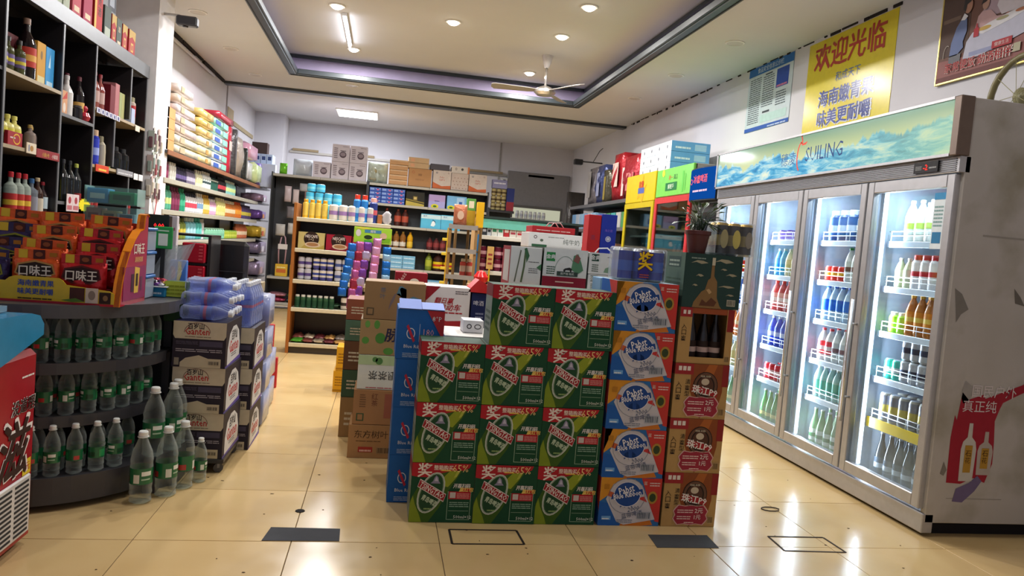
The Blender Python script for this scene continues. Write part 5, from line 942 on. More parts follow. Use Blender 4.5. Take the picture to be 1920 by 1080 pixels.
# ---------------- bottled-water cartons on a dolly ----------------
dl = thing('dolly', 'low black dolly on castors under the first water cartons', 'dolly', (-.85, 4.05, 0))
B().box(-.13, -.2, .05, .13, .2, .075, mat('#2a282a', 'plastic'), .004).build('platform', dl)
for x in (-.1, .1):
    for y in (-.17, .17):
        b = B(); b.lathe([(.024, -.01), (.024, .01)], mat('#3a393b', 'plastic'), seg=14); 
        o = b.build('castor', dl, loc=(x, y, .024), rot=(math.pi / 2, 0, .3)); b = B(); b.box(-.006, -.012, .0, .006, .012, .03, mat('#6a6a6c', 'metal')); b.build('fork', o, rot=(-math.pi / 2, 0, 0))
def p_water(f):
    f.rect(0, 0, 1, 1, '#2a2430', 1); f.poly([(0, 1), (0, .7), (.04, .62), (.96, .62), (1, .7), (1, 1)], '#c9bda4', 2)
    f.text('百岁山', .42, .9, .03, '#2a2226', 3, bold=.012, maxw=.075); f.text('Ganten', .45, .79, .036, '#b3262e', 3, bold=.012, maxw=.115); f.ring(.45, .76, .062, .05, .0025, '#6a3a34', 3, a0=0, a1=180); f.lines(.22, .66, .72, .69, 1, '#6a5a4a', 3)
    f.lines(.06, .5, .48, .58, 3, '#5a5264', 2); f.rect(.5, .46, .94, .58, '#4a4458', 2); f.lines(.06, .34, .94, .42, 2, '#a8a0a8', 2)
    f.poly([(.15, 0), (.15, .1), (.25, .2), (.5, .27), (.68, .2), (.92, .2), (.92, 0)], '#c2b59a', 2); f.bars(.68, .06, .9, .15, '#3a3434', '#b8ab92', 3, 12); f.rect(.04, .04, .13, .2, '#8f8676', 2)
def p_water_side(f):
    f.rect(0, 0, 1, 1, '#2a2430', 1); f.poly([(.12, .0), (.12, .4), (.22, .72), (.42, .86), (.62, .86), (.82, .7), (.92, .4), (.92, .0)], '#dcdad8', 2)
    f.text('百岁山', .52, .66, .052, '#2f2a2c', 3, maxw=.13, bold=.01); f.text('Ganten', .52, .42, .065, '#c22a30', 3, bold=.014, maxw=.22); f.lines(.36, .18, .7, .28, 2, '#6a666a', 3); f.poly([(0, 0), (1, 0), (1, .1), (0, .03)], '#6a58a8', 3)
GP = Proto(box_mk('water_carton', 'carton', .25, .37, .228, '#2a2430', p_water, p_water_side))
for r in range(3): GP.put((-.85 - .007 * r, 4.04 - .004 * r, .076 + r * .2295), 'dark water carton with cream front panel, near stack, %s of three' % ['bottom', 'middle', 'top'][r], rz=-.03 + .01 * r, group='dark water cartons')
for r in range(3): GP.put((-.8, 4.46, .001 + r * .2295), 'dark water carton, second stack behind, %s of three' % ['bottom', 'middle', 'top'][r], rz=.0, group='dark water cartons')
# bottles lying on the near stack, caps to the right
def lying_mk():
    H, R_ = .245, .036; t = thing('lying_water_bottle', '', 'bottle')
    b = B(); m = clear('#d0daf8', .09, .05); b.lathe([(R_ * .8, 0), (R_, .01), (R_ * .9, .05), (R_, .09), (R_ * .93, .12), (R_, .16), (R_ * .8, .19), (R_ * .42, .22), (R_ * .4, .23)], m, seg=14)
    b.build('bottle_body', t); b = B(); b.lathe([(.0155, .226), (.0155, .246), (.013, .248)], mat('#dfe3ec', 'plastic'), seg=12); b.build('cap', t)
    b = B(); b.lathe([(R_ * 1.01, .095), (R_ * 1.01, .15)], clear('#8aa0e0', .35, .1), seg=14, cap=False); b.lathe([(R_ * 1.02, .11), (R_ * 1.02, .125)], clear('#c07a98', .5, .1), seg=14, cap=False); b.build('label_band', t); return t
LW = Proto(lying_mk); n_ = 0
for layer in range(3):
    for k in range(5 - layer):
        for side in range(2):
            if side == 0 and layer == 2 and k == 2: continue
            y = 3.905 + k * .074 + layer * .037; x = -.925 if side else -.985 - .0
            if side: LW.put((-.98 + R.uniform(-.008, .008), y, .766 + .037 + layer * .065), 'clear lilac-blue water bottle lying with cap to the aisle, %s layer, %s from the front' % (['lower', 'middle', 'upper'][layer], ORD[k]), rot=(0, math.pi / 2, 0), group='water bottles lying on the cartons')
            elif k < 4 and layer < 2: pass
for k in range(6):   # upright bottle necks standing in the open second stack
    for q in range(3):
        LW.put((-.87 + q * .07, 4.3 + k * .068 if False else 4.31 + k * .066, .6905), 'blue-tinted water bottle standing on the second stack, row %s, %s' % (ORD[k], ['left', 'middle', 'right'][q]), rot=(0, 0, R.uniform(0, 6)), group='water bottles standing on the second stack')
def wpack(x, y, z, label, rz=0, n=(3, 4), H=.2, R_=.034):
    t = thing('water_pack', label, 'water pack', (x, y, z), rz, group='film-wrapped water packs'); first = None
    for i in range(n[0]):
        for j in range(n[1]):
            px, py = (i - (n[0] - 1) / 2) * R_ * 2.04, (j - (n[1] - 1) / 2) * R_ * 2.04
            if first is None:
                b = B(); b.lathe([(R_ * .8, 0), (R_, .01), (R_ * .92, H * .3), (R_, H * .5), (R_ * .9, H * .68), (R_ * .4, H * .86), (R_ * .38, H * .92)], clear('#8fa4e0', .35, .06), seg=10); b.lathe([(.014, H * .9), (.014, H)], mat('#dfe3ec', 'plastic'), seg=8); b.lathe([(R_ * 1.01, H * .35), (R_ * 1.01, H * .55)], mat('#4a5fb8', 'gloss'), seg=10, cap=False); first = b.build('bottle', t); first.location = (px, py, 0)
            else: o = first.copy(); C.objects.link(o); o.parent = t; o.location = (px, py, 0)
    b = B(); w, d = n[0] * R_ * 1.02 + .004, n[1] * R_ * 1.02 + .004; b.pillow(-w, -d, .001, w, d, H + .006, clear('#cfd6f2', .3, .15), n=6, puff=.86, wob=.04, rnd=R); b.build('wrap', t)
for k in range(4): wpack(-.79, 4.93, .001 + k * .208, 'film-wrapped pack of blue water bottles behind the cartons, %s from the floor' % ORD[k], rz=.03 * (k % 2))
for k in range(2): wpack(-.82, 5.35, .001 + k * .208, 'film-wrapped water pack at the far end of the stacks, %s' % ['lower', 'upper'][k])
t = thing('red_box', 'upright red board leaning beyond the water packs', 'board', (-.8, 6.0, 0)); B().box(-.13, -.02, 0, .0, .02, .5, mat('#c0222c', 'plastic'), .004).build('panel', t); B().box(-.0, -.02, 0, .04, .02, .24, mat('#c0222c', 'plastic'), .004).build('foot', t)
stackbox('small_brown_box', 'small brown carton on top of the far water pack', 'carton', -.87, -.74, 4.84, .13, .842, .905, '#a8987a')

# ---------------- chair and red drawers ----------------
t = thing('office_chair', 'black leather high-backed chair behind the counter', 'chair', (-1.11, 5.78, 0)); M_le = mat('#1c1b1e', 'gloss')
b = B(); b.box(-.125, -.03, .62, .12, .05, 1.13, M_le, .03); o = b.build('backrest', t); b = B(); b.box(-.115, -.036, .9, .11, -.03, .905, mat('#39383c', 'plastic')); b.build('seam', o)
b = B(); b.box(-.2, -.03, .42, .2, .42, .52, M_le, .03); b.build('seat', t); b = B(); b.tube([(0, .2, .09), (0, .2, .42)], .03, mat('#5a5a5e', 'metal'), 10); b.build('column', t)
for k in range(5): a = k * 1.2566; b = B(); b.tube([(0, .2, .09), (.24 * math.cos(a), .2 + .24 * math.sin(a), .05)], .016, mat('#222226', 'plastic')); b.lathe([(.025, -.012), (.025, .012)], mat('#222226', 'plastic'), .24 * math.cos(a), .2 + .24 * math.sin(a), .025, 8); b.build('leg', t)
t = thing('shelf_unit', 'small black shelf unit holding the red drawers', 'shelf', (-1.36, 5.52, 0)); M_b2 = mat('#1a191c', 'plastic')
b = B(); b.box(-.2, -.15, 0, -.18, .15, 1.165, M_b2); b.build('side_board', t); b = B(); b.box(.17, -.15, 0, .19, .15, 1.165, M_b2); b.build('side_board', t)
for z in (.1, .45, .8, .955, 1.15): b = B(); b.box(-.18, -.15, z, .17, .15, z + .015, M_b2); b.build('shelf', t)
for k, z in enumerate((.815, .971)):
    s_ = thing('red_box', 'translucent red plastic drawer, %s of two on the black unit' % ['lower', 'upper'][k], 'drawer', (-1.26, 5.5, z + .001)); B().box(-.09, -.16, 0, .06, .14, .134, mat('#b31a30', 'gloss'), .006).build('drawer_body', s_)
    b = B(); 
    for q in range(5): b.box(.02, -.162, .02 + q * .022, .045, -.16, .03 + q * .022, mat('#d8505a', 'plastic'))
    o = b.build('slot', s_); o['kind'] = 'stuff'
MB_ = Proto(bottle_mk('small_bottle', 'bottle', 'jar', .1, .02, '#3a3048', '#dfe0e2', '#9aa0a4', (.2, .6)))
for k in range(4): MB_.put((-1.52 + k * .043, 5.42, .972), 'small dark bottle with white cap beside the red drawer, %s from left' % ORD[k], group='small bottles beside the red drawers')
# ---------------- liquor rack on the left wall ----------------
lr = thing('liquor_rack', 'tall black liquor rack with grey edges along the left wall', 'shelf', (-2.0, 0, 0))
M_k = mat('#1d191b', 'plastic'); M_g = mat('#66676a', 'plastic'); M_be = mat('#a89678', 'plastic')
RB = -.322
def rbox(nm, y0, y1, z0, z1, m=M_k, x0=RB, x1=0, edge=None):
    b = B(); b.box(x0, y0, z0, x1, y1, z1, m); o = b.build(nm, lr)
    if edge: B().box(x1, y0, z0 - .001, x1 + .006, y1, z1 + .001, edge).build('edge_strip', o)
rbox('back_panel', 3.9, 6.58, 0, 2.47, x1=RB + .012)
rbox('base', 3.9, 6.58, 0, .1, x0=RB + .012)
rbox('top_beam', 3.9, 6.58, 2.38, 2.478, mat('#55575a', 'plastic'), x0=-.03, x1=.012)
rbox('top_board', 3.9, 6.58, 2.45, 2.47, x0=RB + .012, x1=-.03)
for y in (3.91, 4.29, 4.975, 5.49, 6.565): rbox('divider', y - .01, y + .01, .1, 2.38, x0=RB + .012, edge=M_g)
rbox('divider', 6.18, 6.2, 1.99, 2.38, x0=RB + .012, edge=M_g); rbox('divider', 5.875, 5.895, 1.6, 1.965, x0=RB + .012, edge=M_g); rbox('divider', 6.225, 6.245, 1.26, 1.575, x0=RB + .012, edge=M_g)
SH = {'a': [(1.97, M_be), (1.58, M_be), (1.215, M_k), (.85, M_k), (.5, M_k)], 'b': [(1.85, M_g), (1.31, M_k), (.9, M_k), (.5, M_k)], 'c': [(1.97, M_be), (1.585, M_be), (1.245, M_k), (.9, M_k), (.5, M_k)]}
for bay, (y0, y1) in {'a': (4.3, 4.965), 'b': (4.985, 5.48), 'c': (5.5, 6.555)}.items():
    for z, m in SH[bay]: rbox('shelf', y0, y1, z - .018, z, m, x0=RB + .012, edge=M_g if m is M_k else m)
for z in (1.97, 1.58, 1.2, .8): rbox('shelf', 3.92, 4.28, z - .018, z, M_k, x0=RB + .012)
LX = -2.06
def bt(mk, spots_, label, grp=None):
    p = Proto(mk)
    for k, s_ in enumerate(spots_):
        y, z = s_[0], s_[1]; x = s_[2] if len(s_) > 2 else LX
        p.put((x, y, z + .0006), (label % ORD[k]) if '%' in label else label, rz=random.uniform(-.3, .3), group=grp)
bm = bottle_mk
bt(bm('liqueur_bottle', 'bottle', 'square', .19, .032, '#4a4a2a', '#2a2420', '#6a5a8a', (.2, .5), mark='#c8b83a', bk='glazed'), [(4.38, 1.97), (4.45, 1.97), (4.53, 1.97, -2.04)], 'small dark liqueur bottle on the top left shelf, %s from left', 'small liqueur bottles')
bt(bm('wine_bottle', 'bottle', 'wine', .34, .05, '#1c1214', '#8a6a58', '#b8382a', (.2, .52), mark='#d8a04a', bk='glazed', seg=16), [(4.65, 1.97)], 'very large dark bottle with a red label on the top shelf')
def pbox(name, label, cat, y0, y1, z0, h, col, prt=None, x1=-2.03, d=.09, kind='paper', group=None):
    t = thing(name, label, cat, (x1, (y0 + y1) / 2, z0 + .0008), group=group); w = y1 - y0; b = B(); b.box(-d, -w / 2, 0, 0, w / 2, h, mat(col, kind), .002); b.build('box_body', t)
    if prt: b = B(); prt(RT(b, 0, -w / 2, 0, w, h)); b.build('printed_front', t)
    return t
gold = lambda c: (lambda f: (f.text('酒', .5, .62, .04, c, 1, maxw=.05), f.rect(.2, .1, .8, .2, c, 1)))
pbox('gift_box', 'dark red bottle box behind the large dark bottle', 'box', 4.6, 4.76, 1.97, .25, '#5a1a22', x1=-2.14)
pbox('gift_box', 'yellow-orange bottle box on the top shelf', 'box', 4.72, 4.825, 1.97, .24, '#c8922c', lambda f: (f.ell(.5, .7, .012, .025, '#7a5a1a', 1), f.rect(.1, .02, .9, .2, '#c9c090', 1)))
pbox('gift_box', 'bright blue bottle box on the top shelf', 'box', 4.83, 4.94, 1.97, .235, '#2f8cc8', lambda f: (f.poly([(.3, .5), (.5, .85), (.55, .5)], '#b8d8e8', 1), f.rect(.15, .02, .85, .16, '#a8c8dc', 1)))
bt(bm('grain_liquor_bottle', 'bottle', 'square', .17, .036, '#d8cf7a', '#d8cf6a', '#cfc84a', (.15, .55), bk='gloss'), [(4.4, 1.58), (4.475, 1.58), (4.55, 1.58)], 'yellow-green liquor bottle above the red carton, %s from left', 'yellow-green liquor bottles')
pbox('liquor_carton', 'red open carton with a gold ribbon before the yellow-green bottles', 'carton', 4.36, 4.52, 1.58, .075, '#9a1c26', lambda f: (f.ring(.6, .5, .04, .03, .008, '#d8a02c', 1), f.rect(.15, .5, .5, .6, '#d8c0b8', 1)), x1=-2.0, d=.02)
bt(bm('decanter', 'bottle', 'square', .15, .032, '#8a7a74', '#b89a5a', None, bk='glazed'), [(4.64, 1.58, -2.1), (4.74, 1.58), (4.84, 1.58, -2.1)], 'small glass decanter with a gold stopper, %s from left', 'small decanters')
pbox('price_strip', 'red price strip with gold characters on the shelf edge', 'price tag', 4.66, 4.96, 1.545, .05, '#8a2026', lambda f: (f.text('小酒小仓', .38, .45, .024, '#d8b04a', 1, maxw=.09), f.text('小甜酒', .78, .45, .024, '#e8d8d0', 1, maxw=.08)), x1=-1.985, d=.007)
pbox('price_card', 'cream price card clipped to the shelf edge', 'price tag', 4.54, 4.655, 1.555, .06, '#d8c8b0', lambda f: (f.ell(.5, .5, .02, .016, '#a87a3a', 1), f.rect(.15, .2, .3, .8, '#8a8a94', 1)), x1=-1.985, d=.006)
bt(bm('red_label_bottle', 'bottle', 'square', .23, .034, '#9aa49a', '#b8202c', '#b02a2a', (.08, .48), mark='#d8b03a', bk='glazed'), [(4.54, 1.215), (4.625, 1.215), (4.705, 1.215)], 'clear liquor bottle with red label and red cap, %s from left', 'red-label liquor bottles')
bt(bm('clear_bottle', 'bottle', 'wine', .24, .035, '#7a8a8c', '#8a1c26', None, bk='glazed'), [(4.35, 1.215, -2.1), (4.45, 1.215, -2.1)], 'plain clear bottle with a dark red cap, %s from left', 'clear bottles at rack left')
bt(bm('blue_cap_bottle', 'bottle', 'square', .21, .036, '#6a7078', '#2a5a8a', '#8a8a94', (.1, .5), bk='glazed'), [(4.785, 1.215)], 'grey glass bottle with a blue cap in the lower left bay')
bt(bm('spirit_bottle', 'bottle', 'wine', .22, .034, '#3a2420', '#c8b08a', '#c8bca8', (.1, .45), bk='glazed'), [(4.862, 1.215)], 'dark bottle with a tan capsule and cream label')
bt(bm('spirit_bottle', 'bottle', 'wine', .2, .03, '#2a1c20', '#8a1c2a', '#b8c8d0', (.2, .55), bk='glazed'), [(4.93, 1.215)], 'dark bottle with a red cap and pale blue label')
# bay b
bt(bm('white_bottle', 'bottle', 'wine', .26, .04, '#d0ccca', '#c8c4c4', None, bk='gloss'), [(5.2, 1.85)], 'white ceramic bottle wrapped beside two dark wines')
bt(bm('wine_bottle', 'bottle', 'wine', .29, .036, '#1a1418', '#5a1c2a', '#c8a05a', (.15, .42), bk='glazed'), [(5.3, 1.85, -2.1), (5.39, 1.85)], 'dark wine bottle with a maroon capsule, %s from left', 'wines in the second bay')
pbox('liquor_pouch', 'orange and cream wrapped bottle at the left of the second bay', 'packet', 5.06, 5.15, 1.85, .15, '#c8926a', lambda f: (f.poly([(.1, .6), (.9, 1), (.9, .7)], '#b83a30', 1), f.ell(.5, .3, .02, .03, '#d8c8b8', 1)))
bt(bm('short_jar', 'jar', 'jar', .09, .034, '#211c20', '#3a3438', None, bk='glazed'), [(5.3, 1.85, -2.03)], 'short black jar before the dark wines')
b = B(); b.lathe([(.0001, 0), (.03, .008), (.042, .035), (.03, .06), (.012, .068), (.02, .075), (.024, .09), (.016, .105), (.0001, .108)], mat('#b02a3c', 'gloss'), seg=14); tag(b.build('gourd_ornament', loc=(-2.03, 5.41, 1.8506)), 'small crimson gourd ornament at the edge of the grey shelf', 'ornament')
bt(bm('wine_bottle', 'bottle', 'wine', .27, .037, '#16181a', '#202226', None, bk='glazed'), [(5.1, 1.31, -2.12), (5.2, 1.31), (5.3, 1.31)], 'plain black wine bottle in the lower second bay, %s from left', 'black wines in the second bay')
bt(bm('wine_bottle', 'bottle', 'wine', .26, .035, '#22262a', '#b8c05a', '#8a2024', (.05, .25), bk='glazed'), [(5.41, 1.31)], 'dark wine bottle with a lime capsule')
bt(bm('oil_bottle', 'bottle', 'square', .19, .028, '#b8b42a', '#b09a3a', '#d8cf2c', (.15, .55)), [(5.04, 1.31)], 'slim yellow bottle at the left of the lower second bay')
for k, (y0, w) in enumerate([(5.08, .09), (5.17, .1)]): pbox('price_tag', 'red and white paper price tag, %s of two' % ['left', 'right'][k], 'price tag', y0, y0 + w, 1.25, .11, '#d8c4c4', lambda f: (f.ell(.5, .65, .022, .022, '#a83a44', 1), f.rect(.1, .1, .9, .35, '#b86a70', 1)), x1=-1.98, d=.004)
t = thing('star_price_tag', 'bright yellow spiky price tag on the lower shelf edge', 'price tag', (-1.984, 5.36, 1.3)); b = B(); pts = []
for k in range(28): a = k / 28 * 6.283; r_ = 1 if k % 2 else .82; pts.append((.1 * r_ * math.cos(a), .045 * r_ * math.sin(a)))
b.prism(pts, 'x', 0, .004, mat('#e8d81c', 'print')); b.build('card', t)
# bay c
bt(bm('liquor_bottle', 'bottle', 'wine', .25, .033, '#b8a8a0', '#c89a4a', '#d8c8b8', (.3, .5), bk='glazed'), [(5.56, 1.97)], 'pale bottle with a gold cap in the third bay')
bt(bm('liquor_bottle', 'bottle', 'wine', .26, .034, '#8a4a44', '#8a1c26', '#b89a94', (.2, .5), bk='glazed'), [(5.65, 1.97), (5.745, 1.97)], 'reddish bottle with a dark red cap, %s from left', 'reddish bottles in the third bay')
bt(bm('liquor_bottle', 'bottle', 'wine', .2, .032, '#4a1a20', '#7a1c26', '#6a2a2a', (.2, .5), bk='glazed'), [(5.83, 1.97, -2.1)], 'small maroon bottle in the third bay')
pbox('gift_box', 'dark crimson bottle box in the third bay', 'box', 5.87, 5.96, 1.97, .22, '#6a1420')
pbox('gift_box', 'dusty pink tall bottle box in the third bay', 'box', 5.965, 6.05, 1.97, .25, '#a86a6e')
for k in range(2): pbox('gift_box', 'pale green slim bottle box, %s of two' % ['left', 'right'][k], 'box', 6.055 + k * .058, 6.11 + k * .058, 1.97, .2, '#b0b07a' if k else '#9aa070')
bt(bm('tin', 'tin', 'spray', .22, .035, '#b8a89a', '#8f8a6a', '#a82a2a', (.3, .7)), [(6.4, 1.97)], 'tall tin with a red band in the narrow end bay')
pbox('gift_box', 'pale blue folded carton beside the tall tin', 'box', 6.27, 6.35, 1.97, .12, '#a8b4d0', x1=-2.01)
for k in range(6): pbox('price_tag', 'small white and blue price tag on the third bay, %s from left' % ORD[k], 'price tag', 5.51 + k * .075, 5.575 + k * .075, 1.935, .038, '#c8cadc', lambda f: f.rect(.3, .2, .7, .8, '#4a4a7a', 1), x1=-1.985, d=.004, group='price tags on the third bay')
pbox('price_tag', 'white price tag hanging below the end bay', 'price tag', 6.3, 6.4, 1.92, .045, '#d8cfc0', x1=-1.985, d=.004)
bt(bm('blue_bottle', 'bottle', 'spray', .25, .03, '#2430a0', '#c8a88a', '#3040b8', (.1, .75), mark='#9aa8e0', bk='glazed'), [(5.56, 1.585), (5.7, 1.585)], 'cobalt blue ceramic bottle in the third bay, %s of two', 'cobalt bottles')
bt(bm('ornate_bottle', 'bottle', 'flat', .22, .04, '#b8b09a', '#8a8268', None, sy=.6, bk='gloss'), [(5.81, 1.585)], 'ornate cream-coloured bottle with a twisted neck')
bt(bm('green_bottle', 'bottle', 'wine', .21, .03, '#8aa050', '#7a8a5a', '#4f8a5a', (.1, .5), bk='glazed'), [(5.935, 1.585)], 'green glass bottle beside the round black ones')
bt(bm('round_black_bottle', 'bottle', 'flat', .18, .05, '#191a1e', '#1c1c20', None, bk='glazed', seg=16), [(6.1, 1.585), (6.26, 1.585), ], 'round black bottle with a ribbon neck, %s of two', 'round black bottles')
pbox('price_strip', 'orange price plate under the blue bottles', 'price tag', 5.54, 5.78, 1.54, .05, '#c8401e', lambda f: f.lines(.2, .2, .8, .8, 1, '#e8c04a', 1), x1=-1.985, d=.006)
pbox('acrylic_strip', 'clear price rail under the black bottles', 'price tag', 5.95, 6.3, 1.55, .045, '#8a8a90', lambda f: f.lines(.05, .3, .95, .7, 1, '#c8c8cc', 1), x1=-1.985, d=.008)
for k in range(2): pbox('price_tag', 'white price tag at the right end of the middle shelf, %s' % ['left one', 'right one'][k], 'price tag', 6.32 + k * .12, 6.42 + k * .12, 1.54, .05, '#d8d8dc', x1=-1.985, d=.004)
bt(bm('small_red_bottle', 'bottle', 'wine', .17, .028, '#7a1c20', '#3a1a1c', '#a02a2a', (.1, .5), bk='glazed'), [(5.56, 1.245), (5.64, 1.245), (5.73, 1.245), (6.33, 1.245), (6.42, 1.245)], 'small dark red bottle on the lowest visible shelf, %s from left', 'small red bottles')
# boxes on top of the rack
for k, (y0, y1, h, c, l) in enumerate([(4.9, 4.98, .3, '#a8b09a', 'pale sage box on the rack top, left one'), (5.0, 5.09, .28, '#b0b8a4', 'pale sage box on the rack top, right one'), (5.13, 5.26, .34, '#b84a58', 'rose-red tall box on the rack top'), (5.3, 5.44, .34, '#a83454', 'magenta tall box on the rack top'), (5.9, 6.0, .2, '#4a544c', 'dark framed box on the rack top')]):
    pbox('gift_box', l, 'box', y0, y1, 2.478, h, c, gold('#d8c0a0') if k > 1 else (lambda f: f.poly([(.2, .1), (.5, .6), (.8, .2), (.7, .9), (.3, .8)], '#7f8a74', 1)), x1=-2.02)
pbox('gift_box', 'red and gold box with bold black lettering on the rack top', 'box', 5.48, 5.62, 2.478, .29, '#b8282a', lambda f: (f.rect(0, 0, .25, 1, '#d8a83a', 1), f.text('贵酒', .6, .6, .06, '#2a1a14', 2, vert=True)), x1=-2.02)
pbox('gift_box', 'grey-green box with a pale base on the rack top', 'box', 5.66, 5.78, 2.478, .22, '#4f5a54', lambda f: f.rect(.1, .05, .9, .35, '#a8b0a0', 1), x1=-2.02)
o = pbox('gift_box', 'silver-grey framed box stacked above the gold boxes', 'box', 5.66, 5.98, 2.701, .18, '#8a8c90', lambda f: (f.rect(.5, .08, .98, .95, '#3a3c44', 1), f.rect(.6, .25, .88, .7, '#9aa0ac', 2)), x1=-2.06)
for k in range(3): pbox('gift_box', 'gold-topped red bottle box on the rack top, %s of three' % ['left', 'middle', 'right'][k], 'box', [5.8, 6.02, 6.16][k], [5.89, 6.12, 6.3][k], 2.478, .19 if k else .2, '#a82a2c', lambda f: (f.poly([(0, .62), (.5, .75), (1, .6), (1, 1), (0, 1)], '#b8943a', 1), f.rect(.3, .15, .7, .5, '#c8a04a', 1), f.rect(.38, .22, .62, .42, '#a83a30', 2)), x1=-2.02, group='gold-topped boxes')
# clip strips hanging on the pillar
b_ = [('#b8a8a4', .0), ('#9aa89e', .1), ('#8a4a50', .2), ('#c8c4bc', .05), ('#a8b0a8', .15)]
for k in range(8):
    for j in range(3 if k < 6 else 2):
        z = 2.0 - j * .2 - (k % 2) * .05; y = 6.64 + (k % 4) * .06; x = -1.944
        if k < 4: loc = (x, y, z); rz = 0
        else: loc = (-1.99 - (k - 4) * .07 + .03, 6.615, z - .03); rz = -math.pi / 2
        t = thing('hanging_pack', 'small blister pack hanging on the white pillar, strip %s, %s from top' % (ORD[k], ORD[j]), 'packet', loc, rz, group='blister packs on the pillar')
        b = B(); b.box(.001, -.025, -.16, .004, .025, 0, mat(['#c4bfba', '#a8b0a8', '#b8a29e'][(k + j) % 3]), .001); b.build('card', t); b = B(); b.box(.004, -.016, -.14, .016, .016, -.05, mat(['#6a4a52', '#8a9a94', '#c8c0b0', '#9a5058'][(k * 2 + j) % 4], 'plastic'), .004); b.build('blister', t)
b = B(); b.tube([(-1.944, 6.72, 1.5), (-1.94, 6.78, 1.38), (-1.94, 6.74, 1.28), (-1.94, 6.76, 1.18)], .004, mat('#b8333c', 'plastic')); b.tube([(-1.944, 6.72, 1.5), (-1.94, 6.68, 1.36), (-1.94, 6.75, 1.24)], .003, mat('#8a8a8c', 'plastic')); tag(b.build('cord'), 'thin red and grey cord looped on the white pillar', 'cord')
b = B(); b.lathe([(.0001, -.05), (.04, -.03), (.045, 0), (.02, .03), (.0001, .04)], mat('#c8202c', 'plastic'), seg=12, sy=.5); tag(b.build('red_pouch', loc=(-1.915, 6.76, 1.16)), 'small red pouch at the end of the looped cord', 'pouch')

# ---------------- toiletries shelves on the left wall ----------------
ts = thing('toiletries_shelf', 'long grey metal shelf run of toiletries along the left wall', 'shelf', (-1.93, 6.97, 0)); YL = 4.85
b = B(); b.box(-.4, 0, 0, -.375, YL, 1.86, mat('#242428', 'plastic')); b.build('back_panel', ts)
for k in range(6): b = B(); b.box(-.375, k * YL / 5 - (0 if k == 0 else .015), 0, -.34, k * YL / 5 + .03 - (0 if k == 0 else .015), 1.86, mat('#2c2c30', 'plastic')); b.build('upright', ts)
TZ = [1.86, 1.615, 1.335, 1.055, .76, .45, .15]
for i, z in enumerate(TZ):
    for k in range(5):
        dx = 0 if i == 0 else -.02
        b = B(); b.box(-.375, k * YL / 5 + .002, z - .03, dx, (k + 1) * YL / 5 - .002, z - .004, mat('#3a3a3e' if i == 0 else '#8a8a88', 'plastic')); o = b.build('shelf_board', ts)
        b = B(); b.prism([(dx, z - .045), (dx + .012, z - .042), (dx + .006, z), (dx, z)], 'y', k * YL / 5 + .002, (k + 1) * YL / 5 - .002, mat('#8a5a3c', 'paper') if i == 0 else mat('#a8a698', 'plastic')) if False else b.box(dx, k * YL / 5 + .003, z - .045, dx + .01, (k + 1) * YL / 5 - .003, z - .0, mat('#8f5e40', 'paper') if i == 0 else mat('#b4b0a0', 'plastic'), .003); b.build('price_rail', o)
def run(spec, z, x, y0, grp, shelf_lab, col2=True):
    y = y0; cnt = {}
    for (nm, cat, style, H, R_, body, cap, lab, desc, n, extra) in spec:
        p = Proto(bottle_mk(nm, cat, style, H, R_ * .84, body, cap, lab, **extra))
        for k in range(n):
            p.put((x, y + R_, z + .0006), '%s, %s%s' % (desc, shelf_lab, '' if n == 1 else ', %s of %d' % (ORD[k], n)), rz=random.uniform(-.15, .15), group=grp if n > 1 else None); y += R_ * 2.12
        y += .012
    return y
e0 = {}; lz1 = dict(lz=(.25, .5))
run([('spray_can', 'can', 'spray', .19, .03, '#dcd8d6', '#d8d4d2', '#d8d2d0', 'white spray can with a red band', 1, dict(lz=(.75, .78), mark='#b83a40')), ('deodorant', 'can', 'spray', .165, .026, '#8a3458', '#6a2444', '#9a4468', 'plum-coloured spray can', 4, lz1), ('shampoo_bottle', 'bottle', 'spray', .17, .034, '#d8d4c8', '#d0ccc0', '#c8c4b8', 'plain white toiletry bottle', 3, lz1), ('shampoo_bottle', 'bottle', 'flat', .15, .03, '#2c2440', '#1c1830', '#6a5a8a', 'dark purple bottle', 6, lz1), ('shampoo_bottle', 'bottle', 'flat', .16, .032, '#7a6f84', '#4a4458', '#b8b0c0', 'grey-violet bottle', 5, lz1),
     ('lotion_bottle', 'bottle', 'flat', .18, .042, '#e0dcb8', '#e8e4d8', '#d8cf9a', 'pale yellow lotion bottle', 3, lz1), ('lotion_bottle', 'bottle', 'flat', .19, .045, '#dfe0dc', '#e8e8e4', '#c8cfc8', 'white lotion bottle with a dark mark', 4, dict(lz=(.2, .6), mark='#3a4a4c')), ('soap_tin', 'bottle', 'spray', .15, .036, '#2c5a4c', '#1c3a34', '#d0d4c8', 'dark green toiletry bottle', 5, dict(lz=(.75, .84))), ('shampoo_bottle', 'bottle', 'flat', .19, .04, '#202024', '#141416', '#b8404a', 'black bottle with a red band', 5, lz1), ('shampoo_bottle', 'bottle', 'flat', .18, .045, '#8ac0b8', '#d8e0dc', '#c8d890', 'pale teal and green bottle', 6, lz1)], 1.615, -2.04, 7.1, 'bottles on the upper toiletries shelf', 'upper toiletries shelf')
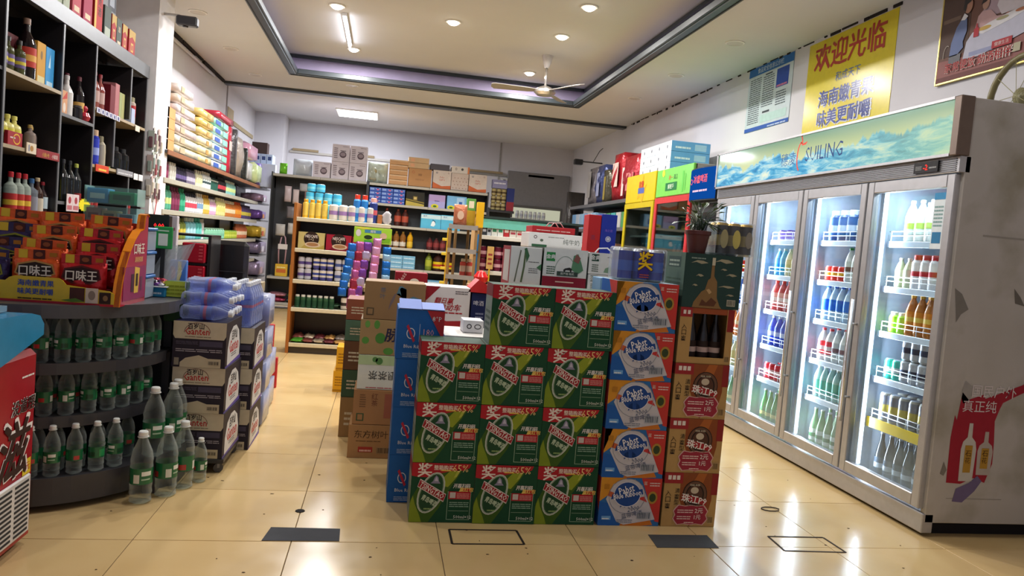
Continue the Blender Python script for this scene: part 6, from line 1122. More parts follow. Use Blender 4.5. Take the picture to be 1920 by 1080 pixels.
run([('shampoo_bottle', 'bottle', 'flat', .225, .05, '#e0dede', '#24347a', '#d8d4d8', 'large white bottle with navy cap', 2, dict(lz=(.2, .6), mark='#7a2a4a')), ('shampoo_bottle', 'bottle', 'flat', .23, .045, '#5ab090', '#2a8a6a', '#c8d88a', 'green and yellow shampoo bottle', 2, lz1), ('shampoo_bottle', 'bottle', 'flat', .23, .045, '#7a2c4c', '#6a2444', '#8a3c5c', 'maroon shampoo bottle', 3, lz1), ('shampoo_bottle', 'bottle', 'flat', .23, .045, '#2a9a72', '#1f8a62', '#4ab088', 'emerald shampoo bottle', 2, lz1), ('shampoo_bottle', 'bottle', 'flat', .2, .045, '#dfdcdc', '#2a2c3a', '#c84a5a', 'white bottle with a dark cap', 5, lz1), ('shampoo_bottle', 'bottle', 'flat', .22, .042, '#e0e0dc', '#e4e2dc', '#7a9ab8', 'slim white bottle', 3, lz1), ('shampoo_bottle', 'bottle', 'flat', .22, .045, '#d8b04a', '#c89a3a', '#e4dc9a', 'golden yellow bottle', 3, lz1), ('lotion_bottle', 'bottle', 'flat', .19, .04, '#d8a8c4', '#e4dce0', '#e8d8e0', 'pink lotion bottle', 4, lz1), ('lotion_bottle', 'bottle', 'flat', .22, .055, '#e0d890', '#e8e4cc', '#d8cf7a', 'broad pale yellow bottle', 4, lz1),
     ('cleaner_bottle', 'bottle', 'flat', .21, .05, '#c87a3a', '#e0d8c8', '#e0cfa8', 'orange-brown bottle with cream label', 6, lz1), ('cleaner_bottle', 'bottle', 'flat', .22, .05, '#d8742a', '#c8502a', '#e09a3a', 'bright orange bottle', 4, lz1), ('shampoo_bottle', 'bottle', 'flat', .2, .045, '#5a4a74', '#3a3458', '#c8b84a', 'violet and yellow bottle', 8, lz1)], 1.335, -2.06, 7.15, 'bottles on the middle toiletries shelf', 'middle toiletries shelf')
run([('detergent_bottle', 'bottle', 'flat', .22, .06, '#b8742a', '#24346a', '#e0dcd0', 'amber detergent bottle with navy cap', 3, dict(lz=(.45, .7))), ('cleaner_bottle', 'bottle', 'flat', .215, .055, '#7a8a3a', '#5a6a2c', '#c8b84a', 'olive green bottle', 2, lz1), ('cleaner_bottle', 'bottle', 'flat', .225, .06, '#7ab8c4', '#c8dce0', '#a8d0d8', 'light blue cleaner bottle', 3, lz1), ('toilet_cleaner', 'bottle', 'flat', .23, .06, '#4ab0a8', '#3aa098', '#6ac0b8', 'turquoise toilet cleaner bottle', 2, lz1), ('spray_bottle', 'bottle', 'spray', .225, .035, '#d4d4d8', '#b8b8c0', '#c8c8cc', 'white spray bottle', 2, lz1), ('cup_tub', 'tub', 'jar', .13, .06, '#8ac8a8', '#a8d8c0', '#7ab898', 'pale green lidded tub', 8, lz1), ('cup_tub', 'tub', 'jar', .11, .055, '#a8b83a', '#8ab04a', '#c8cf5a', 'yellow-green tub', 7, lz1), ('cleaner_bottle', 'bottle', 'flat', .2, .05, '#c8704a', '#a85a3a', '#e0c8a8', 'terracotta bottle', 7, lz1)], 1.055, -2.06, 7.5, 'bottles on the lower toiletries shelf', 'lower toiletries shelf')
# paper packs on the top of the shelf run
def tissue_box(f): f.rect(0, 0, 1, 1, '#d8a468', 1); f.ell(.35, .5, .02, .02, '#6a4a24', 2); f.rect(.66, .15, .85, .85, '#c9b088', 2)
for k in range(4): stackbox('tissue_carton', 'orange tissue carton with a dark dot, %s of four at the shelf end' % ['bottom', 'second', 'third', 'top'][k], 'carton', -2.3, -1.95, 7.0, .24, 1.861 + k * .095, 1.861 + (k + 1) * .095, '#d89c62', tissue_box)
stackbox('tissue_carton', 'tall orange tissue carton standing on the dotted ones', 'carton', -2.3, -2.08, 7.0, .24, 2.242, 2.53, '#d89a64', lambda f: f.rect(.4, .1, .6, .9, '#c9b088', 1)); stackbox('tissue_carton', 'pale yellow tissue carton, highest at the shelf end', 'carton', -2.3, -2.04, 7.0, .24, 2.531, 2.64, '#cfbf8a', lambda f: f.lines(.1, .5, .8, .8, 1, '#a08a5a', 1))
R = random.Random(21)
def pack(name, label, y0, y1, z0, z1, c, x0=-2.26, x1=-1.95, group=None, sticker=None, puff=.72, kind='gloss', wrap=True):
    t = thing(name, label, 'paper pack', ((x0 + x1) / 2, (y0 + y1) / 2, z0), group=group); x0, x1, y0, y1, z0, z1 = -(x1 - x0) / 2, (x1 - x0) / 2, -(y1 - y0) / 2, (y1 - y0) / 2, 0, z1 - z0; b = B(); b.pillow(x0, y0, z0, x1, y1, z1, mat(c, kind), n=6, puff=puff, wob=.12, rnd=R); b.build('wrapped_rolls', t)
    for (u0, v0, u1, v1, cc) in (sticker or []):
        b = B(); f = RT(b, x1 + .003, y0, z0, y1 - y0, z1 - z0, eps=.001); f.rect(u0, v0, u1, v1, cc); b.build('printed_patch', t)
    return t
for k in range(7):
    z0 = 1.862 + k * .092; pack('toilet_paper_pack', 'cream pink-tinged toilet paper pack, layer %s from the shelf, near pile' % ORD[k], 7.27, 7.27 + .85 - .05 * k, z0, z0 + .088, ['#d8cdb4', '#dcd6c4', '#d9c6c0', '#ddd0d0', '#e0d4d4', '#dccfc0', '#dfd6d2'][k], group='toilet paper in the near pile', sticker=[(.2, .2, .4, .8, '#c8a888')])
for k in range(6):
    z0 = 1.862 + k * .095; pack('toilet_paper_pack', 'yellowish toilet paper pack, layer %s from the shelf, second pile' % ORD[k], 8.16, 8.72, z0, z0 + .091, ['#dccb94', '#ddd0a4', '#e0d8b8', '#d9c080', '#d8bc70', '#dcc27a'][k], group='toilet paper in the second pile', sticker=[(.5, .2, .7, .7, '#b88a4a')])
for k in range(6):
    z0 = 1.862 + k * .095; pack('toilet_paper_pack', 'white and teal toilet paper pack, layer %s from the shelf, third pile' % ORD[k], 8.78, 9.5, z0, z0 + .091, ['#d4dce4', '#cfd9e6', '#c8e0d8', '#d0dae4', '#a8d4c4', '#8ecab4'][k], group='teal toilet paper in the third pile', sticker=[(.05, .2, .4, .7, '#3a5aa8'), (.6, .2, .95, .9, '#8accb8')])
pack('toilet_paper_pack', 'crimson paper pack topping the teal pile', 8.95, 9.75, 2.437, 2.53, '#b02a3c'); pack('toilet_paper_pack', 'crimson upright paper pack behind the teal pile', 9.56, 9.76, 1.862, 2.43, '#b02a3c', sticker=[(.1, .5, .9, .7, '#c8b8b0')])
pack('quilted_bag', 'tall dark bag beside the beige quilted one', 9.95, 10.1, 1.862, 2.45, '#4a4648', kind='foil'); pack('quilted_bag', 'tall beige quilted plastic bag on the toiletries run', 10.12, 10.65, 1.862, 2.4, '#b8a898', kind='foil')
pack('quilted_bag', 'narrow dark patterned pack before the pink one', 10.72, 10.85, 1.862, 2.3, '#3a3c3a', kind='foil', sticker=[(.2, .1, .8, .9, '#6a6c66')])
pack('sanitary_pack', 'pink soft pack above the white and green ones', 10.9, 11.6, 2.18, 2.42, '#d8a0b8'); pack('sanitary_pack', 'white soft pack below the pink one', 10.9, 11.25, 1.862, 2.17, '#cfcfd0'); pack('sanitary_pack', 'white and lime soft pack beside the white one', 11.3, 11.75, 1.862, 2.17, '#c8d8a0', x1=-1.9); 
# ---------------- helpers for goods in rows along x ----------------
def rowx(spec, z, y, x0, grp, where, gap=.01):
    x = x0
    for (nm, cat, style, H, R_, body, cap, lab, desc, n, extra) in spec:
        p = Proto(bottle_mk(nm, cat, style, H, R_, body, cap, lab, **extra))
        for k in range(n):
            p.put((x + R_, y, z + .0006), '%s, %s%s' % (desc, where, '' if n == 1 else ', %s' % ORD[k]), rz=random.uniform(-.2, .2), group=grp if n > 1 else None); x += R_ * 2.1
        x += gap
    return x
def unit(name, label, x0, x1, y, d, zs, ztop, post, board, rail, back, side=.03, nb=1, closed=True):
    """gondola facing the shop front: posts, back panel, boards with price rails"""
    t = thing(name, label, 'shelf', (0, y, 0)); b = B(); b.box(x0, d - .02, .02, x1, d, ztop, back); b.build('back_panel', t)
    for x in (([x0 - side, x1] if side != .03 else [x0 - side]) if side else []): b = B(); b.box(x, .0 if closed else -.0, 0, x + side, d, ztop, post, .003); b.build('side_post', t)
    w = (x1 - x0) / nb
    for z in zs:
        for k in range(nb):
            b = B(); b.box(x0 + k * w + .001, .012, z - .03, x0 + (k + 1) * w - .001, d - .021, z, board); o = b.build('shelf_board', t); b = B(); b.box(x0 + k * w + .001, 0, z - .038, x0 + (k + 1) * w - .001, .012, z + .002, rail, .003); b.build('price_rail', o)
    return t
def box1(name, label, cat, x0, x1, y0, d, z0, z1, col, front=None, group=None, kind='paper'): return stackbox(name, label, cat, x0, x1, y0, d, z0, z1, col, front, None, group, kind=kind)
M_wood = mat('#a0622c', 'paper'); M_crm = mat('#cfc6ac', 'plastic'); M_blk = mat('#1f1e21', 'plastic')
# ---------------- left gondola ----------------
g1 = unit('gondola_shelf', 'double gondola shelf with orange wooden end post in the middle of the shop', -.885, .05, 7.7, .42, [1.375, 1.065, .75, .465, .105], 1.52, M_wood, mat('#b8b09a', 'plastic'), M_crm, M_blk)
B().box(-.885, .03, 0, .05, .4, .07, mat('#3a3430', 'plastic')).build('plinth', g1)
b = B()
for k in range(27):
    for j in range(10): b.box(-.87 + k * .034, .395, .52 + j * .05 - (.4 if j > 4 else 0) + (.35 if j > 4 else 0), -.862 + k * .034, .4, .528 + j * .05 - (.05 if j > 4 else 0), mat('#4a484c', 'matte'))
o = b.build('peg_holes', g1); o['kind'] = 'stuff'
gy = 7.78; ex = dict(lz=(.15, .8))
def bag(name, label, cat, x0, x1, y0, y1, z0, z1, c, kind='foil', group=None, patch_=None, puff=.3, wob=.25, n=6):
    t = thing(name, label, cat, ((x0 + x1) / 2, (y0 + y1) / 2, z0), group=group); w, d, h = x1 - x0, y1 - y0, z1 - z0
    b = B(); b.pillow(-w / 2, -d / 2, 0, w / 2, d / 2, h, c if not isinstance(c, str) else mat(c, kind), n=n, puff=puff, wob=wob, rnd=R); b.build('bag_body', t)
    if patch_: b = B(); f = FR(b, -w / 2, -d / 2 - .002, 0, w, h, eps=.001); patch_(f); b.build('printed_front', t)
    return t
rowx([('snack_packet', 'packet', 'spray', .19, .03, '#e0b02c', '#d8a01c', '#e8c85a', 'yellow upright snack tube', 4, ex), ('milk_powder_tin', 'tin', 'can', .16, .045, '#d8d4cc', '#c8c4b8', '#d8d0c8', 'white milk powder tin with a purple mark', 5, dict(lz=(.1, .9), mark='#9a7ab0'))], 1.375, gy, -.84, 'goods on the left gondola top', 'gondola top, front row')
rowx([('milk_powder_tin', 'tin', 'can', .155, .045, '#4fb0d0', '#b8c8cc', '#4ab4d8', 'light blue tin', 5, dict(lz=(.08, .92), mark='#7accdf'))], 1.375 + .0, gy + .12, -.84, 'blue tins lower', 'gondola top, rear row below')
for k in range(4): box1('tin_riser', 'small cream carton under the upper blue tins, %s from left' % ORD[k], 'carton', -.84 + k * .095, -.75 + k * .095, gy + .17, .1, 1.376, 1.53, '#c8c0b0')
rowx([('milk_powder_tin', 'tin', 'can', .12, .044, '#4fb0d0', '#b8c8cc', '#4ab4d8', 'light blue upper tin', 4, dict(lz=(.08, .92), mark='#7accdf'))], 1.531, gy + .215, -.84, 'blue tins upper', 'upper layer on the gondola')
rowx([('milk_powder_tin', 'tin', 'can', .085, .044, '#4fb0d0', '#b8c8cc', '#4ab4d8', 'small light blue topmost tin', 2, dict(lz=(.08, .92), mark='#7accdf'))], 1.652, gy + .215, -.83, 'blue tins topmost', 'top of the tin pile')
rowx([('cleaner_can', 'bottle', 'spray', .28, .036, '#2f86d0', '#d83a24', '#2a7ac8', 'blue spray bottle with orange-red cap', 2, dict(lz=(.15, .75), mark='#9ac8e8')), ('cleaner_can', 'bottle', 'spray', .26, .04, '#2a3a80', '#e0a8a0', '#24347a', 'navy spray bottle with a pale pink cap', 1, dict(lz=(.15, .75), mark='#b8505a'))], 1.375, gy, -.34, 'blue spray bottles', 'gondola top')
box1('brown_box', 'small brown box beside the navy spray bottle', 'box', -.09, -.045, gy - .03, .08, 1.376, 1.47, '#a8683a')
bag('plastic_bag', 'crumpled clear plastic bag at the right end of the gondola top', 'bag', -.04, .05, gy - .04, gy + .06, 1.376, 1.51, clear('#d8d4d8', .45, .15))
rowx([('olive_bottle', 'bottle', 'flat', .17, .03, '#4a8a3a', '#2a7a3a', '#d8d4c8', 'green bottle behind the spray bottles', 2, {})], 1.375, gy + .15, -.4, 'green bottles', 'gondola top')
# coffee cartons
def p_cof(c, tx='NESCAFE'): return lambda f: (f.ell(.5, .6, .075, .075, '#2c1a16', 1), f.text(tx, .5, .76, .03, '#e8dcd8', 2, bold=.014, maxw=.12), f.text('1+2', .5, .58, .025, '#d8c8b0', 2), f.ell(.55, .26, .075, .028, '#d8c0a8', 2), f.ell(.55, .27, .058, .018, '#a87a52', 3), f.poly([(.1, 0), (.3, .3), (.8, .12), (1, .3), (1, 0)], c, 1))
box1('coffee_carton', 'cream coffee carton with a dark round logo and cup', 'carton', -.86, -.6, 7.73, .2, 1.066, 1.235, '#c8b878', p_cof('#b8a050')); box1('coffee_carton', 'dark red coffee carton with a dark round logo and cup', 'carton', -.585, -.335, 7.73, .2, 1.066, 1.23, '#a01c34', p_cof('#7a1428')); box1('coffee_carton', 'second dark red coffee carton, partly hidden by sachets', 'carton', -.325, -.08, 7.73, .2, 1.066, 1.225, '#a01c34', p_cof('#7a1428'))
for r_ in range(2):
    rowx([('yogurt_can', 'can', 'can', .115, .033, '#c8c8d4', '#d4d4d8', '#c4c4d0', 'silver milk can with a purple band', 2, dict(lz=(.1, .9), mark='#5a4a8a')), ('yogurt_can', 'can', 'can', .115, .033, '#4a4a90', '#d4d4d8', '#e0d8cc', 'blue and cream milk can', 3, dict(lz=(.3, .9), mark='#3a4a9a')), ('yogurt_can', 'can', 'can', .115, .033, '#d4d4d8', '#c8ccd8', '#c8c8d4', 'white milk can with a blue band', 3, dict(lz=(.1, .9), mark='#4a5a9a'))], .7505 + r_ * .1165, 7.78, -.85, 'milk cans on the gondola', ['lower', 'upper'][r_] + ' layer, middle gondola shelf')
rowx([('glass_bottle', 'bottle', 'pet', .18, .034, '#b8b4a8', '#d8d4cc', '#a8a498', 'pale glass drink bottle', 1, {})], .75, 7.78, -.26, 'x', 'beside the milk cans')
rowx([('small_milk_bottle', 'bottle', 'jar', .13, .027, '#2c5a3c', '#dfe0dc', '#1f4a34', 'dark green bottle with a white lid', 7, dict(lz=(.15, .6)))], .465, 7.77, -.86, 'green white-lidded bottles', 'fourth gondola shelf')
for k in range(3): bag('green_pack', 'dark green bag lying behind the lidded bottles, %s from left' % ORD[k], 'bag', -.5 + k * .07, -.4 + k * .07, 7.8, 7.9, .466, .52, '#2a4a34')
for r_ in range(2):
    rowx([('spotted_can', 'can', 'can', .125, .035, '#c8c0b4', '#c8a860', '#d8d0c4', 'white can with dark cow spots', 5, dict(lz=(.1, .9), mark='#3a3230'))], .4655 + r_ * .1265, 7.79 + r_ * .02, -.4 + .07 * r_, 'cow-spot cans', ['lower', 'upper'][r_] + ' layer, fourth gondola shelf')
for k in range(14):
    c = ['#5aa03a', '#8a4a44', '#b8a890', '#6a2a34', '#c89a5a', '#8a8078'][k % 6] if k else '#5ab03a'; x0 = -.87 + (k % 7) * .105
    bag('snack_bag', '%s snack bag lying on the lowest gondola shelf, %s, %s from left' % (['green', 'maroon', 'beige', 'dark red', 'tan', 'grey'][k % 6], ['front', 'behind'][k // 7], ORD[k % 7]), 'bag', x0, x0 + .13, 7.72 + (k // 7) * .13, 7.86 + (k // 7) * .13, .106 + (k // 7) * .001, .15 + .03 * (k // 7), c, group='bags on the lowest shelf', puff=.2)
# ---------------- hanging sachet display in front of the gondola ----------------
hs = thing('sachet_display', 'lime green header stand hung with blue, purple and pink sachet strips', 'display', (-.1, 6.5, 0))
b = B(); b.tube([(0, .03, 0), (0, .03, 1.3)], .012, mat('#5a5a5e', 'metal'), 8); b.lathe([(.13, 0), (.13, .012), (.02, .02)], mat('#3a3a3e', 'metal'), 0, .03, 0, 20); b.build('stand', hs)
b = B(); b.box(-.165, .0, 1.185, .155, .012, 1.32, mat('#a8d83a', 'gloss'), .003); f = FR(b, -.165, -.0005, 1.185, .32, .135, eps=.001); f.rect(.28, .66, .72, .86, '#4a8ab0', 1); f.text('魔咖', .5, .76, .022, '#e8f0e8', 2); f.ell(.12, .62, .022, .03, '#e0d8d8', 1); f.poly([(.0, .9), (.2, 1), (.5, .95), (.3, .86)], '#e0d84a', 1); f.ell(.78, .5, .03, .03, '#d8b89a', 1); f.rect(.28, -.15, .48, .2, '#4ab03a', 1); f.ell(.38, .38, .035, .018, '#2a3a24', 1); f.poly([(.6, .1), (.95, .1), (.98, .4), (.66, .3)], '#7ab82a', 1); b.build('header_card', hs)
stc = [('#1f6ad0', -.2, .42, -.19), ('#1f78d8', -.135, .1, 0), ('#c87ab8', -.085, .3, -.25), ('#7a3aa0', -.03, .45, -.2), ('#d884c0', .045, .44, -.03), ('#1f74d0', .125, .38, .0)]
SX = [(-.165, 1.17, -.235, .72, '#2270d0', 'blue'), (-.1, 1.19, -.155, .62, '#b85a9a', 'mauve'), (-.035, 1.19, -.11, .66, '#7f44a8', 'purple'), (.04, 1.23, .01, .72, '#d88ac4', 'pink'), (.125, 1.16, .13, .74, '#1f74d0', 'blue right')]
for (xa, za, xb, zb, c, nm) in SX:
    n = 7; g = bpy.data.objects.new('sachet_strip', None); C.objects.link(g); g.parent = hs
    for k in range(n):
        t0, t1 = k / n, (k + 1) / n; z0 = za + (zb - za) * t1; z1 = za + (zb - za) * t0; xc = xa + (xb - xa) * (t0 + t1) / 2
        b = B(); b.pillow(xc - .035, -.022, z0 - .004, xc + .035, -.006, z1 + .004, mat(c if k % 3 != 1 else {'#2270d0': '#3f8ae0', '#b85a9a': '#a02a44', '#7f44a8': '#b8a8cc', '#d88ac4': '#e0a4d0', '#1f74d0': '#9ac4e4'}[c], 'foil'), n=5, puff=.45, wob=.3, rnd=R); b.build('sachet', g)
# ---------------- right gondola with teal header ----------------
g2 = unit('gondola_shelf', 'white-shelved gondola with a pale teal header behind the milk cartons', .9, 2.0, 7.2, .42, [1.345, 1.0, .6, .15], 1.515, mat('#b08a5a', 'paper'), mat('#c8c8c4', 'plastic'), mat('#e4e2da', 'plastic'), M_blk)
B().box(.9, .0, 1.515, 2.0, .42, 1.535, mat('#2a3a38', 'plastic')).build('top_board', g2)
B().box(.905, .012, 1.42, 1.62, .02, 1.51, mat('#6fc4b4', 'gloss')).build('header_strip', g2); B().box(.868, -.004, .1, .9, .0, 1.35, mat('#2f7ab8', 'gloss')).build('blue_end_strip', g2)
def smallbox(x0, w, h, c, nm, z, y, d=.08, mark=None, grp=None): return box1('drink_box', nm, 'box', x0, x0 + w, y, d, z, z + h, c, (lambda f: (f.rect(.15, .35, .85, .6, mark, 1), f.lines(.2, .7, .8, .85, 1, mark, 1))) if mark else None, grp)
xx = .93
for k, (w, h, c, m, d_) in enumerate([(.05, .1, '#30343a', '#b8b8c0', 'dark and silver'), (.045, .1, '#b8bcc4', '#30343a', 'silver'), (.06, .115, '#dfe2dc', '#3a7a5a', 'white green-marked'), (.06, .115, '#e0e2de', '#3a8a6a', 'white green-printed'), (.06, .12, '#b83038', '#e8d8d0', 'red'), (.07, .085, '#ddd6cc', '#b84a5a', 'cream'), (.07, .08, '#e0d0c8', '#c03a44', 'cream and red'), (.06, .1, '#d88a94', '#e8dcd8', 'pink'), (.07, .09, '#dcd8b0', '#8aa04a', 'pale yellow'), (.06, .12, '#5ab040', '#e0e8d0', 'bright green'), (.06, .1, '#d0d0cc', '#8a9a8a', 'grey-white'), (.06, .12, '#4a9a4a', '#d8e4c8', 'leaf green')]):
    smallbox(xx, w - .004, h, c, '%s drink box on the upper shelf of the teal-header gondola' % d_, 1.346, 7.225, mark=m, grp='drink boxes on the upper shelf'); xx += w
rowx([('instant_porridge_can', 'can', 'can', .12, .036, '#7a2038', '#c8b8a8', '#6a1a34', 'maroon porridge can with pale flower', 8, dict(lz=(.08, .92), mark='#d8a8b0'))], 1.0, 7.26, .92, 'maroon cans lower layer', 'lower layer, second shelf of the right gondola')
rowx([('instant_porridge_can', 'can', 'can', .12, .036, '#7a2038', '#c8b8a8', '#6a1a34', 'maroon porridge can with pale flower', 8, dict(lz=(.08, .92), mark='#d8a8b0'))], 1.1215, 7.26, .92, 'maroon cans upper layer', 'upper layer, second shelf of the right gondola')
rowx([('plastic_jar', 'jar', 'jar', .17, .05, '#c8b8a0', '#a83a30', '#d8c8a8', 'cream plastic jar with dark red lid', 9, {})], .6, 7.28, .92, 'jars on the third shelf', 'third shelf of the right gondola')
t = thing('hanging_shovel', 'yellow toy shovel hanging on a strip before the gondola', 'toy', (1.02, 7.16, .62)); b = B(); b.box(-.008, -.005, .0, .008, .005, .42, mat('#e0b81c', 'plastic'), .002); b.build('shaft', t); b = B(); b.box(-.03, -.008, -.12, .03, .006, .02, mat('#e8c020', 'plastic'), .008); b.build('blade', t); b = B(); b.box(-.033, -.006, .4, .033, .004, .62, mat('#d8b06a', 'paper'), .002); f = FR(b, -.033, -.0065, .4, .066, .22, eps=.001); f.lines(.2, .2, .8, .8, 3, '#a03a3a', 1); b.build('card', t)
b = B(); b.lathe([(.0001, -.05), (.05, -.03), (.06, .01), (.035, .05), (.012, .06), (.0001, .065)], mat('#d81c20', 'gloss'), seg=10); tag(b.build('red_bag', loc=(.78, 5.9, .985)), 'small shiny red knotted bag behind the green cartons', 'bag')
for k in range(4): box1('plain_carton', 'tan carton under the red knotted bag, %s from the floor' % ORD[k], 'carton', .68, .9, 5.8, .22, k * .233, (k + 1) * .233, '#a8845c')
# narrow wooden rack between the gondolas
wr = thing('wooden_rack', 'narrow wooden rack with grey wire shelves left of the right gondola', 'rack', (.7, 6.75, 0), rz=-.25)
for (x, y) in ((-.12, -.02), (.12, -.02), (-.12, .3), (.12, .3), (0, .3)): b = B(); b.box(x - .012, y - .012, 0, x + .012, y + .012, 1.42, mat('#9a7a50', 'paper'), .002); b.build('post', wr)
for z in (.15, .4, .66, .93, 1.17, 1.385): b = B(); b.box(-.107, -.03, z, .107, .31, z + .018, mat('#8a8682', 'metal')); b.box(-.132, -.045, z - .01, .132, -.033, z + .03, mat('#9a9692', 'plastic')); b.build('shelf_board', wr)
rowx([('small_packet', 'packet', 'spray', .16, .028, '#c8483a', '#d8c8b0', '#d8b8a0', 'small red and cream tube', 2, {})], .949, 6.85, .7, 'rack tubes', 'wooden rack, second shelf'); rowx([('small_packet', 'packet', 'spray', .15, .028, '#5a5450', '#8a8480', '#3a3a44', 'dark tube', 2, {})], .679, 6.85, .64, 'dark tubes', 'wooden rack, middle shelf')
box1('tea_tin', 'green and white square tin on the wooden rack top', 'tin', .73, .81, 6.9, .09, 1.56, 1.67, '#5a9a4a', lambda f: f.rect(.2, .2, .8, .8, '#dcd8c0', 1)); box1('tea_tin', 'bright yellow square tin on the wooden rack top', 'tin', .815, .88, 6.8, .08, 1.405, 1.64, '#e8b41c')
bag('biscuit_pack', 'orange and cream biscuit pack on the wooden rack', 'packet', .6, .72, 6.74, 6.8, 1.405, 1.6, '#c87a5a', patch_=lambda f: f.ell(.5, .5, .03, .04, '#d8b8a0', 1)); box1('yellow_box', 'mustard box supporting the green tin', 'box', .725, .812, 6.88, .12, 1.404, 1.559, '#b8982a')
ys_ = thing('clip_strip', 'yellow plastic clip strip hanging left of the wooden rack', 'clip strip', (.555, 6.72, .72)); b = B(); b.box(-.005, -.004, 0, .005, .004, .66, mat('#d8a81c', 'plastic')); b.build('strip', ys_)
for k in range(5): b = B(); b.box(-.045, -.01, .02 + k * .13, .0, .006, .045 + k * .13, mat('#e8c83a', 'plastic'), .003); b.build('clip', ys_)
# ---------------- shelves along the back ----------------
M_peg = mat('#303236', 'plastic'); M_gr = mat('#a09c94', 'plastic')
s1 = unit('shelving_unit', 'dark pegboard wall shelf at the back left with bags hanging below', -1.75, -.34, 11.85, .4, [2.075, .5, .1], 2.1, M_peg, M_gr, M_gr, M_peg, nb=2, side=.02)
b = B()
for i in range(34):
    for j in range(9): b.box(-1.72 + i * .04, .375, 1.8 + j * .03, -1.712 + i * .04, .379, 1.808 + j * .03, mat('#55565a', 'matte'))
o = b.build('peg_holes', s1); o['kind'] = 'stuff'
s2 = unit('shelving_unit', 'long dark wall shelf at the back with oil bottles and tissue boxes', -.3, 1.57, 11.85, .4, [2.07, 1.765, 1.43, 1.09, .76, .4, .1], 2.09, M_peg, mat('#6a6a6a', 'plastic'), mat('#b0aca0', 'plastic'), M_peg, nb=2, side=.02)
Y = 11.88
def p_cook(f): f.rect(0, 0, 1, 1, '#c4bcc4', 1); f.ell(.62, .42, .052, .05, '#54464e', 2); f.ell(.62, .44, .04, .03, '#8a7c84', 3); f.rect(.45, .62, .78, .66, '#54464e', 3); f.lines(.1, .2, .32, .85, 6, '#6a5e66', 2); f.lines(.6, .88, .92, .93, 1, '#6a5e66', 2)
for k, (x0, z0) in enumerate([(-1.17, 2.077), (-.895, 2.077), (-.625, 2.077), (-.895, 2.345), (-.625, 2.345)]):
    box1('rice_cooker_box', 'grey-white boxed rice cooker on the back shelf, %s' % ['lower left', 'lower middle', 'lower right', 'upper left', 'upper right'][k], 'box', x0, x0 + .262, Y, .28, z0, z0 + .266 if k else z0 + .24, '#c4bcc4', p_cook, 'boxed rice cookers')
bag('roll_bag', 'clear bag of white paper rolls on the back left shelf', 'bag', -1.47, -1.19, Y, Y + .2, 2.077, 2.33, clear('#c8ccd0', .5, .1)); b = B()
for k in range(4): b.tube([(-1.42 + k * .05, Y + .1, 2.1), (-1.36 + k * .05, Y + .12, 2.25)], .022, mat('#d4d2ce'), 8)
tag(b.build('paper_roll'), 'white paper rolls inside the clear bag on the back shelf', 'paper roll', kind='stuff')
bag('green_pouch', 'lime green pouch leaning on the white cartons, back left', 'pouch', -1.66, -1.55, Y - .02, Y + .03, 2.077, 2.24, '#6ab82a', n=4)
bag('nappy_bag', 'clear bag of sponges and cloths between cookers and tissue cartons', 'bag', -.34, -.03, Y, Y + .24, 2.077, 2.4, clear('#c8d0c0', .6, .12), wob=.4)
for k in range(4): bag('sponge', ['beige', 'green', 'tan', 'white'][k] + ' sponge inside the clear bag on the back shelf', 'sponge', -.31 + (k % 2) * .13, -.2 + (k % 2) * .13, Y + .06, Y + .18, 2.09 + (k // 2) * .12, 2.19 + (k // 2) * .12, ['#a8a084', '#8a9a6a', '#b0a07a', '#b8b8a8'][k], kind='matte')
for k in range(5): box1('tissue_pack', 'flat tan tissue pack, %s in the pile on the back shelf' % ['lowest', 'second lowest', 'middle', 'second highest', 'highest'][k], 'packet', -.01, .28, Y, .28, 2.077 + k * .078, 2.152 + k * .078, '#c89a6c', lambda f: f.rect(.05, .75, .95, .95, '#dcc09a', 1), 'flat tan tissue packs')
box1('tissue_carton', 'tan kraft tissue carton with a small red round mark', 'carton', .295, .655, Y, .28, 2.077, 2.36, '#b8895a', lambda f: (f.ring(.2, .78, .02, .02, .005, '#b05a3a', 1), f.rect(.42, .6, .58, .72, '#9a6f48', 1), f.lines(.3, .35, .7, .45, 2, '#9a6f48', 1)))
for k in range(2): box1('tissue_pack', 'light tan tissue pack lying on the kraft carton, %s' % ['lower', 'upper'][k], 'packet', .28, .6, Y, .25, 2.361 + k * .085, 2.445 + k * .085, '#c8a880', lambda f: f.rect(.1, .2, .3, .8, '#d8a078', 1), 'tissue packs on the kraft carton')
def p_baby(f): f.rect(0, 0, 1, 1, '#cfc2b8', 1); f.poly([(0, 0), (1, 0), (1, .2), (.5, .14), (.1, .3), (0, .35)], '#c8683c', 2); f.ring(.2, .86, .014, .014, .006, '#2a3a5a', 2); f.text('Baby', .5, .62, .035, '#b8604a', 2); f.text('care', .5, .48, .026, '#b8604a', 2); f.ring(.85, .88, .012, .012, .004, '#8a6a60', 2)
box1('baby_carton', 'pale baby-care carton with orange swoosh, left of the dotted one', 'carton', .68, .965, Y, .28, 2.077, 2.365, '#cfc2b8', p_baby); box1('baby_carton', 'pale carton dotted with small brown prints', 'carton', .972, 1.245, Y, .28, 2.077, 2.345, '#c8b8ae', lambda f: [f.ell(.12 + (k % 5) * .19 + (k // 5 % 2) * .08, .12 + (k // 5) * .2, .008, .006, '#8a6450', 1) for k in range(20)])
box1('baby_carton', 'pale baby-care carton with orange swoosh, right of the dotted one', 'carton', 1.255, 1.54, Y, .28, 2.077, 2.355, '#cfc2b8', p_baby)
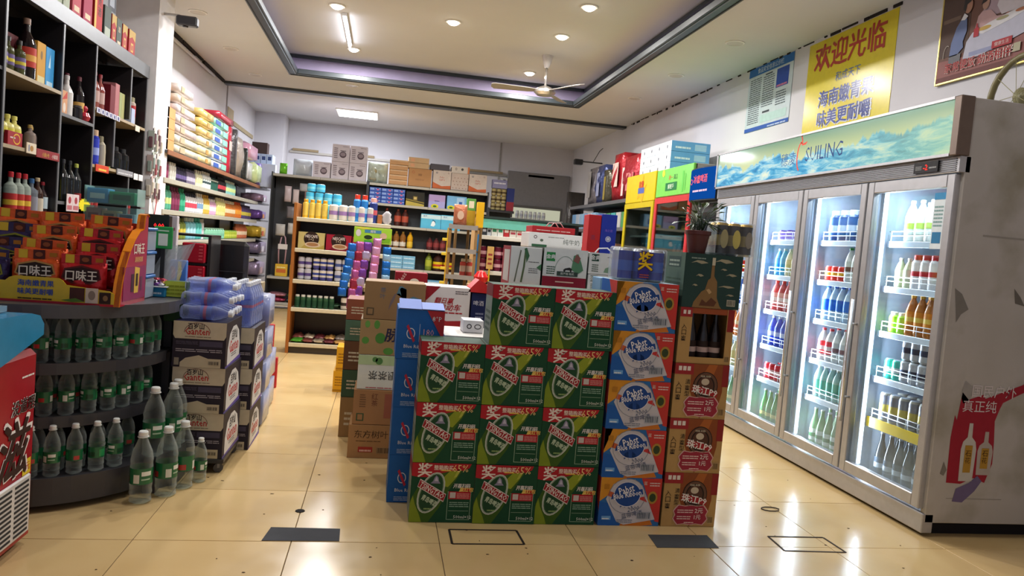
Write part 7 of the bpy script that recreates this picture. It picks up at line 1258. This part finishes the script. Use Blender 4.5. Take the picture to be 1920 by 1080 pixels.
box1('grey_pack', 'dark grey pack lying on the left baby-care carton', 'packet', .63, .93, Y, .25, 2.366, 2.46, '#55525a', None); box1('white_box', 'flat white box with orange end and two round marks', 'box', .965, 1.25, Y, .25, 2.346, 2.455, '#d4ccc4', lambda f: (f.rect(.9, 0, 1, 1, '#c87848', 1), f.ring(.25, .6, .015, .02, .006, '#3a3a3a', 1), f.ell(.6, .6, .02, .02, '#4a4a4a', 1)))
# second shelf
for k in range(12): i, j = k % 3, k // 3; box1('wipes_pack', 'blue patterned wipes pack, column %s, layer %s from shelf' % (ORD[i], ORD[j]), 'packet', -.29 + i * .185, -.11 + i * .185, Y, .2, 1.766 + j * .06, 1.825 + j * .06, '#3a5ab0', lambda f: (f.rect(.05, .3, .4, .8, '#8aa4dc', 1), f.ell(.7, .5, .02, .015, '#c86a9a', 1), f.lines(.5, .6, .95, .9, 1, '#b8c8e8', 1)), 'blue wipes packs', kind='gloss')
box1('black_carton', 'black and gold striped carton on the second back shelf', 'carton', .28, .57, Y, .22, 1.766, 1.99, '#2a2820', lambda f: (f.poly([(0, 0), (0, .35), (1, .15), (1, 0)], '#b8a44a', 1), f.poly([(0, .4), (0, .5), (1, .3), (1, .22)], '#8a7a34', 1), f.rect(.38, .4, .62, .7, '#6a5a2a', 2), f.rect(.42, .46, .58, .64, '#c8b06a', 3)))
box1('tissue_box', 'lilac and pink tissue box with a yellow sticker', 'box', .64, .9, Y, .2, 1.766, 1.975, '#b098c8', lambda f: (f.rect(0, 0, 1, .5, '#a8a4d8', 1), f.lines(.35, .5, .65, .62, 1, '#4a3a7a', 2), f.ell(.38, .12, .06, .035, '#d8d02c', 3), f.ell(.38, .12, .03, .015, '#3a6a2a', 4)))
box1('tissue_box', 'sky blue tissue box with a yellow sticker', 'box', .93, 1.24, Y, .2, 1.766, 1.98, '#7ab4e0', lambda f: (f.rect(.5, .1, .9, .9, '#a8ccec', 1), f.rect(.62, .2, .78, .6, '#2a5aa8', 2), f.ell(.22, .12, .06, .035, '#d8d02c', 3), f.ell(.22, .12, .03, .015, '#3a6a2a', 4)))
# third shelf
rowx([('soy_bottle', 'bottle', 'jug', .27, .05, '#4a2018', '#a8402c', '#a84a38', 'dark sauce bottle with red label', 1, {})], 1.43, 11.98, -.05, 'x', 'back shelf, left of the wide gap'); rowx([('soy_bottle', 'bottle', 'jug', .27, .055, '#4a2018', '#8a3a24', '#b0503c', 'dark red sauce bottle', 2, {})], 1.43, 11.98, .12, 'dark red sauce bottles', 'third back shelf', gap=.1)
box1('tissue_box', 'aqua carton with a jumping penguin print, left', 'carton', .54, .855, Y, .25, 1.431, 1.66, '#5ab8dc', lambda f: (f.rect(0, .68, 1, .95, '#c8e4ec', 1), f.text('清风', .2, .85, .03, '#2a4a8a', 2), f.poly([(.5, .2), (.56, .5), (.68, .56), (.74, .3), (.66, .16)], '#e8f0f4', 2), f.poly([(.5, .3), (.6, .66), (.76, .4), (.7, .56), (.6, .6)], '#1f4a7a', 3))); box1('tissue_box', 'aqua carton with a jumping penguin print, right', 'carton', .86, 1.17, Y, .25, 1.431, 1.665, '#5ab8dc', lambda f: (f.rect(0, .68, 1, .95, '#c8e4ec', 1), f.text('清风', .2, .85, .03, '#2a4a8a', 2), f.poly([(.6, .2), (.7, .5), (.9, .3)], '#1f5a8a', 3)))
rowx([('oil_bottle', 'bottle', 'jug', .26, .05, '#8a5a2a', '#a88a3a', '#d8cfc0', 'brown cooking oil bottle with white label', 3, dict(lz=(.1, .35), bk='gloss')), ('oil_bottle', 'bottle', 'jug', .26, .048, '#d8a01c', '#c8901c', '#e8c040', 'golden yellow oil bottle', 1, dict(lz=(.1, .4), bk='gloss'))], 1.09, 11.98, .02, 'cooking oil bottles', 'fourth back shelf')
rowx([('vinegar_bottle', 'bottle', 'jug', .2, .05, '#5a2424', '#3a1c1c', '#8a3a3a', 'dark maroon vinegar bottle', 3, {})], 1.09, 11.98, .66, 'vinegar bottles', 'fourth back shelf right')
for k in range(6): i, j = k % 2, k // 2; box1('tissue_pack', 'pale blue wrapped tissue pack, %s column, layer %s' % (['left', 'right'][i], ORD[j]), 'packet', .1 + i * .2, .295 + i * .2, Y, .2, .761 + j * .07, .83 + j * .07, '#7ab0d0', lambda f: f.lines(.1, .3, .9, .7, 1, '#c8dce8', 1), 'pale blue tissue packs low on the back shelf', kind='gloss')
rowx([('green_oil_bottle', 'bottle', 'jug', .28, .055, '#7a8a2a', '#5a6a1c', '#a8b03a', 'olive green oil bottle', 1, {}), ('rice_jug', 'bottle', 'jug', .3, .08, '#3a1c14', '#2a1810', '#d8b81c', 'big dark jug with a yellow label', 2, dict(lz=(.15, .5), mark='#b83a24'))], .76, 11.99, .66, 'dark jugs', 'fifth back shelf')
for k in range(3): box1('blue_box', 'blue and white flat box low on the back shelf, layer %s' % ORD[k], 'box', .72, 1.05, Y, .2, .401 + k * .07, .47 + k * .07, '#6aa0c4', lambda f: f.rect(0, .4, 1, .6, '#d0dce4', 1))
# goods hanging on the left pegboard
for k, (x, z, w, h, c, l) in enumerate([(-1.52, 1.78, .1, .24, '#b0a0a4', 'strip of pale pink hair ties hanging on the pegboard'), (-1.4, 1.75, .09, .22, '#b8a8a8', 'second strip of pale hair ties on the pegboard'), (-1.2, 1.76, .14, .18, '#8a6a6a', 'card of dusky red combs on the pegboard'), (-1.46, 1.5, .12, .18, '#6a6468', 'grey card of clips on the pegboard'), (-1.6, 1.22, .14, .18, '#a8a4a0', 'white card pack hanging lower on the pegboard'), (-1.42, 1.25, .14, .17, '#b0aca8', 'second white card pack hanging lower on the pegboard'), (-1.25, 1.9, .2, .12, '#9a9a9e', 'grey crumpled bag hanging on the pegboard')]):
    bag('hanging_card', l, 'packet', x - w / 2, x + w / 2, 11.9, 11.94, z - h / 2, z + h / 2, c, kind='plastic')
for k in range(2):
    x = -1.55 + k * .22; t = thing('carry_handle_pack', 'yellow boxed pack with a pale pink looped strap, %s of two' % ['left', 'right'][k], 'packet', (x, 11.95, .5015), group='yellow strapped packs'); b = B(); b.box(-.09, -.05, 0, .09, .05, .19, mat('#c8a030'), .004); f = FR(b, -.09, -.051, 0, .18, .19); f.rect(.1, .3, .9, .6, '#b8602a', 1); f.lines(.15, .7, .85, .85, 1, '#e8d8a0', 1); b.build('box_body', t)
    b = B(); b.tube([(-.05, 0, .19), (-.06, 0, .4), (-.03, 0, .6), (0, 0, .66), (.03, 0, .6), (.05, 0, .4), (.04, 0, .19)], .012, mat('#a8848c', 'plastic'), 6); b.build('strap', t); b = B(); b.box(-.07, -.02, .42, .07, -.014, .5, mat('#c8c0bc')); b.build('tag_card', t)
for k in range(4): bag('folded_cloth', ['crimson', 'grey-blue', 'dusky pink', 'dark green'][k] + ' packed cloth on the bottom back shelf', 'cloth', -1.74 + (k % 2) * .3, -1.46 + (k % 2) * .3, 11.88, 12.08, .101 + (k // 2) * .0 if k < 2 else .18, .175 if k < 2 else .25, ['#8a2a44', '#4a5a6a', '#a06a74', '#3a5a3a'][k])
# bags on the far end of the left shelf
for k, (y0, y1, z0, z1, c, l) in enumerate([(12.15, 12.75, .8, 1.02, '#9a8aa4', 'violet and white nappy bag on the far left shelf, upper'), (12.15, 12.7, .45, .7, '#a894ac', 'violet and pink nappy bag on the far left shelf, lower'), (12.1, 12.5, 1.62, 1.76, '#b090a8', 'purple and pink pack on the far left shelf'), (12.1, 12.5, 1.35, 1.5, '#7a54a0', 'purple box pack on the far left shelf'), (12.1, 12.6, 1.06, 1.25, '#d8b03a', 'yellow and orange fruit-print pack on the far left shelf')]):
    pack('soft_pack', l, y0, y1, z0 + .001, z1, c, x0=-2.25, x1=-1.92, kind='foil', sticker=[(.2, .2, .6, .6, ['#d8d0d8', '#c8a4a8', '#d8d8dc', '#d8884a', '#c8602a'][k])])
fs = thing('shelving_unit', 'short dark shelf run at the far left end of the toiletries', 'shelf', (-1.93, 12.05, 0))
B().box(-.4, 0, 0, -.375, .75, 1.86, M_blk).build('back_panel', fs)
for z in (1.86, 1.62, 1.35, 1.06, .8, .45, .1): B().box(-.375, 0, z - .025, .01, .75, z, mat('#5a5a5c', 'plastic')).build('shelf_board', fs)
for k in range(4): box1('lotion_box', 'white carton with a navy square, %s of four at the back left corner' % ORD[k], 'box', -2.18 + k * .09, -2.095 + k * .09, 12.2, .3, 1.861, 2.38, '#b8c8e0', lambda f: f.rect(.2, .82, .8, .93, '#3a4a7a', 1), 'white cartons with navy squares')
box1('white_carton', 'large plain white carton before the navy-marked ones', 'carton', -2.02, -1.75, 12.05, .14, 1.861, 2.22, '#ccd2e0'); pack('sanitary_pack', 'purple and white soft pack hanging at the shelf end', 11.84, 12.02, 1.87, 2.2, '#7a68b8', x0=-2.2, x1=-1.95, sticker=[(.1, .1, .5, .9, '#c8c8dc')])
stackbox('shoe_pair_box', 'dark brown boot-shaped packs on top of the white cartons', 'box', -2.15, -1.92, 12.25, .2, 2.381, 2.56, '#4a3a38')
# tins and crates at the right end of the back shelf
rk2 = unit('corner_rack', 'low dark rack at the back right holding stacked gold tins', 1.62, 2.02, 11.85, .35, [1.82, 1.4, .9, .3], 1.85, M_peg, M_blk, M_blk, M_peg)
for k in range(9): i, j = k % 3, k // 3; Proto(bottle_mk('gold_tin', 'tin', 'can', .115, .04, '#9a8a5a', '#8a7a4a', '#a89a6a', lz=(.1, .9), mark='#5a4a30')).put((1.68 + i * .083, 11.95, 1.821 + j * .1165), 'small gold and brown tin, column %s, layer %s, back right rack' % (ORD[i], ORD[j]), group='gold tins')
box1('navy_tin_box', 'navy and red box beside the gold tins', 'box', 1.89, 2.01, 11.9, .12, 1.821, 2.19, '#2a3470', lambda f: f.rect(0, 0, 1, .4, '#8a2a34', 1)); box1('tea_box', 'pale box with a row of violet marks on the gold tins', 'box', 1.64, 1.88, 11.9, .12, 2.171, 2.31, '#8a8ab0', lambda f: f.lines(.1, .5, .9, .9, 1, '#d8d8e8', 1))
# bright hatch goods
for k in range(7): Proto(bottle_mk('white_bottle', 'bottle', 'jar', .14, .035, '#dcdcd8', '#c8ccd0', '#b8bcc4')).put((2.42 + k * .085, 13.84, 1.8), 'white jar behind the bright hatch, %s from left' % ORD[k], group='white jars in the hatch')
hs_ = thing('hatch_shelf', 'pale shelf board across the bright hatch', 'shelf', (2.8, 13.84, 1.78)); B().box(-.5, -.06, 0, .5, .05, .019, mat('#c8c8c4', 'plastic')).build('shelf_board', hs_)
# ---------------- right wall: shelf run, small fridges ----------------
rs = thing('shelving_unit', 'dark shelf run along the right wall beyond the fridges', 'shelf', (2.86, 8.5, 0))
B().box(.42, 0, 0, .44, 3.0, 1.95, M_blk).build('back_panel', rs)
for yy in (0, 1.5, 2.98): B().box(.38, yy, 0, .42, yy + .02, 1.95, M_blk).build('upright', rs)
for z in (1.95, 1.6, 1.2, .8, .4): B().box(0, 0, z - .035, .38, 3.0, z, mat('#3a3a3e', 'plastic')).build('shelf_board', rs); B().box(-.008, 0, z - .04, 0, 3.0, z + .004, mat('#5a5a5e', 'plastic')).build('price_rail', rs)
def packr(name, label, y0, y1, z0, z1, c, x0=2.9, x1=3.2, kind='foil', patches=(), n=6, cat='packet', group=None):
    t = thing(name, label, cat, ((x0 + x1) / 2, (y0 + y1) / 2, z0), group=group); x0, x1, y0, y1, z0, z1 = -(x1 - x0) / 2, (x1 - x0) / 2, -(y1 - y0) / 2, (y1 - y0) / 2, 0, z1 - z0; b = B(); b.pillow(x0, y0, z0, x1, y1, z1, mat(c, kind), n=n, puff=.7, wob=.15, rnd=R); b.build('bag_body', t)
    for (u0, v0, u1, v1, cc) in patches: b = B(); f = LF(b, x0 - .003, y1, z0, y1 - y0, z1 - z0, eps=.001); f.rect(u0, v0, u1, v1, cc); b.build('printed_patch', t)
    return t
packr('paper_bale', 'big red film-wrapped paper bale on the right shelf', 8.6, 9.15, 1.952, 2.5, '#a82430', patches=[(.1, .1, .25, .75, '#d8c8c4'), (.4, .2, .9, .6, '#c87a7a')]); packr('paper_bale', 'second red film-wrapped paper bale, farther along', 9.2, 9.6, 1.952, 2.58, '#a8202a', patches=[(.2, .3, .8, .8, '#d0b8b0')])
packr('patterned_bag', 'navy bag with white loops pattern on the right shelf', 10.0, 10.35, 1.952, 2.5, '#3a4472', patches=[(.3, .2, .7, .8, '#8a90b0')]); packr('patterned_bag', 'dark silver patterned bag beside the navy one', 10.4, 10.8, 1.952, 2.5, '#6a6468', patches=[(.2, .2, .6, .9, '#8a8684')]); packr('patterned_bag', 'black and yellow foil bag next to the red bales', 9.66, 9.95, 1.952, 2.4, '#4a4638', patches=[(.2, .1, .5, .8, '#8a7a3a')])
packr('dark_bundle', 'tall dark bundle standing at the far end of the right shelf', 11.55, 11.75, .001, 2.2, '#3a3634', x0=2.84, x1=3.1)
for k in range(6): box1('tissue_bundle', 'light blue tissue bundle on the second right shelf, %s from the far end' % ORD[k], 'packet', 2.88, 3.18, 11.2 - k * .22, .2, 1.601, 1.83, ['#6a9ac8', '#a8b4c4', '#8ab0d0'][k % 3], lambda f: f.lines(.1, .3, .9, .8, 3, '#c8d4e0', 1), 'tissue bundles on the right shelf', kind='gloss')
for k in range(6): box1('teal_pack', '%s pack on the second right shelf, near end, %s' % (['teal', 'white', 'green'][k % 3], ORD[k]), 'packet', 2.88, 3.15, 9.85 - k * .22, .18, 1.601, 1.8, ['#4aa0a0', '#b8b8b4', '#4a8a5a'][k % 3], None, 'packs at the near end', kind='gloss')
for k in range(10): box1('brown_pack', '%s snack pack on the third right shelf, %s from the far end' % (['brown', 'orange', 'dark'][k % 3], ORD[k]), 'packet', 2.88, 3.1, 11.2 - k * .24, .2, 1.201, 1.4, ['#6a4a38', '#b8703a', '#3a3230'][k % 3], None, 'snack packs on the third shelf')
# tissue cases on the yellow fridge
for k in range(12):
    i, j = k % 4, k // 4; y0 = 7.42 + i * .235
    t = stackbox('tissue_case', 'white and light blue tissue case on the yellow fridge, %s from near side, layer %s' % (ORD[i], ORD[j]), 'carton', 2.87, 3.3, y0, .23, 2.171 + j * .11, 2.28 + j * .11, '#6aa4dc', lambda f: (f.lines(.1, .3, .5, .7, 1, '#d8e6f4', 1), f.rect(.6, .2, .9, .8, '#a8ccec', 1)), lambda f: (f.rect(0, 0, 1, 1, '#d4dce0', 1), f.ell(.5, .5, .015, .02, '#5a5a6a', 2)), group='tissue cases on the yellow fridge')
def small_fridge(name, label, y0, y1, h, head, frame_c, door_c, hz, emblem, inner):
    t = thing(name, label, 'fridge', (2.75, y0, 0)); L = y1 - y0
    b = B(); b.box(.04, .03, 0, .58, L - .03, .05, mat('#2a2a2c', 'plastic')); b.box(0, 0, .05, .62, .03, h, mat('#a8a8a4', 'plastic'), .004); b.box(0, L - .03, .05, .62, L, h, mat('#a8a8a4', 'plastic'), .004); b.box(.58, .03, .05, .62, L - .03, h, mat('#9a9c9e', 'plastic')); b.box(0, .03, .05, .58, L - .03, .3, mat('#8a8c8e', 'plastic')); b.box(.02, .03, hz, .58, L - .03, h, mat(head, 'plastic')); b.build('cabinet', t)
    b = B(); b.box(-.02, 0, hz, .02, L, h, mat(head, 'gloss'), .006); o = b.build('header_panel', t); b = B(); f = LF(b, -.021, L, hz, L, h - hz, eps=.001); emblem(f); b.build('lettering', o)
    b = B(); w = .06
    for a in ((0, w), (L - w, L)): b.box(-.025, a[0], .3, .0, a[1], hz - .005, mat(frame_c, 'gloss'), .004)
    b.box(-.025, w, hz - .065, 0, L - w, hz - .005, mat(frame_c, 'gloss')); b.box(-.025, w, .3, 0, L - w, .4, mat(frame_c, 'gloss')); d = b.build('door_frame', t)
    B().box(-.015, w, .4, -.009, L - w, hz - .065, glass(1.6, '#c4ccca')).build('glass_pane', d)
    for k, z in enumerate((.6, .9, 1.2, 1.5)): B().box(.06, .04, z - .02, .5, L - .04, z, mat('#a8b0b4', 'plastic')).build('shelf', t)
    for k, z in enumerate((.601, .901, 1.201)):
        p = Proto(bottle_mk('fridge_bottle', 'bottle', 'pet', .22, .035, inner[k], '#d8d8d0', inner[(k + 1) % 3], lz=(.25, .6)))
        for q in range(6): p.put((2.9, y0 + .12 + q * .11, z), '%s drink bottle in the %s, %s shelf, %s from near side' % (['amber', 'grey', 'brown'][k], 'yellow fridge' if 'yellow' in label else 'red-framed fridge', ['lower', 'middle', 'upper'][k], ORD[q]), group='drinks in the small fridges')
    return t
small_fridge('drinks_fridge', 'tall yellow-framed drinks fridge under the tissue cases', 7.42, 8.36, 2.17, '#c8b018', '#b8a41a', '#b8a41a', 1.86, lambda f: (f.poly([(.42, .1), (.6, .95), (.62, .5), (.72, .62), (.6, -.05), (.52, .2)], '#c89a1c', 1), f.rect(.45, .3, .66, .5, '#4a5a9a', 2), f.text('能量', .55, .62, .07, '#b83a24', 3, bold=.014)), ['#9a7a3a', '#8a8c84', '#6a4a3a'])
small_fridge('drinks_fridge', 'red-framed drinks fridge with a bright green header', 6.46, 7.38, 2.16, '#6fbf50', '#b83438', '#b83438', 1.88, lambda f: (f.ell(.2, .85, .035, .035, '#d8d83a', 1), f.text('统一', .42, .66, .05, '#c86a3a', 1), f.text('满汉', .55, .66, .05, '#3a6a3a', 1), f.rect(.28, .2, .6, .48, '#1f6a3a', 1), f.text('鲜橙多', .44, .34, .05, '#d8e8d0', 2, maxw=.2), f.rect(.74, .1, .78, .8, '#5ab04a', 1), f.rect(.8, .15, .83, .7, '#5ab04a', 1)), ['#b88a4a', '#8a7a6a', '#a84a3a'])
t = thing('narrow_fridge', 'narrow dark fridge with a blue lit sign next to the big fridge', 'fridge', (2.78, 5.86, 0)); b = B(); b.box(.03, .02, 0, .52, .52, .05, mat('#2a2a2c', 'plastic')); b.box(0, 0, .05, .55, .54, 1.78, mat('#4a4c50', 'plastic'), .01); b.build('cabinet', t); B().box(-.012, .05, .2, -.001, .49, 1.7, mat('#23262a', 'glazed'), .003).build('door_panel', t)
b = B(); cur = [(-.1 + .03 * math.cos(a / 8 * math.pi - math.pi / 2) * -1 - 0.0, a / 8) for a in range(9)]
vs = [(-.09 - .035 * math.sin(math.pi * k / 8), .54 * k / 8 * 1.0) for k in range(9)]
b.prism([(x, y) for x, y in vs] + [(.0, .54), (.0, 0)], 'z', 1.79, 2.08, mat('#1c2430', 'plastic')); sg = b.build('sign_box', t)
b = B(); m_ = emit('#1560c8', .55)
for k in range(8): (x0, y0_), (x1, y1_) = vs[k], vs[k + 1]; b.add([(x0 - .003, y0_, 1.8), (x1 - .003, y1_, 1.8), (x1 - .003, y1_, 2.07), (x0 - .003, y0_, 2.07)], [(0, 3, 2, 1)], m_)
b.build('lit_face', sg)
b = B(); f = LF(b, -.128, .47, 1.82, .4, .23, eps=.001); f.text('冰爽啤酒', .55, .68, .07, '#d04a5a', 1, bold=.012, maxw=.28); f.lines(.2, .2, .95, .36, 1, '#c8a8c0', 1); f.ring(.1, .6, .025, .025, .006, '#d04a5a', 1); b.build('lettering', sg)
# ---------------- posters on the right wall ----------------
def poster(name, label, y0, y1, z0, z1, c, draw, th=.003, cat='poster', kind='print', tilt=0):
    t = thing(name, label, cat, (XR - .0005, y1, z0)); w, h = y1 - y0, z1 - z0
    b = B(); b.box(-th, -w, 0, 0, 0, h, mat(c, kind)); b.build('sheet', t); b = B(); f = LF(b, -th - .0005, 0, 0, w, h, eps=.0012, kind=kind); draw(f); b.build('printed_face', t)
    if tilt: t.rotation_euler = (tilt, 0, 0)
    return t
def p_wel(f):
    f.text('欢迎光临', .49, .83, .215, '#a82a1c', 1, maxw=.9, bold=.012, rot=0); f.text('和成天下', .52, .6, .075, '#2f5aa8', 1, maxw=.36)
    for s_, y in (('海南嫩青果', .43), ('味美更耐嚼', .24)): f.text(s_, .507, y - .008, .135, '#d8dce8', 1, maxw=.75, bold=.012); f.text(s_, .5, y, .13, '#14328c', 2, maxw=.72, bold=.012)
poster('welcome_poster', 'glossy yellow poster with red and blue characters above the fridge', 4.82, 5.94, 2.3, 3.17, '#d8c61c', p_wel, kind='gloss')
def p_not(f):
    f.rect(0, 0, 1, 1, '#c2cfd4', 1); f.rect(0, .87, 1, 1, '#2f6ab4', 2); f.text('食品安全信息公示栏', .5, .935, .05, '#d8e4f0', 3, maxw=.7); f.rect(0, 0, 1, .06, '#2a56a8', 2); f.rect(.66, .56, .92, .84, '#2a4aa0', 2); f.lines(.68, .57, .9, .63, 1, '#c87a9a', 3); f.lines(.05, .12, .32, .84, 22, '#5a646c', 2, seed=5); f.lines(.36, .34, .62, .82, 14, '#5a646c', 2, seed=6); f.rect(.4, .82, .56, .84, '#3a4248', 2); f.lines(.68, .3, .9, .52, 6, '#5a646c', 2, seed=9); f.rect(.4, .24, .56, .27, '#3a4248', 2); f.rect(.36, .1, .94, .22, '#b4d0cc', 2); f.lines(.55, .01, .95, .05, 1, '#b8c8e0', 3)
poster('notice_board', 'pale notice sheet with blue header and small print', 6.18, 7.0, 2.57, 3.19, '#c2cfd4', p_not, cat='notice')
def p_art(f):
    f.rect(0, 0, 1, 1, '#6b4a3e', 1); f.rect(0, .25, .3, 1, '#4f3a32', 2); f.rect(.42, .52, 1, 1, '#b09aa4', 2); f.rect(.02, .6, .2, .64, '#6f5a4c', 3); f.poly([(0, 0), (1, 0), (1, .3), (.7, .22), (.3, .2), (0, .22)], '#8d5a56', 3); f.rect(0, 0, 1, .05, '#6a3a38', 4)
    f.ell(.66, .86, .06, .07, '#b8a0a0', 3); f.poly([(.55, .6), (.6, .8), (.74, .8), (.9, .62), (.95, .5), (.6, .5)], '#d4ccd2', 4); f.ell(.67, .88, .03, .04, '#b08878', 5)
    f.poly([(.36, .44), (.38, .56), (.42, .6), (.5, .58), (.56, .5), (.66, .48), (.66, .44), (.5, .43)], '#c4a0a0', 5); f.ell(.445, .66, .026, .036, '#b08a78', 6); f.poly([(.4, .66), (.42, .73), (.48, .72), (.45, .68)], '#2c2220', 7); f.poly([(.58, .44), (.66, .5), (.7, .48), (.66, .44)], '#b06a5a', 7)
    f.poly([(.12, .24), (.13, .38), (.17, .52), (.22, .6), (.27, .58), (.28, .46), (.25, .36), (.26, .3), (.2, .24)], '#66749c', 6); f.poly([(.21, .58), (.24, .64), (.28, .6), (.25, .57)], '#d8d8dc', 7); f.ell(.275, .7, .032, .044, '#a87c66', 7); f.poly([(.225, .68), (.23, .77), (.29, .79), (.3, .74), (.26, .72), (.25, .65)], '#2a2422', 8)
    f.poly([(.12, .14), (.12, .25), (.24, .25), (.24, .18)], '#6a6a70', 6); f.ring(.09, .27, .03, .06, .004, '#a89c90', 6, a0=60, a1=200)
    f.poly([(.27, .18), (.29, .34), (.34, .41), (.5, .45), (.8, .5), (1, .52), (1, .3), (.6, .2), (.4, .16)], '#b4b4c4', 7); f.poly([(.34, .41), (.5, .46), (.8, .51), (.96, .5), (.7, .42), (.45, .37)], '#cfcdd0', 8)
    f.ell(.46, .42, .05, .012, '#b8964a', 9); f.ell(.62, .46, .045, .01, '#9a9470', 9); f.ell(.78, .48, .04, .01, '#a86a4a', 9); f.poly([(.36, .36), (.41, .36), (.41, .44), (.395, .45), (.39, .49), (.38, .49), (.375, .45), (.36, .44)], '#a82a34', 10)
    f.rect(.33, .185, .56, .225, '#8f94b4', 8); f.rect(.55, .19, .73, .26, '#a82c34', 10); f.text('健康生活', .64, .225, .024, '#e0c8c4', 11, maxw=.12); f.text('家常便饭 劲酒相伴', .423, .123, .062, '#d8c8c0', 10, maxw=.52, bold=.012); f.text('家常便饭 劲酒相伴', .42, .126, .06, '#b0282e', 12, maxw=.51); f.rect(.75, .1, .81, .18, '#b0aa90', 10)
pp = poster('framed_advert', 'gold-framed dining advert with red lettering near the right edge', 3.55, 4.35, 2.53, 3.15, '#5a4038', p_art, th=.02, cat='framed poster')
b = B(); w, h = .8, .62; 
for a in ((-w, -.012, w, 0), ): b.box(-.026, -w, -.012, 0, 0, 0, mat('#c8b46a', 'metal'), .002); b.box(-.026, -w, h, 0, 0, h + .012, mat('#c8b46a', 'metal'), .002); b.box(-.026, -w - .012, -.012, 0, -w, h + .012, mat('#c8b46a', 'metal'), .002); b.box(-.026, 0, -.012, 0, .012, h + .012, mat('#c8b46a', 'metal'), .002)
b.build('gold_frame', pp)
wf = thing('cage_fan', 'olive-brown round cage fan on the wall at the right picture edge', 'fan', (3.3, 3.5, 2.28))
b = B(); b.tube([(0, .23 * math.cos(a), .23 * math.sin(a)) for a in [2 * math.pi * k / 28 for k in range(29)]], .018, mat('#7a7048', 'plastic'), 8); b.build('cage_ring', wf)
for q in range(5): a = q * math.pi / 5; b = B(); b.tube([(-.01, .225 * math.cos(a), .225 * math.sin(a)), (-.05, 0, 0), (-.01, -.225 * math.cos(a), -.225 * math.sin(a))], .002, mat('#9a9468', 'plastic'), 4); b.build('cage_wire', wf)
b = B(); b.tube([(-.03, 0, 0), (.159, 0, 0)], .045, mat('#8a8460', 'plastic'), 14); b.build('motor', wf)
